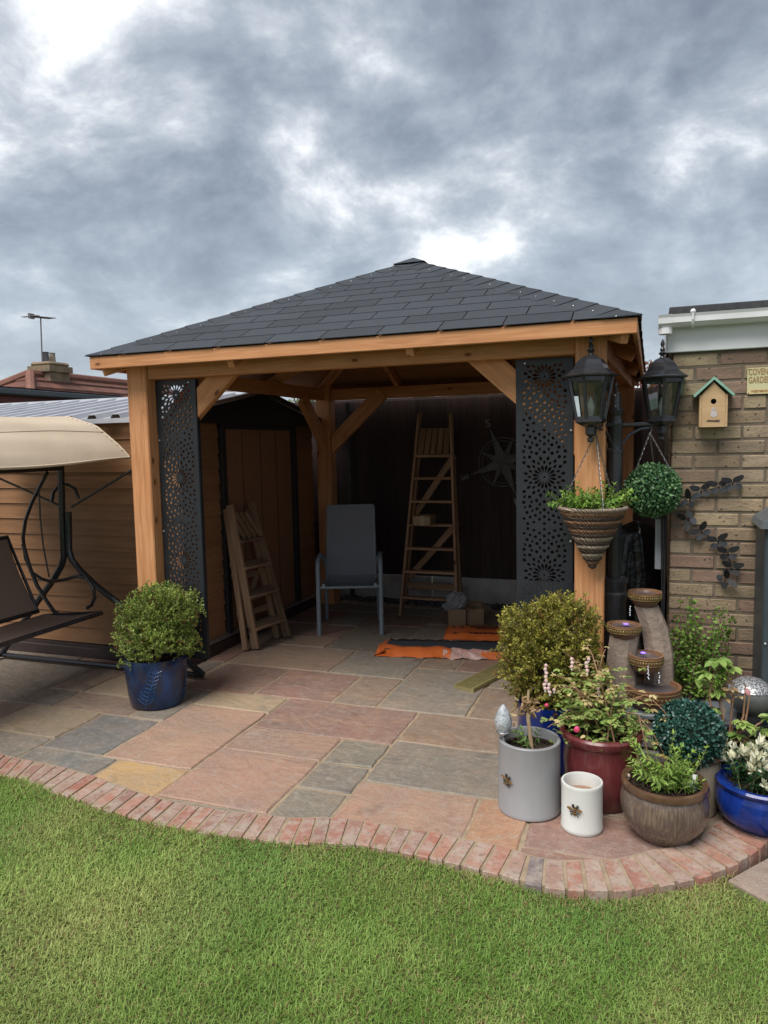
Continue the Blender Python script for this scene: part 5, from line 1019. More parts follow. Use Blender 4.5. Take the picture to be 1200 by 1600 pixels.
# hanging cone basket
hb0 = LB + RIGHT * -.135 + AWAY * -.165; dB = depth(hb0 + Vector((0, 0, 1.5))); sB = dB / FPX
def at_depth(px, py, ref):
    d = ray(px, py); k = depth(ref) / 1.0; P = np.array([0, 0, CAMH]) + d * k; return Vector(P)
rim = at_depth(926, 791, hb0 + Vector((0, 0, 1.3))); tip = at_depth(927, 889, hb0 + Vector((0, 0, 1.0))); RB = 51 * sB; HB = rim.z - tip.z
bk = thing('hanging_basket', 'woven brown cone hanging basket with fresh green leaves', 'hanging basket', (rim.x, rim.y, tip.z))
gk = G('wicker'); b1_ = gk.new('ShaderNodeTexWave'); gk.l.new(gk.coord((1, 1, 1)), b1_.inputs[0]); b1_.bands_direction = 'DIAGONAL'; b1_.inputs['Scale'].default_value = 55; b1_.inputs['Distortion'].default_value = 6; ns = gk.noise(60, (1, 1, 4), 5); cz_ = gk.noise(7, (.3, .3, 9), 4)
wc = gk.mix(gk.rng(cz_, .38, .62), (.27, .15, .09), (.50, .40, .30)); wc = gk.mix(gk.rng(ns, .35, .65, .75, 0), wc, (.10, .055, .04)); wc = gk.mix(gk.rng(b1_.outputs[0], .2, .8, .35, 0), wc, (.09, .05, .035)); M['wicker'] = gk.done(wc, .75, gk.bump(b1_.outputs[0], .6, .004), spec=.3)
prof = []; nb = 15
for i in range(nb):
    t0 = i / nb; w_ = .012 if i > 0 else .02
    for k_ in range(5):
        t = t0 + k_ / 5 / nb; r_ = RB * (1 - t) ** .88 + .006 + .005 * math.sin(k_ / 5 * math.pi) * (1 if i % 3 else 1.5); prof.append((r_, rim.z - tip.z - t * HB))
prof.append((.004, 0)); prof.reverse(); prof += [(RB * .93, HB), (RB * .9, HB - .03)]
def wick(name, c1, c2):
    g = G(name); wv = g.new('ShaderNodeTexWave'); g.l.new(g.coord((1, 1, 1)), wv.inputs[0]); wv.bands_direction = 'DIAGONAL'; wv.inputs['Scale'].default_value = 48; wv.inputs['Distortion'].default_value = 5; cl_ = g.mix(g.rng(wv.outputs[0], .25, .75), c1, c2); cl_ = g.mix(g.rng(g.noise(90, detail=4), .4, .65, 0, .5), cl_, tuple(x * .4 for x in c2)); return g.done(cl_, .75, g.bump(wv.outputs[0], .8, .006), spec=.3)
WK = [wick('wicker_pale', (.56, .47, .38), (.26, .18, .13)), wick('wicker_brown', (.38, .21, .12), (.18, .095, .06)), wick('wicker_dark', (.15, .105, .085), (.07, .048, .04))]
bandm = [0, 1, 2, 1, 2, 1, 2, 0, 2, 0, 2, 0, 2, 1, 2]; npf = len(prof) - 2; msl = []
for i_ in range(len(prof)):
    k_ = (npf - 1 - i_ - 1) // 5; msl.append(bandm[max(0, min(14, k_))] if i_ < npf else 0)
mb = MB(); mb.lathe(prof, (rim.x, rim.y, tip.z), 40, ms=msl); mb.build('basket', WK, bk, True, 80)
mb = MB(); mb.lathe([(RB * .92, HB - .02), (0, HB - .012)], (rim.x, rim.y, tip.z), 24); mb.build('soil', M['soil'], bk)
hook = LLf * .3 + (LB + Vector((0, 0, zarm))) * .7; hook = LB + (LLf - LB) * .80; hook.z = zarm - .02
mb = MB()
for a in (.9, 3.0, 5.1): chain(mb, hook + Vector((0, 0, -.02)), (rim.x + RB * .96 * math.cos(a), rim.y + RB * .96 * math.sin(a), rim.z))
mb.tube([hook + Vector((0, 0, .035)), hook + Vector((.012, 0, .03)), hook + Vector((.012, 0, 0)), hook + Vector((0, 0, -.02))], .0025, 6); mb.build('chain', M['chain'], bk, True)
def sprig(P0, n, ln, lL, lW, c1, c2, spread, upb=1.0, per=9, stem=None, droop=0.0):
    """leafy stems from points P0; returns arrays of leaves and stem polylines"""
    LP_, LD_, LL_, LW_, LC_ = [], [], [], [], []; st = []
    for p in P0:
        d = Vector((random.gauss(0, spread), random.gauss(0, spread), upb)).normalized(); L_ = ln * random.uniform(.6, 1.15); pts = []; q = Vector(p); tone = random.random()
        for k in range(per + 1):
            pts.append(q.copy()); d = (d + Vector((random.gauss(0, .10), random.gauss(0, .10), -droop / per * random.uniform(.5, 1.5)))).normalized(); q = q + d * L_ / per
        st.append(pts)
        for k in range(1, per + 1):
            az = random.uniform(0, 6.28) if k % 2 else az + math.pi
            for s in (0, math.pi):
                o = d.orthogonal().normalized(); o2 = d.cross(o); r_ = o * math.cos(az + s) + o2 * math.sin(az + s); LD_.append(r_ * .8 + d * .5 + Vector((0, 0, .15))); LP_.append(pts[k]); f = (1 - .35 * k / per); LL_.append(lL * f * random.uniform(.75, 1.15)); LW_.append(lW * f * random.uniform(.8, 1.1)); LC_.append(np.array(c1) * (1 - tone) + np.array(c2) * tone * random.uniform(.8, 1.1) + 0 * k)
        LP_.append(pts[-1]); LD_.append(d); LL_.append(lL * .6); LW_.append(lW * .6); LC_.append(np.array(c2))
    return LP_, LD_, np.array(LL_), np.array(LW_), np.array(LC_), st
def put_sprig(t, data, stemr=.0022, stemmat=None, mat='leaf', oval=True, curl=.2, name='leaves'):
    P, D, L_, W_, C__, st = data; leaves(name, P, [tuple(d) for d in D], L_, W_, C__, M[mat], t, .12, oval, up=np.tile([0, 0, 1.0], (len(P), 1)), curl=curl)
    mb = MB()
    for s in st: mb.tube(s, [stemr * (1 - .6 * i / len(s)) for i in range(len(s))], 5)
    mb.build('stems', stemmat or M['gstem'], t)
M['gstem'] = pm('green_stem', (.10, .14, .04), (.14, .13, .05), 30, rough=.7); M['rstem'] = pm('reddish_stem', (.26, .13, .08), (.34, .20, .11), 30, rough=.7)
def disc(c, r, n): return [Vector((c[0] + r * math.sqrt(random.random()) * math.cos(a), c[1] + r * math.sqrt(random.random()) * math.sin(a), c[2])) for a in [random.uniform(0, 6.28) for _ in range(n)]]
put_sprig(bk, sprig(disc((rim.x, rim.y, rim.z - .015), RB * .9, 70), 70, .12, .036, .018, (.10, .22, .03), (.26, .42, .07), .55, 1.0, 6, droop=.5))
# hanging box ball
tb0 = LB + RIGHT * .19 + AWAY * .01; bc = at_depth(1020, 766, tb0 + Vector((0, 0, 1.3))); RT = 42 * depth(bc) / FPX
ht = thing('hanging_topiary_ball', 'round green leaf ball hanging on chains from the lamp arm', 'topiary ball', bc)
def topiary(t, c, R, n, L_, W_, c1, c2, mat='leafgloss'):
    mb = MB(); mb.ball(c, R * .86, 0, 24, 16); mb.build('core', pm('ball_core', (.008, .02, .010), rough=.95), t, True)
    i = np.arange(n) + .5; ph = np.arccos(1 - 2 * i / n); th = math.pi * (1 + 5 ** .5) * i; d = np.c_[np.cos(th) * np.sin(ph), np.sin(th) * np.sin(ph), np.cos(ph)] + rng.normal(0, .03, (n, 3)); d /= np.linalg.norm(d, axis=1, keepdims=True)
    P = np.array(c) + d * R * rng.uniform(.84, .97, n)[:, None]; D = d * .75 + rng.normal(0, .55, (n, 3)); t_ = rng.random(n); col = mixcol(c1, c2, t_ ** 1.6)
    leaves('leaves', P, D, L_ * rng.uniform(.8, 1.25, n), W_ * rng.uniform(.8, 1.2, n), col, M[mat], t, .18, True, up=d * 1.0 + .0)
topiary(ht, bc, RT, 3600, .0165, .0125, (.035, .115, .045), (.22, .38, .16))
hk = Vector((bc.x, bc.y, zarm - .01)); hk2 = at_depth(1015.5, 676, tb0 + Vector((0, 0, 1.6))); mb = MB(); mb.tube([hk2 + Vector((0, 0, .055)), hk2 + Vector((.01, 0, .04)), hk2 + Vector((.008, 0, .01)), hk2], .0025, 6)
for a in (-.35, 1.5, 3.5): chain(mb, hk2, bc + Vector((RT * .66 * math.cos(a), RT * .66 * math.sin(a), RT * .72)))
mb.build('chain', M['chain'], ht, True)
# wrought scroll on the gazebo post side of the lamp
q = lambda a, b: at_depth(a, b, LB + RIGHT * -.08 + AWAY * -.06 + Vector((0, 0, 1.5)))
sc_ = MB(); sc_.tube([q(944, 684), q(940, 693), q(931, 699), q(926, 704), q(929, 709), q(938, 706), q(945, 700)], .003, 6); sc_.tube([q(946, 704), q(936, 708), q(930, 716), q(926, 726), q(926, 735), q(931, 741), q(938, 740), q(941, 735), q(938, 728)], .003, 6); sc_.tube([q(938, 692), q(946, 699), q(955, 703)], .003, 6); tag(sc_.build('iron_scroll', M['black'], None, True), 'thin black wrought iron scroll hooked beside the lamp post', 'iron scroll')
# ================================================================== ON THE GARAGE WALL
bh = thing('bird_box', 'pale wooden bird box with green pitched roof on the brick wall', 'bird box', (.287, WY - .055, 1.645)); M['pine'] = wood('pine', (.52, .36, .20), (.47, .31, .165), (.40, .26, .14), .6, False, .04, .1)
y0, y1 = WY - .115, WY - .004; z0, z1, xa, xb = 1.646, 1.802, .222, .352; xm_ = (xa + xb) / 2; zr = 1.872
lp_o = [(xa + .012, z0), (xb - .012, z0), (xb - .012, z1 + .008), (xm_, zr - .004), (xa + .012, z1 + .008)]; hole = [(xm_ + .0135 * math.cos(a * math.pi / 8), z0 + .127 + .0135 * math.sin(a * math.pi / 8)) for a in range(16)]
me = curve_mesh('front', [lp_o, hole], .012, M['pine']); put('front', me, bh, Matrix.Translation((0, y0 + .006, 0)) @ Matrix.Rotation(math.pi / 2, 4, 'X'))
for x0_, x1_ in ((xa, xa + .012), (xb - .012, xb)): mb = MB(); mb.box((x0_, y0 + .002, z0), (x1_, y1, z1 + .004), ch=.001); mb.build('side', M['pine'], bh)
mb = MB(); mb.box((xa + .012, y1 - .008, z0), (xb - .012, y1, z1)); mb.build('back', M['pine'], bh); mb = MB(); mb.box((xa + .013, y0 + .013, z0 + .002), (xb - .013, y1 - .009, z0 + .012)); mb.build('floor', M['pine'], bh)
mb = MB(); mb.box((xa + .014, y0 + .05, z0 + .013), (xb - .014, y0 + .055, z1)); mb.build('hole_shade_sheet', M['blackmatt'], bh)  # black sheet behind the hole, standing in for the shade inside
M['mint'] = pm('mint_paint', (.22, .42, .33), (.19, .37, .29), 12, rough=.6, bump=.1)
for s in (-1, 1):
    p = Vector((xm_, 0, zr + .008)); e_ = Vector((xm_ + s * .088, 0, z1 - .006)); d = (e_ - p).normalized(); nrm = Vector((-d.z, 0, d.x)) * (1 if s < 0 else -1); nrm = Vector((abs(nrm.x) * s, 0, abs(nrm.z)))
    mb = MB(); pts = [p, e_, e_ + nrm * .011, p + Vector((0, 0, .011 / abs(d.x)))]; mb.prism([(v.x, y0 - .018, v.z) for v in pts], (0, y1 - y0 + .018, 0)); mb.build('roof_panel', M['mint'], bh, fix=True)
M['print'] = pm('bird_print', (.34, .30, .30), (.55, .50, .49), 60, rough=.7)
mb = MB(); R90 = Matrix.Rotation(math.pi / 2, 3, 'X')
def fdisc(cx_, cz_, rx, rz_, yy): n = 14; return [(cx_ + rx * math.cos(a * 2 * math.pi / n), yy, cz_ + rz_ * math.sin(a * 2 * math.pi / n)) for a in range(n)]
mb.prism(fdisc(xm_ + .002, z0 + .066, .016, .019, y0 - .0012), (0, .001, 0)); mb.prism(fdisc(xm_ + .001, z0 + .090, .009, .008, y0 - .0012), (0, .001, 0)); mb.build('bird_print', M['print'], bh, fix=True)
mb = MB()
for i in range(7): mb.bar((xm_ - .028 + i * .008, y0 - .0008, z0 + .028 + random.uniform(-.003, .003)), (xm_ - .018 + i * .008, y0 - .0008, z0 + .034 + random.uniform(-.004, .004)), .001, .005, (0, 0, 1))
mb.bar((xm_ - .03, y0 - .0008, z0 + .03), (xm_ + .03, y0 - .0008, z0 + .026), .001, .004, (0, 0, 1)); mb.build('branch_print', pm('branch_ink', (.12, .08, .06), rough=.7), bh)
sg = thing('street_sign', 'cream street name plate with brown capitals on the brick wall', 'sign', (.60, WY - .01, 1.806)); M['plate'] = pm('sign_cream', (.60, .56, .33), (.53, .50, .28), 5, rough=.45); M['signink'] = pm('sign_ink', (.33, .18, .075), rough=.5)
SX0, SX1, SZ0, SZ1 = .447, .62, 1.806, 1.937
mb = MB(); mb.box((SX0, WY - .012, SZ0), (SX1, WY - .006, SZ1), ch=.001); mb.build('plate', M['plate'], sg); mb = MB(); mb.box((SX0 + .004, WY - .0128, SZ0 + .001), (SX1 - .003, WY - .0122, SZ0 + .026)); mb.build('lower_band', pm('sign_band', (.62, .50, .27), rough=.5), sg)
def stext(b, x, z, sz, sx, mat): put('lettering', text_mesh(b, sz, mat, .0003, .0006), sg, Matrix.Translation((x, WY - .0135, z)) @ Matrix.Rotation(math.pi / 2, 4, 'X') @ Matrix.Diagonal((sx, 1, 1, 1)))
stext('COVENT', SX0 + .005, SZ0 + .096, .044, .60, M['signink']); stext('GARDEN', SX0 + .005, SZ0 + .056, .044, .585, M['signink']); stext('WESTMINSTER', SX0 + .018, SZ0 + .009, .016, .95, M['signink'])
for (x, z) in ((SX0 + .006, SZ1 - .006), (SX0 + .006, SZ0 + .005), (SX1 - .006, SZ1 - .006), (SX1 - .006, SZ0 + .005)): mb = MB(); mb.ball((x, WY - .0125, z), .003, 0, 8, 5); mb.build('screw', M['blackmatt'], sg)
# butterflies; grey of the lower wings is reflected sky put into colour
bf = thing('butterfly_wall_art', 'curving trail of dark metal butterflies on the brick wall', 'wall art', onY(1110, 840, WY)); M['wing'] = pm('wing_black', (.010, .010, .012), (.016, .016, .018), 20, rough=.65); M['wing_skylit'] = pm('wing_sky_grey', (.085, .088, .10), (.055, .058, .068), 20, rough=.4, metal=.3)
def bq(x, y, d=.0): return onY(1040 + x / 7.62, 720 + y / 7.62, WY - .018 - d)
BL = [(800, 275, 8), (632, 315, 8), (425, 365, 12), (290, 465, 70), (270, 690, 120), (425, 850, 38), (625, 965, 14), (742, 1105, 4), (785, 1285, -6), (705, 1420, -60)]
mb = MB(); mb.tube([bq(x, y) for x, y, _ in BL], .0022, 6); mb.build('wire', M['wing'], bf, True)
for (x, y, rt) in BL:
    c = bq(x, y, .006); a0 = math.radians(rt); ex_ = Vector((math.cos(a0), 0, math.sin(a0))); ez_ = Vector((-math.sin(a0), 0, math.cos(a0))); fy = Vector((0, -1, 0))
    def wing(s, top, mat):
        pts = []
        for k in range(14):
            t = k / 14 * 2 * math.pi; r_ = 1.0
            if top: u = .027 + .026 * math.cos(t); v = .018 + .016 * math.sin(t) + .016 * (u / .053) ** 2
            else: u = .021 + .020 * math.cos(t); v = -.016 - .015 * math.sin(t)
            lift = (u * .6 if top else u * .1 + .002); pts.append(c + ex_ * (s * u) + ez_ * v + fy * lift)
        mb = MB(); mb.add(pts, [tuple(range(14))]); mb.add([p + fy * .0012 for p in pts], [tuple(range(14))]); mb.add(pts + [p + fy * .0012 for p in pts], [(i, (i + 1) % 14, 14 + (i + 1) % 14, 14 + i) for i in range(14)]); mb.build('wing', mat, bf)
    for s in (-1, 1): wing(s, True, M['wing']); wing(s, False, M['wing_skylit'] if random.random() < .75 else M['wing'])
    mb = MB(); mb.ball(c, .0045, 0, 8, 8, (1, 1, 3.0)); mb.build('butterfly_body', M['wing'], bf, True)
# dark cabinet against the wall, mostly outside the frame
x0_ = onY(1194, 900, 3.80).x; zt_ = onY(1194, 826, 3.80).z
cb = thing('storage_cabinet', 'slate blue garden cabinet with sloping lid at the brick wall', 'cabinet', (x0_ + .3, 3.95, 0)); M['slateblue'] = pm('slate_blue', (.045, .06, .07), (.035, .048, .058), 6, rough=.45)
mb = MB(); mb.box((x0_, 3.80, .0), (x0_ + .6, 4.13, zt_), ch=.006); mb.build('body', M['slateblue'], cb)
mb = MB(); mb.prism([(x0_ - .022, 3.77, zt_ + .001), (x0_ - .022, 4.14, zt_ + .001), (x0_ + .05, 4.14, zt_ + .105), (x0_ + .05, 3.77, zt_ + .105)], (.001, 0, 0)); mb = MB(); mb.prism([(x0_ - .024, 3.765, zt_ + .002), (x0_ + .624, 3.765, zt_ + .002), (x0_ + .61, 3.765, zt_ + .03), (x0_ + .3, 3.765, zt_ + .24), (x0_ - .01, 3.765, zt_ + .03)], (0, .38, 0)); mb.build('lid', pm('lid_grey', (.11, .125, .135), (.08, .09, .10), 6, rough=.5), cb, fix=True)
for z in (.28, .62): mb = MB(); mb.ball((x0_ + .012, 3.797, z), .007, 0, 8, 6); mb.build('screw', M['steel'], cb)
# black plastic sheeting behind the lamp post
q0 = onY(1002, 815, 4.75); sh_b = thing('black_plastic_bundle', 'tall bundle wrapped in shiny black plastic behind the lamp post', 'bundle', (q0.x, 4.8, 0)); mb = MB(); nu, nv = 40, 26; ht_ = q0.z
for j in range(nv + 1):
    t = j / nv
    for i in range(nu):
        a = 2 * math.pi * i / nu; r_ = (.24 - .10 * t ** 2) * (1 if t < .93 else math.sqrt(max(0.02, 1 - ((t - .93) / .07) ** 2))); fold_ = 1 + .10 * math.sin(a * 5 + 2.0 * t + math.sin(t * 7)) + .05 * math.sin(a * 11 - 3 * t) + random.uniform(-.012, .012)
        mb.v.append(Vector((q0.x + r_ * fold_ * math.cos(a) * .8 - .03 * t, 4.8 + r_ * fold_ * math.sin(a) * .7, ht_ * t)))
mb.f = [(j * nu + i, j * nu + (i + 1) % nu, (j + 1) * nu + (i + 1) % nu, (j + 1) * nu + i) for j in range(nv) for i in range(nu)] + [tuple(range(nv * nu, (nv + 1) * nu))]; mb.m = [0] * len(mb.f); mb.build('plastic_sheet', pm('bin_bag', (.006, .006, .007), (.009, .009, .010), 12, rough=.18, bump=.6, bsc=14, bd=.02), sh_b, True, 70)
mb = MB(); pts_ = [Vector((q0.x + .165 * math.cos(i / 20 * 6.283), 4.8 + .15 * math.sin(i / 20 * 6.283), ht_ * .62)) for i in range(20)]; mb.tube(pts_, .004, 5, closed=True); mb.build('tie', M['blackmatt'], sh_b)
# ================================================================== RAISED BED AND FOUNTAIN
BY0, BY1, BX0, BX1 = 3.66, 4.145, -.13, .50; BZ = .27
rb = thing('raised_bed', 'low stone raised bed with slate coping along the brick wall', 'raised bed', ((BX0 + BX1) / 2, 3.9, 0)); M['stone'] = pm('bed_stone', (.20, .185, .165), (.13, .12, .11), 7, rough=.85, bump=.6, bsc=40, bd=.01, rnd=.15); M['slate'] = pm('slate_coping', (.15, .165, .18), (.10, .11, .125), 6, rough=.5, bump=.5, bsc=25, bd=.008)
for r_ in range(3):
    x = BX0 + .02; 
    while x < BX1 - .02:
        w_ = min(random.uniform(.14, .24), BX1 - .02 - x); mb = MB(); mb.box((x + .004, BY0 + .03 + random.uniform(-.006, .006), r_ * .08 + .003), (x + w_ - .004, BY0 + .13, r_ * .08 + .077), ch=.012); mb.build('stone_block', M['stone'], rb); x += w_
for r_ in range(3):
    for k in range(2): mb = MB(); mb.box((BX0 + .02, BY0 + .135 + k * .17, r_ * .08 + .003), (BX0 + .11, BY0 + .30 + k * .17, r_ * .08 + .077), ch=.012); mb.build('stone_block', M['stone'], rb)
mb = MB(); mb.box((BX0 + .09, BY0 + .11, .0), (BX1, BY1, BZ - .045)); mb.build('soil', M['soil'], rb)
x = BX0
for w_ in (.33, .22): mb = MB(); mb.box((x + .003, BY0, BZ - .03), (x + w_ - .003, BY0 + .30, BZ), ch=.008); mb.build('slate_slab', M['slate'], rb); x += w_
pb = MB()
for i in range(240): r_ = random.uniform(.010, .026); pb.ball((random.uniform(.10, .48), random.uniform(3.80, 4.12), BZ - .05 + r_ * .5 + random.uniform(0, .02)), r_, 0, 7, 5, (1, random.uniform(.7, 1), random.uniform(.5, .8)), .1)
tag(pb.build('gravel', pm('pale_gravel', (.30, .27, .23), (.17, .155, .14), 25, rough=.75, lo=.4, hi=.6), None, True), 'pale pebbles scattered over the soil of the raised bed', 'pebbles', kind='stuff')
FYc = 3.83; fo = thing('bowl_fountain', 'sandstone coloured cascade fountain with four brown glazed bowls', 'fountain', (onY(1000, 1100, FYc).x, FYc, BZ))
M['fstone'] = pm('fountain_stone', (.38, .295, .24), (.22, .165, .13), 7, rough=.75, bump=.7, bsc=35, bd=.01, lo=.3, hi=.7); M['fbowl'] = pm('bowl_glaze', (.25, .13, .07), (.15, .075, .04), 8, rough=.3); M['fgold'] = pm('mosaic_gold', (.36, .27, .11), (.20, .14, .06), 90, rough=.35, metal=.4); M['water'] = pm('water', (.10, .085, .09), rough=.05)
sF = mpp((0, FYc, .8))
def fp(px, py, dy=0.0): return onY(px, py, FYc + dy)
def bowl(px, py_rim, wpx, hpx, dy, water=True, cut=None):
    c = fp(px, py_rim, dy); R = wpx / 2 * sF; H = hpx * sF; b = thing  # rim plane at c.z
    pr = [(R * .45, -H), (R * .72, -H * .82), (R * .92, -H * .45), (R * .98, -H * .2), (R, -H * .06), (R, 0), (R * .88, 0), (R * .86, -H * .15), (R * .6, -H * .4), (0, -H * .45)]
    mb = MB(); mb.lathe(pr, c, 28); o = mb.build('bowl', M['fbowl'], fo, True, 50)
    mb = MB(); n = 40
    for i in range(n):
        a = 2 * math.pi * i / n; p = c + Vector((R * .985 * math.cos(a), R * .985 * math.sin(a), -H * .30)); mb.box((-.0036, -.002, -.006), (.0036, .002, .006), mat=Matrix.Translation(p) @ Matrix.Rotation(a + math.pi / 2, 4, 'Z'), ch=.002)
    mb.tube([c + Vector((R * .995 * math.cos(a * .2417), R * .995 * math.sin(a * .2417), -H * .14)) for a in range(26)], .002, 5, closed=True); mb.tube([c + Vector((R * .95 * math.cos(a * .2417), R * .95 * math.sin(a * .2417), -H * .46)) for a in range(26)], .002, 5, closed=True); mb.build('mosaic_band', M['fgold'], o)
    if water: mb = MB(); mb.lathe([(R * .86, -H * .16), (0, -H * .155)], c, 24); mb.build('water', M['water'], o)
    # spout lip
    return o, c, R, H
def pillar(pts, w0, w1, th, tilt=0):
    """curved slab pillar with a ridge: centre points bottom to top"""
    mb = MB(); P_ = [Vector(p) for p in pts]; n = len(P_); 
    for i, p in enumerate(P_):
        t = i / (n - 1); w_ = w0 + (w1 - w0) * t; r = RIGHT; f = -AWAY
        for (a, b) in ((-w_, 0), (-w_ * .55, th * .8), (w_ * .1, th), (w_ * .7, th * .7), (w_, 0), (w_ * .7, -th * .7), (-w_ * .7, -th * .7)): mb.v.append(p + r * a + f * b)
    k = 7; mb.f = [(i * k + j, i * k + (j + 1) % k, (i + 1) * k + (j + 1) % k, (i + 1) * k + j) for i in range(n - 1) for j in range(k)] + [tuple(reversed(range(k))), tuple(range((n - 1) * k, n * k))]; mb.m = [0] * len(mb.f)
    return mb.build('pillar', M['fstone'], fo, True, 30, fix=True)
pillar([fp(1020, 1108, .05), fp(1030, 1060, .05), fp(1030, 1020, .05), fp(1023, 980, .05), fp(1010, 946, .05)], .082, .062, .055)
pillar([fp(978, 1112, -.03), fp(972, 1075, -.03), fp(970, 1045, -.03), fp(973, 1015, -.03), fp(976, 992, -.03)], .078, .074, .055)
bowl(1008, 924, 51, 24, .04); bowl(975, 975, 52, 24, -.03); o3, c3, R3, H3 = bowl(1010, 1022, 52, 30, -.07); bowl(1021, 1070, 82, 40, -.06)
for (px, a, b, dy) in ((1013, 1042, 1062, -.15), (1030, 1052, 1070, -.14), (985, 948, 962, -.02)):
    mb = MB(); y_ = a
    while y_ < b: mb.ball(fp(px + random.uniform(-1, 1), y_, dy), .003, 0, 6, 5, (1, 1, 1.6)); y_ += random.uniform(2, 5)
    mb.build('water_drops', pm('drop', (.75, .77, .85), rough=.05), fo, True)
# lit water in the upper bowls (small violet lamps)
ge = G('violet_lamp'); ge.set(ge.b.inputs['Emission Color'], (.25, .10, 1.0)); ge.set(ge.b.inputs['Emission Strength'], .45); M['violet'] = ge.done((.3, .2, .8), .3)
for (px, py, dy) in ((978, 972, -.045), (1005, 1017, -.09)): mb = MB(); mb.ball(fp(px, py + 3, dy), .010, 0, 8, 6, (1.4, 1, .5)); mb.build('bowl_lamp', M['violet'], fo, True)
# ---- garden globe lamp
gc_ = onY(1172, 1086, 3.74); gl = thing('garden_globe', 'grey stoneware globe with metal filigree top beside the raised bed', 'garden globe', gc_ - Vector((0, 0, .09)))
mb = MB(); R_ = .098; mb.lathe([(.02, -R_)] + [(R_ * math.sin(t), -R_ * math.cos(t)) for t in [i * math.pi / 16 for i in range(2, 11)]] + [(R_ * .93, R_ * .3)], gc_, 28); mb.build('globe', pm('globe_grey', (.20, .21, .20), (.12, .125, .12), 8, rough=.35, metal=.3), gl, True)
mb = MB(); mb.lathe([(R_ * .97, R_ * .28), (R_ * .98, R_ * .34), (R_ * .8, R_ * .56), (R_ * .5, R_ * .78), (0, R_ * .86)], gc_, 24); mb.build('filigree_top', pm('filigree', (.55, .56, .57), (.12, .12, .13), 120, rough=.4, metal=.5, lo=.45, hi=.55), gl, True)
mb = MB(); mb.lathe([(.06, -.30), (.055, -.1), (.05, -R_ * .85)], gc_, 16); mb.build('stand', M['blackmatt'], gl, True)
# ================================================================== POTS AND PLANTS
def potbase(px, py, wbase_px):
    p = gnd(px, py); s = mpp(p); r = wbase_px / 2 * s; dirc = Vector((p.x, p.y, 0)).normalized(); return p + dirc * r, r, s
def pot(t, c, prof, mat, n=40, ms=None, wob=None, name='pot'): mb = MB(); mb.lathe(prof, c, n, wob=wob, caps=False); return mb.build(name, mat, t, True, 40)
def soil(t, c, r, z):
    mb = MB(); n = 20; pts = []
    for k, f in enumerate((1.0, .75, .5, .25)):
        for i in range(n): a = 2 * math.pi * i / n; pts.append(Vector((c.x + r * f * math.cos(a), c.y + r * f * math.sin(a), z + random.uniform(-.006, .008) * (1 if k else .2))))
    pts.append(Vector((c.x, c.y, z + .008))); fs = [(k * n + i, k * n + (i + 1) % n, (k + 1) * n + (i + 1) % n, (k + 1) * n + i) for k in range(3) for i in range(n)] + [(3 * n + i, 3 * n + (i + 1) % n, 4 * n) for i in range(n)]; mb.add(pts, fs)
    for i in range(int(900 * r)): a = random.uniform(0, 6.28); q = r * .92 * math.sqrt(random.random()); mb.ball((c.x + q * math.cos(a), c.y + q * math.sin(a), z + .004), random.uniform(.003, .010), 0, 5, 4, (1, 1, .7), .25)
    mb.build('soil', M['soil'], t)
def glaze(name, c1, c2, c3, rough=.12, streak=(1, 1, .25), sc=10):
    g = G(name); a = g.noise(sc, streak, 5, .6, .4); b = g.noise(sc * 4, streak, 4, .6); col = g.mix(g.rng(a, .35, .65), c1, c2); col = g.mix(g.rng(b, .45, .7, 0, .6), col, c3); return g.done(col, rough, g.bump(a, .15, .004), spec=.5)
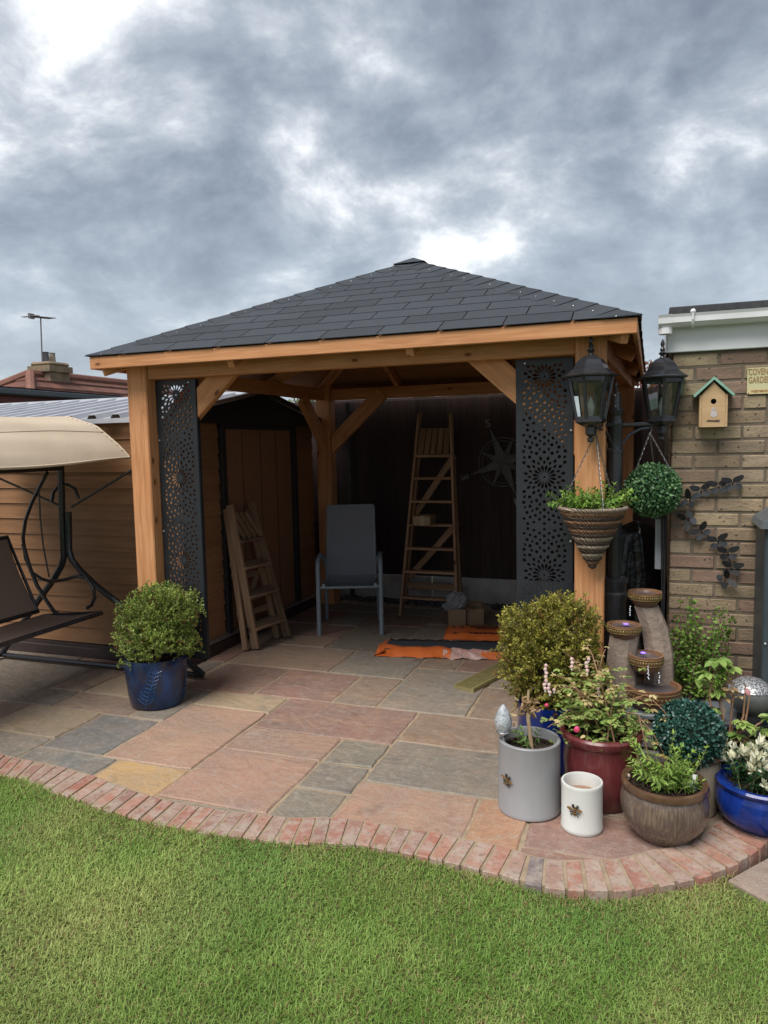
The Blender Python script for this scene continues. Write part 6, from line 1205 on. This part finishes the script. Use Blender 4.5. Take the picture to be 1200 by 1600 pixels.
def bush(t, c, rad, ntw, per, L_, W_, c1, c2, expo=2.6, tw_len=.085, flat_bottom=-.85, base=None, c3=None, f3=.0, inner=.25):
    """dense shrub: twigs over a rounded-box volume, each carrying small leaves"""
    P, D, C_ = [], [], []; tw = MB(); c = Vector(c); fr = [Vector((random.gauss(0, 3), random.gauss(0, 3), random.gauss(0, 3))) for _ in range(6)]; ph = [random.uniform(0, 6.28) for _ in range(6)]
    for i in range(ntw):
        d = Vector((random.gauss(0, 1), random.gauss(0, 1), random.gauss(0, 1))).normalized()
        if d.z < flat_bottom: d.z = -d.z
        k = (abs(d.x) ** expo + abs(d.y) ** expo + abs(d.z) ** expo) ** (-1 / expo); lum = 1 + .11 * sum(math.sin(d.dot(f) + p_) for f, p_ in zip(fr, ph)) / 1.6
        rr = k * lum * (1 if random.random() > inner else random.uniform(.45, .9)) * random.uniform(.84, 1.09); tip = c + Vector((d.x * rad[0], d.y * rad[1], d.z * rad[2])) * rr
        g_ = (d * .7 + Vector((random.gauss(0, .35), random.gauss(0, .35), .55 + random.gauss(0, .25)))).normalized(); ln = tw_len * random.uniform(.6, 1.3); st = tip - g_ * ln; tone = random.random(); brown = random.random() < f3
        tw.tube([st, tip], .0011, 3, caps=False)
        for k_ in range(per):
            f = (k_ + random.random()) / per; p = st.lerp(tip, f); o = Vector((random.gauss(0, 1), random.gauss(0, 1), random.gauss(0, 1))); o = (o - g_ * o.dot(g_)).normalized(); P.append(p); D.append(o * .8 + g_ * random.uniform(.3, .9)); v = min(1, max(0, tone * .7 + random.random() * .35 + (.15 if f > .8 else 0)))
            col = np.array(c1) * (1 - v) + np.array(c2) * v
            if c3 is not None and (brown and random.random() < .7): col = np.array(c3) * random.uniform(.7, 1.2)
            C_.append(col)
    n = len(P); leaves('foliage', P, [tuple(x) for x in D], L_ * rng.uniform(.7, 1.25, n), W_ * rng.uniform(.75, 1.2, n), np.array(C_), M['leaf'], t, .15, False)
    if base is not None:
        for i in range(16): a = Vector(base) + Vector((random.gauss(0, .02), random.gauss(0, .02), 0)); e_ = c + Vector((random.uniform(-.75, .75) * rad[0], random.uniform(-.75, .75) * rad[1], random.uniform(-.3, .6) * rad[2])); m_ = a.lerp(e_, .5) + Vector((random.gauss(0, .02), random.gauss(0, .02), .03)); tw.tube([a, m_, e_], [.006, .004, .002], 5)
    tw.build('stems', M['twig'], t)
# ---- left shrub in the blue leaf pot
c, r, s = potbase(247, 1111, 82); H = .305; RT_ = 47 * s
t = thing('boxwood_in_blue_leaf_pot', 'clipped small leaved green shrub in dark blue leaf embossed pot', 'potted shrub', c)
gp = G('blue_leaf_glaze'); nz = gp.noise(6, (1, 1, .5), 5, .6, .5); bl = gp.mix(gp.rng(nz, .42, .62), (.010, .018, .05), (.012, .055, .17)); bl = gp.mix(gp.rng(gp.noise(9, (1, 1, .6), 4), .52, .68, 0, .8), bl, (.035, .028, .016)); M['blueleaf'] = gp.done(bl, .14, gp.bump(nz, .2, .006))
prof = [(r * .92, 0), (r, .012), (r * 1.08, H * .25), (RT_ * 1.0, H * .6), (RT_ * 1.02, H * .85), (RT_ * .99, H), (RT_ * .93, H), (RT_ * .92, H * .8), (0, H * .78)]
po = pot(t, c, prof, M['blueleaf'], 56, wob=lambda a, z: 1 + (.012 * math.sin(a * 5) if z > H * .9 else 0)); soil(t, c, RT_ * .9, H * .86)
ac = math.atan2(-c.y, -c.x)
M['blueridge'] = pm('blue_ridge', (.022, .10, .26), (.012, .05, .15), 20, rough=.15)
def onpot(a, z): R = np.interp(z, [0, .012, H * .25, H * .6, H * .85, H], [r * .92, r, r * 1.08, RT_, RT_ * 1.02, RT_ * .99]); return c + Vector((math.cos(a) * (R + .001), math.sin(a) * (R + .001), z))
for a0, lean in ((ac - .45, .5), (ac + 1.3, .5), (ac - 2.2, .5)):
    vein = MB(); sp_ = [onpot(a0 + lean * (k / 10), .02 + H * .8 * k / 10) for k in range(11)]; vein.tube(sp_, .003, 5)
    for k in range(1, 10):
        for sgn in (-1, 1): vein.tube([onpot(a0 + lean * k / 10, .02 + H * .8 * k / 10), onpot(a0 + lean * k / 10 + sgn * .18, .035 + H * .8 * k / 10), onpot(a0 + lean * k / 10 + sgn * .32 * (1 - k / 14), .06 + H * .8 * k / 10)], .0022, 4)
    vein.build('leaf_relief', M['blueridge'], po)
cb_ = at_depth(252, 972, c + Vector((0, 0, .6)))
bush(t, cb_, (57 * s, 54 * s, 57 * s), 1350, 18, .0165, .0085, (.075, .145, .02), (.36, .47, .10), 3.4, base=c + Vector((0, 0, H * .8)), c3=(.24, .125, .045), f3=.07, flat_bottom=-.8)
# ---- golden shrub in blue pot in front of the gazebo post
c = onY(862, 1120, 3.56); c.z = 0; s = mpp(c + Vector((0, 0, .5))); t = thing('golden_shrub_in_blue_pot', 'yellow green bushy shrub in a blue glazed pot by gazebo post', 'potted shrub', c); H = .34; R = .165
M['cobalt'] = glaze('cobalt_glaze', (.006, .022, .16), (.010, .04, .26), (.004, .012, .07), .1)
pot(t, c, [(R * .7, 0), (R * .85, .02), (R, H * .55), (R * .97, H * .85), (R * 1.06, H * .92), (R * 1.06, H), (R * .93, H), (R * .9, H * .85), (0, H * .84)], M['cobalt']); soil(t, c, R * .88, H * .88)
cb_ = at_depth(862, 1018, c + Vector((0, 0, .6))); bush(t, cb_, (78 * s, 68 * s, 80 * s), 1600, 17, .018, .009, (.085, .105, .014), (.40, .37, .06), 2.35, base=c + Vector((0, 0, H * .85)), c3=(.22, .12, .03), f3=.06)
# ---- bee emblem
M['brass'] = pm('bee_brass', (.40, .26, .10), (.28, .175, .065), 60, rough=.4, metal=.5); M['beedark'] = pm('bee_dark', (.03, .018, .012), rough=.5)
def bee(parent, p, nrm, sz, tilt):
    nrm = Vector((nrm.x, nrm.y, 0)).normalized(); u = Vector((-nrm.y, nrm.x, 0)); up = Vector((0, 0, 1)); ct, st_ = math.cos(tilt), math.sin(tilt); X_ = u * ct + up * st_; Y_ = -u * st_ + up * ct; q = lambda a, b, d=0: p + X_ * a * sz + Y_ * b * sz + nrm * d
    mb = MB()
    for i, (b, w_) in enumerate(((-.38, .07), (-.30, .13), (-.20, .17), (-.10, .18), (0, .16), (.08, .13), (.16, .15), (.24, .14), (.32, .09), (.38, .05))):
        k = [q(w_ * math.cos(a), b, .002 + .10 * sz * math.sin(a)) for a in [j * math.pi / 5 for j in range(6)]]; mb.v += k
    n = 10; mb.f = [(i * 6 + j, (i + 1) * 6 + j, (i + 1) * 6 + j + 1, i * 6 + j + 1) for i in range(n - 1) for j in range(5)]; mb.m = [1 if (i // 1) % 2 else 0 for i in range(n - 1) for j in range(5)]
    for s in (-1, 1):
        mb.add([q(s * .10, .12, .004), q(s * .38, .32, .008), q(s * .62, .28, .009), q(s * .66, .14, .008), q(s * .40, .02, .006)], [(0, 1, 2, 3, 4) if s < 0 else (4, 3, 2, 1, 0)], 0)
        for (a, b, e, f) in ((.12, .22, .26, .52), (.06, .34, .16, .55), (.14, -.06, .40, -.20), (.12, -.16, .30, -.42), (.10, .02, .44, -.04)): mb.tube([q(s * a, b, .003), q(s * (a + e) / 2 + s * .03, (b + f) / 2, .006), q(s * e, f, .003)], .0022, 4, 1)
    mb.build('bee_emblem', [M['brass'], M['beedark']], parent, True, 50)
def surf_pt(c, R, px, py):
    """point on the vertical cylinder (c,R) seen at a photo pixel"""
    d = ray(px, py); o = np.array([0, 0, CAMH]); a = d[0] ** 2 + d[1] ** 2; b = 2 * (d[0] * (o[0] - c.x) + d[1] * (o[1] - c.y)); cc_ = (o[0] - c.x) ** 2 + (o[1] - c.y) ** 2 - R * R; k = (-b - math.sqrt(max(0, b * b - 4 * a * cc_))) / (2 * a); p = Vector(o + d * k); return p, Vector((p.x - c.x, p.y - c.y, 0))
# ---- grey bee pot
c, r, s = potbase(827, 1285, 98); R = 50.5 * s; H = .315; t = thing('grey_bee_pot', 'grey cylinder pot with brass bee and a bare cut stem', 'plant pot', c); M['greypot'] = pm('grey_glaze', (.30, .30, .312), (.235, .233, .24), 7, stretch=(1, 1, .35), rough=.38, bump=.12, bsc=40, lo=.3, hi=.75)
ring = lambda R, H: [(R * .96, 0), (R, .006), (R * 1.0, .018), (R * .975, .024), (R * .975, H - .012), (R * .985, H - .004), (R * .965, H), (R * .88, H), (R * .865, H - .012), (R * .86, H * .8), (0, H * .79)]
pot(t, c, ring(R, H), M['greypot'], 56); soil(t, c, R * .85, H * .87); p, nn_ = surf_pt(c, R * .978, 793, 1220); bee(t, p, nn_, .052, -.25)
mb = MB(); q_ = lambda px, py: at_depth(px, py, c + Vector((0, 0, .5))); M['barestem'] = pm('bare_stem', (.42, .31, .19), (.28, .19, .11), 40, rough=.8, bump=.5, bsc=80)
mb.tube([q_(832, 1185), q_(831, 1168), q_(828, 1145), q_(825, 1120), q_(825, 1100), q_(826, 1078)], [.010, .009, .009, .009, .007, .005], 8); mb.build('cut_stem', M['barestem'], t, True)
P, D = [], []
for i in range(70): P.append(q_(826 + random.gauss(0, 7), random.uniform(1092, 1118)) + Vector((0, random.gauss(0, .02), 0))); D.append((random.gauss(0, 1), random.gauss(0, 1), random.gauss(-.2, .8)))
leaves('dry_leaves', P, D, .03, .012, mixcol((.30, .18, .08), (.50, .36, .20), rng.random(70)), M['leaf'], t, .4, True, curl=.5)
sd_ = sprig([q_(824, 1178) + Vector((random.gauss(0, .02), random.gauss(0, .03), 0)) for _ in range(9)], 9, .10, .035, .017, (.09, .17, .04), (.20, .32, .09), .7, .7, 4); put_sprig(t, sd_)
# solar stake light
sb = q_(791, 1195); st_ = q_(786, 1138); sr = thing('solar_stake_light', 'steel solar stake light with crackled glass flame in grey pot', 'garden light', sb); mb = MB(); mb.tube([sb, q_(787, 1152)], .0075, 10); mb.build('stake', M['steel'], sr, True)
cc_ = q_(786.5, 1150); mb = MB(); mb.lathe([(.009, -.005), (.014, .004), (.028, .014), (.030, .020), (.028, .024)], cc_, 20); mb.build('collar', M['steel'], sr, True)
mb = MB(); mb.lathe([(.027, .024), (.036, .045), (.038, .065), (.033, .09), (.022, .115), (.010, .135), (0, .142)], cc_, 18); mb.build('glass_flame', pm('crackle_glass', (.50, .53, .56), (.25, .27, .29), 70, rough=.15, bump=.8, bsc=90, bd=.006), sr, True)
# ---- white bee pot
c, r, s = potbase(909, 1308, 64); R = 33 * s; H = .20; t = thing('white_bee_pot', 'small empty white cylinder pot with brass bee', 'plant pot', c); M['whitepot'] = pm('white_glaze', (.66, .68, .65), (.54, .545, .52), 8, stretch=(1, 1, .35), rough=.25, bump=.06, bsc=40, lo=.38, hi=.8)
pr = ring(R, H)[:-3] + [(R * .855, H - .012), (R * .85, H * .72), (0, H * .72)]; pot(t, c, pr, M['whitepot'], 48); mb = MB(); mb.lathe([(R * .84, H * .725), (0, H * .73)], c, 24); mb.build('inside_liner', pm('terracotta_in', (.32, .19, .13), (.26, .15, .10), 12, rough=.8), t); p, nn_ = surf_pt(c, R * .978, 898.5, 1267); bee(t, p, nn_, .050, -.08)
# ---- maroon pot with bleeding heart
c, r, s = potbase(938, 1273, 100); R = 65 * s; H = .33; t = thing('bleeding_heart_in_maroon_pot', 'yellowing bleeding heart plant drooping over a maroon glazed pot', 'potted plant', c); M['maroon'] = glaze('maroon_glaze', (.15, .032, .035), (.11, .022, .026), (.20, .06, .055), .22, (1, 1, .15), 14)
pot(t, c, [(r * .92, 0), (r, .01), (R * .88, H * .3), (R * .93, H * .62), (R * .90, H * .82), (R * .93, H * .86), (R * 1.0, H * .90), (R * 1.01, H * .97), (R * .97, H), (R * .88, H), (R * .85, H * .9), (0, H * .86)], M['maroon'], 56); soil(t, c, R * .84, H * .9)
def lobed(t, name, Pc, size, c1, c2, n3=3, mat='leaf', dirs=None):
    P, D, L_, W_, C_ = [], [], [], [], []
    for i, p in enumerate(Pc):
        d0 = Vector((random.gauss(0, 1), random.gauss(0, 1), random.uniform(-.35, .5))).normalized() if dirs is None else Vector(dirs[i]).normalized(); side = d0.cross(Vector((0, 0, 1))); side = side.normalized() if side.length > .01 else Vector((1, 0, 0)); v = random.random(); k = size * random.uniform(.7, 1.2); cl_ = np.array(c1) * (1 - v) + np.array(c2) * v
        for a in np.linspace(-1.05, 1.05, n3): P.append(p); D.append(d0 * math.cos(a) + side * math.sin(a)); L_.append(k * (1.0 if abs(a) < .3 else .8)); W_.append(k * .52); C_.append(cl_ * random.uniform(.9, 1.1))
    return leaves(name, P, [tuple(x) for x in D], np.array(L_), np.array(W_), np.array(C_), M[mat], t, .10, True, up=np.tile([0, 0, 1.0], (len(P), 1)), curl=.22)
stems = MB(); Pg, Py, Pd = [], [], []; base = c + Vector((0, 0, H * .9)); q_ = lambda px, py: at_depth(px, py, c + Vector((0, 0, .5)))
tips = [(868, 1045), (880, 1020), (900, 1030), (915, 1015), (930, 1040), (945, 1020), (955, 1050), (870, 1085), (985, 1090), (1000, 1075), (1010, 1110), (965, 1075), (890, 1060), (905, 1075), (925, 1085), (1025, 1130), (880, 1110), (950, 1100), (860, 1125), (940, 1060), (1000, 1150), (975, 1160)]
ends = []
for (tx, ty) in tips:
    e_ = q_(tx, ty) + Vector((0, random.uniform(-.12, .12), 0)); b0 = base + Vector((random.gauss(0, .045), random.gauss(0, .045), 0)); m1 = b0.lerp(e_, .45) + Vector((0, 0, .05)); m2 = b0.lerp(e_, .8) + Vector((0, 0, .045)); stems.tube([b0, m1, m2, e_], [.0034, .003, .0024, .0015], 6); ends.append(e_)
    for k in range(14): f = random.uniform(.25, 1); p = (b0.lerp(m1, f / .5) if f < .5 else m1.lerp(e_, (f - .5) / .5)) + Vector((random.gauss(0, .03), random.gauss(0, .03), random.gauss(0, .02))); (Py if p.z > q_(900, 1090).z or random.random() < .35 else Pg).append(p)
for (px, py) in ((1000, 1190), (985, 1200), (1020, 1160), (1035, 1120)):   # arching stems over the rim
    e_ = q_(px, py) + AWAY * -.14; b0 = base + Vector((random.gauss(0, .03), random.gauss(0, .03), 0)); top_ = b0.lerp(e_, .6); top_.z = max(b0.z, e_.z) + .13; stems.tube([b0, b0.lerp(top_, .6) + Vector((0, 0, .05)), top_, top_.lerp(e_, .6) + Vector((0, 0, .02)), e_], [.003, .0028, .0025, .002, .0014], 6); Pd += [e_, top_.lerp(e_, .7)]
stems.build('stems', M['rstem'], t, True)
for i in range(230): a = random.uniform(0, 6.28); q2 = R * .95 * math.sqrt(random.random()); Pg.append(base + Vector((q2 * math.cos(a), q2 * math.sin(a), random.uniform(.0, .15))))
for i in range(170): Pg.append(q_(random.gauss(925, 36), random.uniform(1045, 1160)) + Vector((0, random.uniform(-.1, .1), 0)))
lobed(t, 'green_leaves', Pg, .032, (.17, .28, .06), (.42, .50, .16)); lobed(t, 'yellow_leaves', Py + Pd * 4, .028, (.40, .31, .11), (.62, .52, .27), 3)
hearts = MB()
def heart(p, k=.009): hearts.ball(p, k, 0, 7, 6, (.9, .6, 1.0)); hearts.ball(p + Vector((0, 0, -k * 1.3)), k * .4, 1, 6, 5, (1, 1, 1.5))
for (px, y0_, y1_) in ((852, 1040, 1082), (858, 1070, 1086), (918, 1030, 1050), (893, 1030, 1046), (934, 1070, 1086), (865, 1078, 1082)):
    y_ = y0_
    while y_ < y1_: heart(q_(px + random.uniform(-2, 2), y_)); y_ += 6
for (px, py) in ((974, 1195), (976, 1205), (972, 1218), (958, 1180), (968, 1225)): heart(q_(px, py) + AWAY * -.20, .010)
tag(hearts.build('pale_flowers', [pm('pale_pink', (.60, .36, .36), (.66, .50, .46), 50, rough=.6), M['white']], t, True), kind='stuff'); mb = MB(); mb.ball(q_(892, 1126) + AWAY * -.1, .013, 0, 8, 8, (1, .7, 1.1), .1); mb.ball(q_(854, 1102), .009, 0, 8, 8); mb.build('pink_flower', pm('hot_pink', (.65, .06, .16), rough=.5), t, True)
# ---- brown bowl with leafy stems
c, r, s = potbase(1036, 1326, 88); R = 68 * s; H = .235; t = thing('plant_in_brown_bowl', 'bright green leafy stems in a wide brown streaked glazed bowl', 'potted plant', c); M['bowlglaze'] = glaze('brown_streak', (.085, .058, .05), (.13, .095, .078), (.26, .20, .13), .1, (3, 3, .35), 9); M['bowlrim'] = pm('brown_rim', (.085, .045, .026), (.13, .075, .045), 20, rough=.14)
pot(t, c, [(r * .88, 0), (r * .97, .008), (R * .90, H * .28), (R * .985, H * .5), (R * .99, H * .66), (R * .95, H * .80), (R * .92, H * .86)], M['bowlglaze'], 56); pot(t, c, [(R * .90, H * .855), (R * .96, H * .87), (R * .985, H * .93), (R * .96, H * .99), (R * .89, H), (R * .83, H * .97), (R * .82, H * .85), (R * .80, H * .7)], M['bowlrim'], 56, name='rim'); soil(t, c, R * .83, H * .80)
q_ = lambda px, py: at_depth(px, py, c + Vector((0, 0, .25))); b0 = q_(1040, 1225); P0 = [b0 + Vector((random.gauss(0, .035), random.gauss(0, .035), 0)) for _ in range(34)]; P0 = [Vector((p.x, p.y, c.z + H * .8)) for p in P0]
put_sprig(t, sprig(P0, 34, .20, .040, .014, (.13, .26, .035), (.32, .46, .10), .42, 1.0, 8, droop=.35))
P0 = [q_(random.uniform(1020, 1085), random.uniform(1228, 1252)) for _ in range(12)]; P0 = [Vector((p.x, p.y, c.z + H * .8)) for p in P0]; put_sprig(t, sprig(P0, 12, .07, .034, .013, (.14, .27, .04), (.32, .45, .1), .7, .7, 4), name='low_leaves')
lb_ = thing('plant_label', 'curved white plant label stuck in the brown bowl', 'plant label', Vector((q_(1081, 1258).x, q_(1081, 1258).y, c.z + H * .8))); p = q_(1082, 1252); mb = MB()
for i in range(7):
    f = i / 6; pc_ = p + Vector((0, 0, .105 * f)) + RIGHT * (.018 * f ** 2) + AWAY * (-.02 + .03 * f); w_ = .016 * (1 if f < .7 else 1 - (f - .7) * 1.3); mb.v += [pc_ - RIGHT * w_ + AWAY * .012, pc_, pc_ + RIGHT * w_ + AWAY * .010]
mb.f = [(i * 3 + j, i * 3 + j + 1, i * 3 + j + 4, i * 3 + j + 3) for i in range(6) for j in range(2)]; mb.m = [1 if 1 <= i <= 3 else 0 for i in range(6) for j in range(2)]; mb.build('tag', [pm('label_white', (.70, .72, .70), rough=.4), pm('label_print', (.42, .55, .52), (.16, .30, .26), 60, rough=.4)], lb_, True)
# ---- cream pot with topiary ball
c, r, s = potbase(1086, 1280, 62); R = 40 * s; H = .275; t = thing('topiary_ball_in_cream_pot', 'dark blue green leaf ball in a tall cream crackle pot', 'potted topiary', c); M['cream'] = pm('cream_glaze', (.47, .41, .30), (.40, .34, .245), 8, rough=.35, bump=.1)
pot(t, c, [(r * .92, 0), (r, .012), (R * .93, H * .9)], M['cream'], 40); pot(t, c, [(R * .95, H * .88), (R * 1.02, H * .91), (R * 1.04, H * .96), (R * .99, H), (R * .86, H * .99), (R * .8, H * .85)], pm('brown_lip', (.23, .12, .07), (.18, .09, .05), 14, rough=.3), 40, name='rim')
q_ = lambda px, py: at_depth(px, py, c + Vector((0, 0, .4))); bc2 = q_(1076, 1147); topiary(t, bc2, 53 * depth(bc2) / FPX, 3400, .0165, .0125, (.008, .042, .033), (.065, .17, .13))
p, nn_ = surf_pt(c, R * .97, 1101, 1238); nn_.normalize(); u_ = Vector((-nn_.y, nn_.x, 0)); mb = MB(); op = lambda a, b, d=.003: p + u_ * a + Vector((0, 0, b)) + nn_ * d
mb.tube([op(.021 * math.cos(k * .314), .027 * math.sin(k * .314)) for k in range(20)], .0025, 5, closed=True); mb.tube([op(0, -.02), op(0, 0)], .003, 5)
for a in range(9): an = -.3 + a * .47; mb.tube([op(0, -.004), op(.009 * math.cos(an), .003 + .009 * math.sin(an)), op(.016 * math.cos(an + .2), .004 + .017 * math.sin(an + .2))], .0016, 4)
mb.build('tree_plaque', pm('plaque_brown', (.13, .085, .05), rough=.5), t, True)
# ---- blue bowl with cream leaved euonymus
c, r, s = potbase(1187, 1312, 84); R = 69 * s; H = .205; t = thing('euonymus_in_blue_bowl', 'white tipped dark green shrub in a wide cobalt blue bowl', 'potted plant', c)
pot(t, c, [(r * .86, 0), (r * .95, .008), (R * .90, H * .28), (R * .98, H * .55), (R * .96, H * .76), (R * .91, H * .86), (R * .97, H * .90), (R * .99, H * .96), (R * .95, H), (R * .86, H), (R * .83, H * .92), (0, H * .8)], M['cobalt'], 56); soil(t, c, R * .83, H * .88)
q_ = lambda px, py: at_depth(px, py, c + Vector((0, 0, .35))); b0 = q_(1182, 1230); b0.z = c.z + H * .88; P0 = [b0 + Vector((random.gauss(0, .045), random.gauss(0, .045), 0)) for _ in range(46)]
dat = sprig(P0, 46, .15, .036, .016, (.012, .05, .018), (.03, .09, .03), .34, 1.0, 7); put_sprig(t, dat, mat='leafgloss')
PW_, DW = [], []
for st in dat[5]:
    p = st[-1]; d = (st[-1] - st[-3]).normalized()
    if random.random() < .15: continue
    for k in range(12): o = Vector((random.gauss(0, 1), random.gauss(0, 1), random.gauss(0, 1))); o = (o - d * o.dot(d)).normalized(); f = random.random(); PW_.append(p - d * .022 * f + d * .012); DW.append(d * (1.1 - .5 * f) + o * (.25 + .6 * f))
n = len(PW_); leaves('cream_leaves', PW_, [tuple(x) for x in DW], .036 * rng.uniform(.7, 1.15, n), .012, mixcol((.70, .68, .44), (.85, .84, .70), rng.random(n)), M['leaf'], t, .15, True)
p = q_(1199, 1215) + AWAY * -.03; lb2 = thing('pink_plant_label', 'bright pink plant label standing in the blue bowl', 'plant label', Vector((p.x, p.y, c.z + H * .88))); mb = MB(); mb.box((p.x - .004, p.y - .001, c.z + H * .85), (p.x + .05, p.y + .001, p.z + .055), ch=.0005); mb.build('tag', pm('pink_tag', (.75, .12, .36), rough=.4), lb2)
# ---- green shrub in the raised bed
c = onY(1085, 1092, 4.0); c.z = BZ - .05; t = thing('loose_green_shrub', 'loose upright shrub with small fresh green leaves against brick wall', 'shrub', c); P0 = [c + Vector((random.gauss(0, .05), random.gauss(0, .03), 0)) for _ in range(30)]; st = MB(); P, D = [], []
for i in range(62):
    px = random.uniform(1035, 1150); py = random.uniform(905, 1040) + abs(px - 1085) * .35 + random.uniform(0, 40); e_ = onY(px, py, 4.0 + random.uniform(-.10, .09)); b0 = c + Vector((random.gauss(0, .04), random.gauss(0, .03), 0)); m_ = b0.lerp(e_, .5) + Vector((random.gauss(0, .02), random.gauss(0, .02), .03)); st.tube([b0, m_, e_], [.004, .003, .0012], 5)
    for k in range(44):
        f = random.uniform(.28, 1.0); p = (b0.lerp(m_, f * 2) if f < .5 else m_.lerp(e_, f * 2 - 1)) + Vector((random.gauss(0, .014), random.gauss(0, .014), random.gauss(0, .01))); P.append(p); D.append((random.gauss(0, 1), random.gauss(0, 1), random.uniform(-.1, .9)))
st.build('stems', M['twig'], t, True); n = len(P); leaves('foliage', P, D, .021 * rng.uniform(.7, 1.2, n), .0135 * rng.uniform(.8, 1.2, n), mixcol((.06, .14, .018), (.22, .36, .06), rng.random(n)), M['leaf'], t, .12, True)
P, D = [], []
for i in range(46): p = onY(random.uniform(1040, 1150), random.uniform(880, 960), 4.0 + random.uniform(-.06, .05)); P.append(p); D.append((random.gauss(0, .5), random.gauss(0, .5), 1))
tag(leaves('dark_buds', P, D, .016, .006, mixcol((.10, .03, .03), (.18, .07, .05), rng.random(46)), M['leaf'], t, .2), kind='stuff')
# ---- peony in front of it
c = onY(1135, 1180, 3.52); c.z = 0; t = thing('peony_in_dark_pot', 'peony with broad lobed pale leaves and brown stems in dark pot', 'potted plant', c); H = .24; R = .14; pot(t, c, [(R * .75, 0), (R, H * .9), (R * 1.05, H * .92), (R * 1.05, H), (R * .95, H), (R * .9, H * .85), (0, H * .84)], M['blackmatt'], 28); soil(t, c, R * .9, H * .9)
st = MB(); Pc, Dr = [], []; q_ = lambda px, py, dy=0: onY(px, py, 3.52 + dy)
for (px, py, cnt) in ((1120, 1032, 8), (1100, 1052, 5), (1095, 1062, 4), (1120, 1080, 5), (1110, 1108, 7), (1160, 1128, 8), (1190, 1140, 7), (1150, 1148, 5), (1180, 1160, 4), (1140, 1045, 4), (1128, 1160, 4), (1205, 1120, 5)):
    e_ = q_(px, py, random.uniform(-.05, .05)); b0 = c + Vector((random.gauss(0, .03), random.gauss(0, .03), H * .9)); st.tube([b0, b0.lerp(e_, .55) + Vector((random.gauss(0, .02), 0, .03)), e_], [.0045, .0035, .002], 6)
    for k in range(cnt): a = random.uniform(0, 6.28); Pc.append(e_ + Vector((random.gauss(0, .008), random.gauss(0, .008), random.gauss(0, .005)))); Dr.append((math.cos(a), math.sin(a), random.uniform(-.35, .15)))
for (px, py) in ((1165, 1010 + 60), (1172, 1085)): e_ = q_(px, py); b0 = c + Vector((.02, 0, H * .9)); st.tube([b0, b0.lerp(e_, .5) + Vector((.02, 0, 0)), e_], [.005, .0045, .003], 6)
st.build('stems', M['rstem'], t, True); lobed(t, 'leaves', Pc, .062, (.15, .27, .06), (.38, .50, .14), 3, dirs=Dr)
lobed(t, 'dry_leaves', [q_(1145 + random.gauss(0, 8), 1080 + random.gauss(0, 7)) for _ in range(9)] + [q_(1130 + random.gauss(0, 6), 1045 + random.gauss(0, 4)) for _ in range(5)], .04, (.38, .25, .12), (.56, .42, .24), 3); mb = MB(); mb.ball(q_(1168, 1082, -.05), .014, 0, 7, 6, (1, .8, 1.3), .2); mb.build('faded_flower', pm('faded_pink', (.48, .24, .24), rough=.6), t, True)
# ---- dark pot behind the blue bowl
c = onY(1196, 1180, 3.50); c.z = 0; t = thing('empty_black_pot', 'plain black planter standing between cream pot and cabinet', 'plant pot', c + Vector((.10, .0, 0))); pot(t, c + Vector((.12, 0, 0)), [(.12, 0), (.15, .26), (.158, .265), (.158, .29), (.145, .29), (.135, .2), (0, .19)], M['blackmatt'], 32); soil(t, c + Vector((.12, 0, 0)), .135, .25)
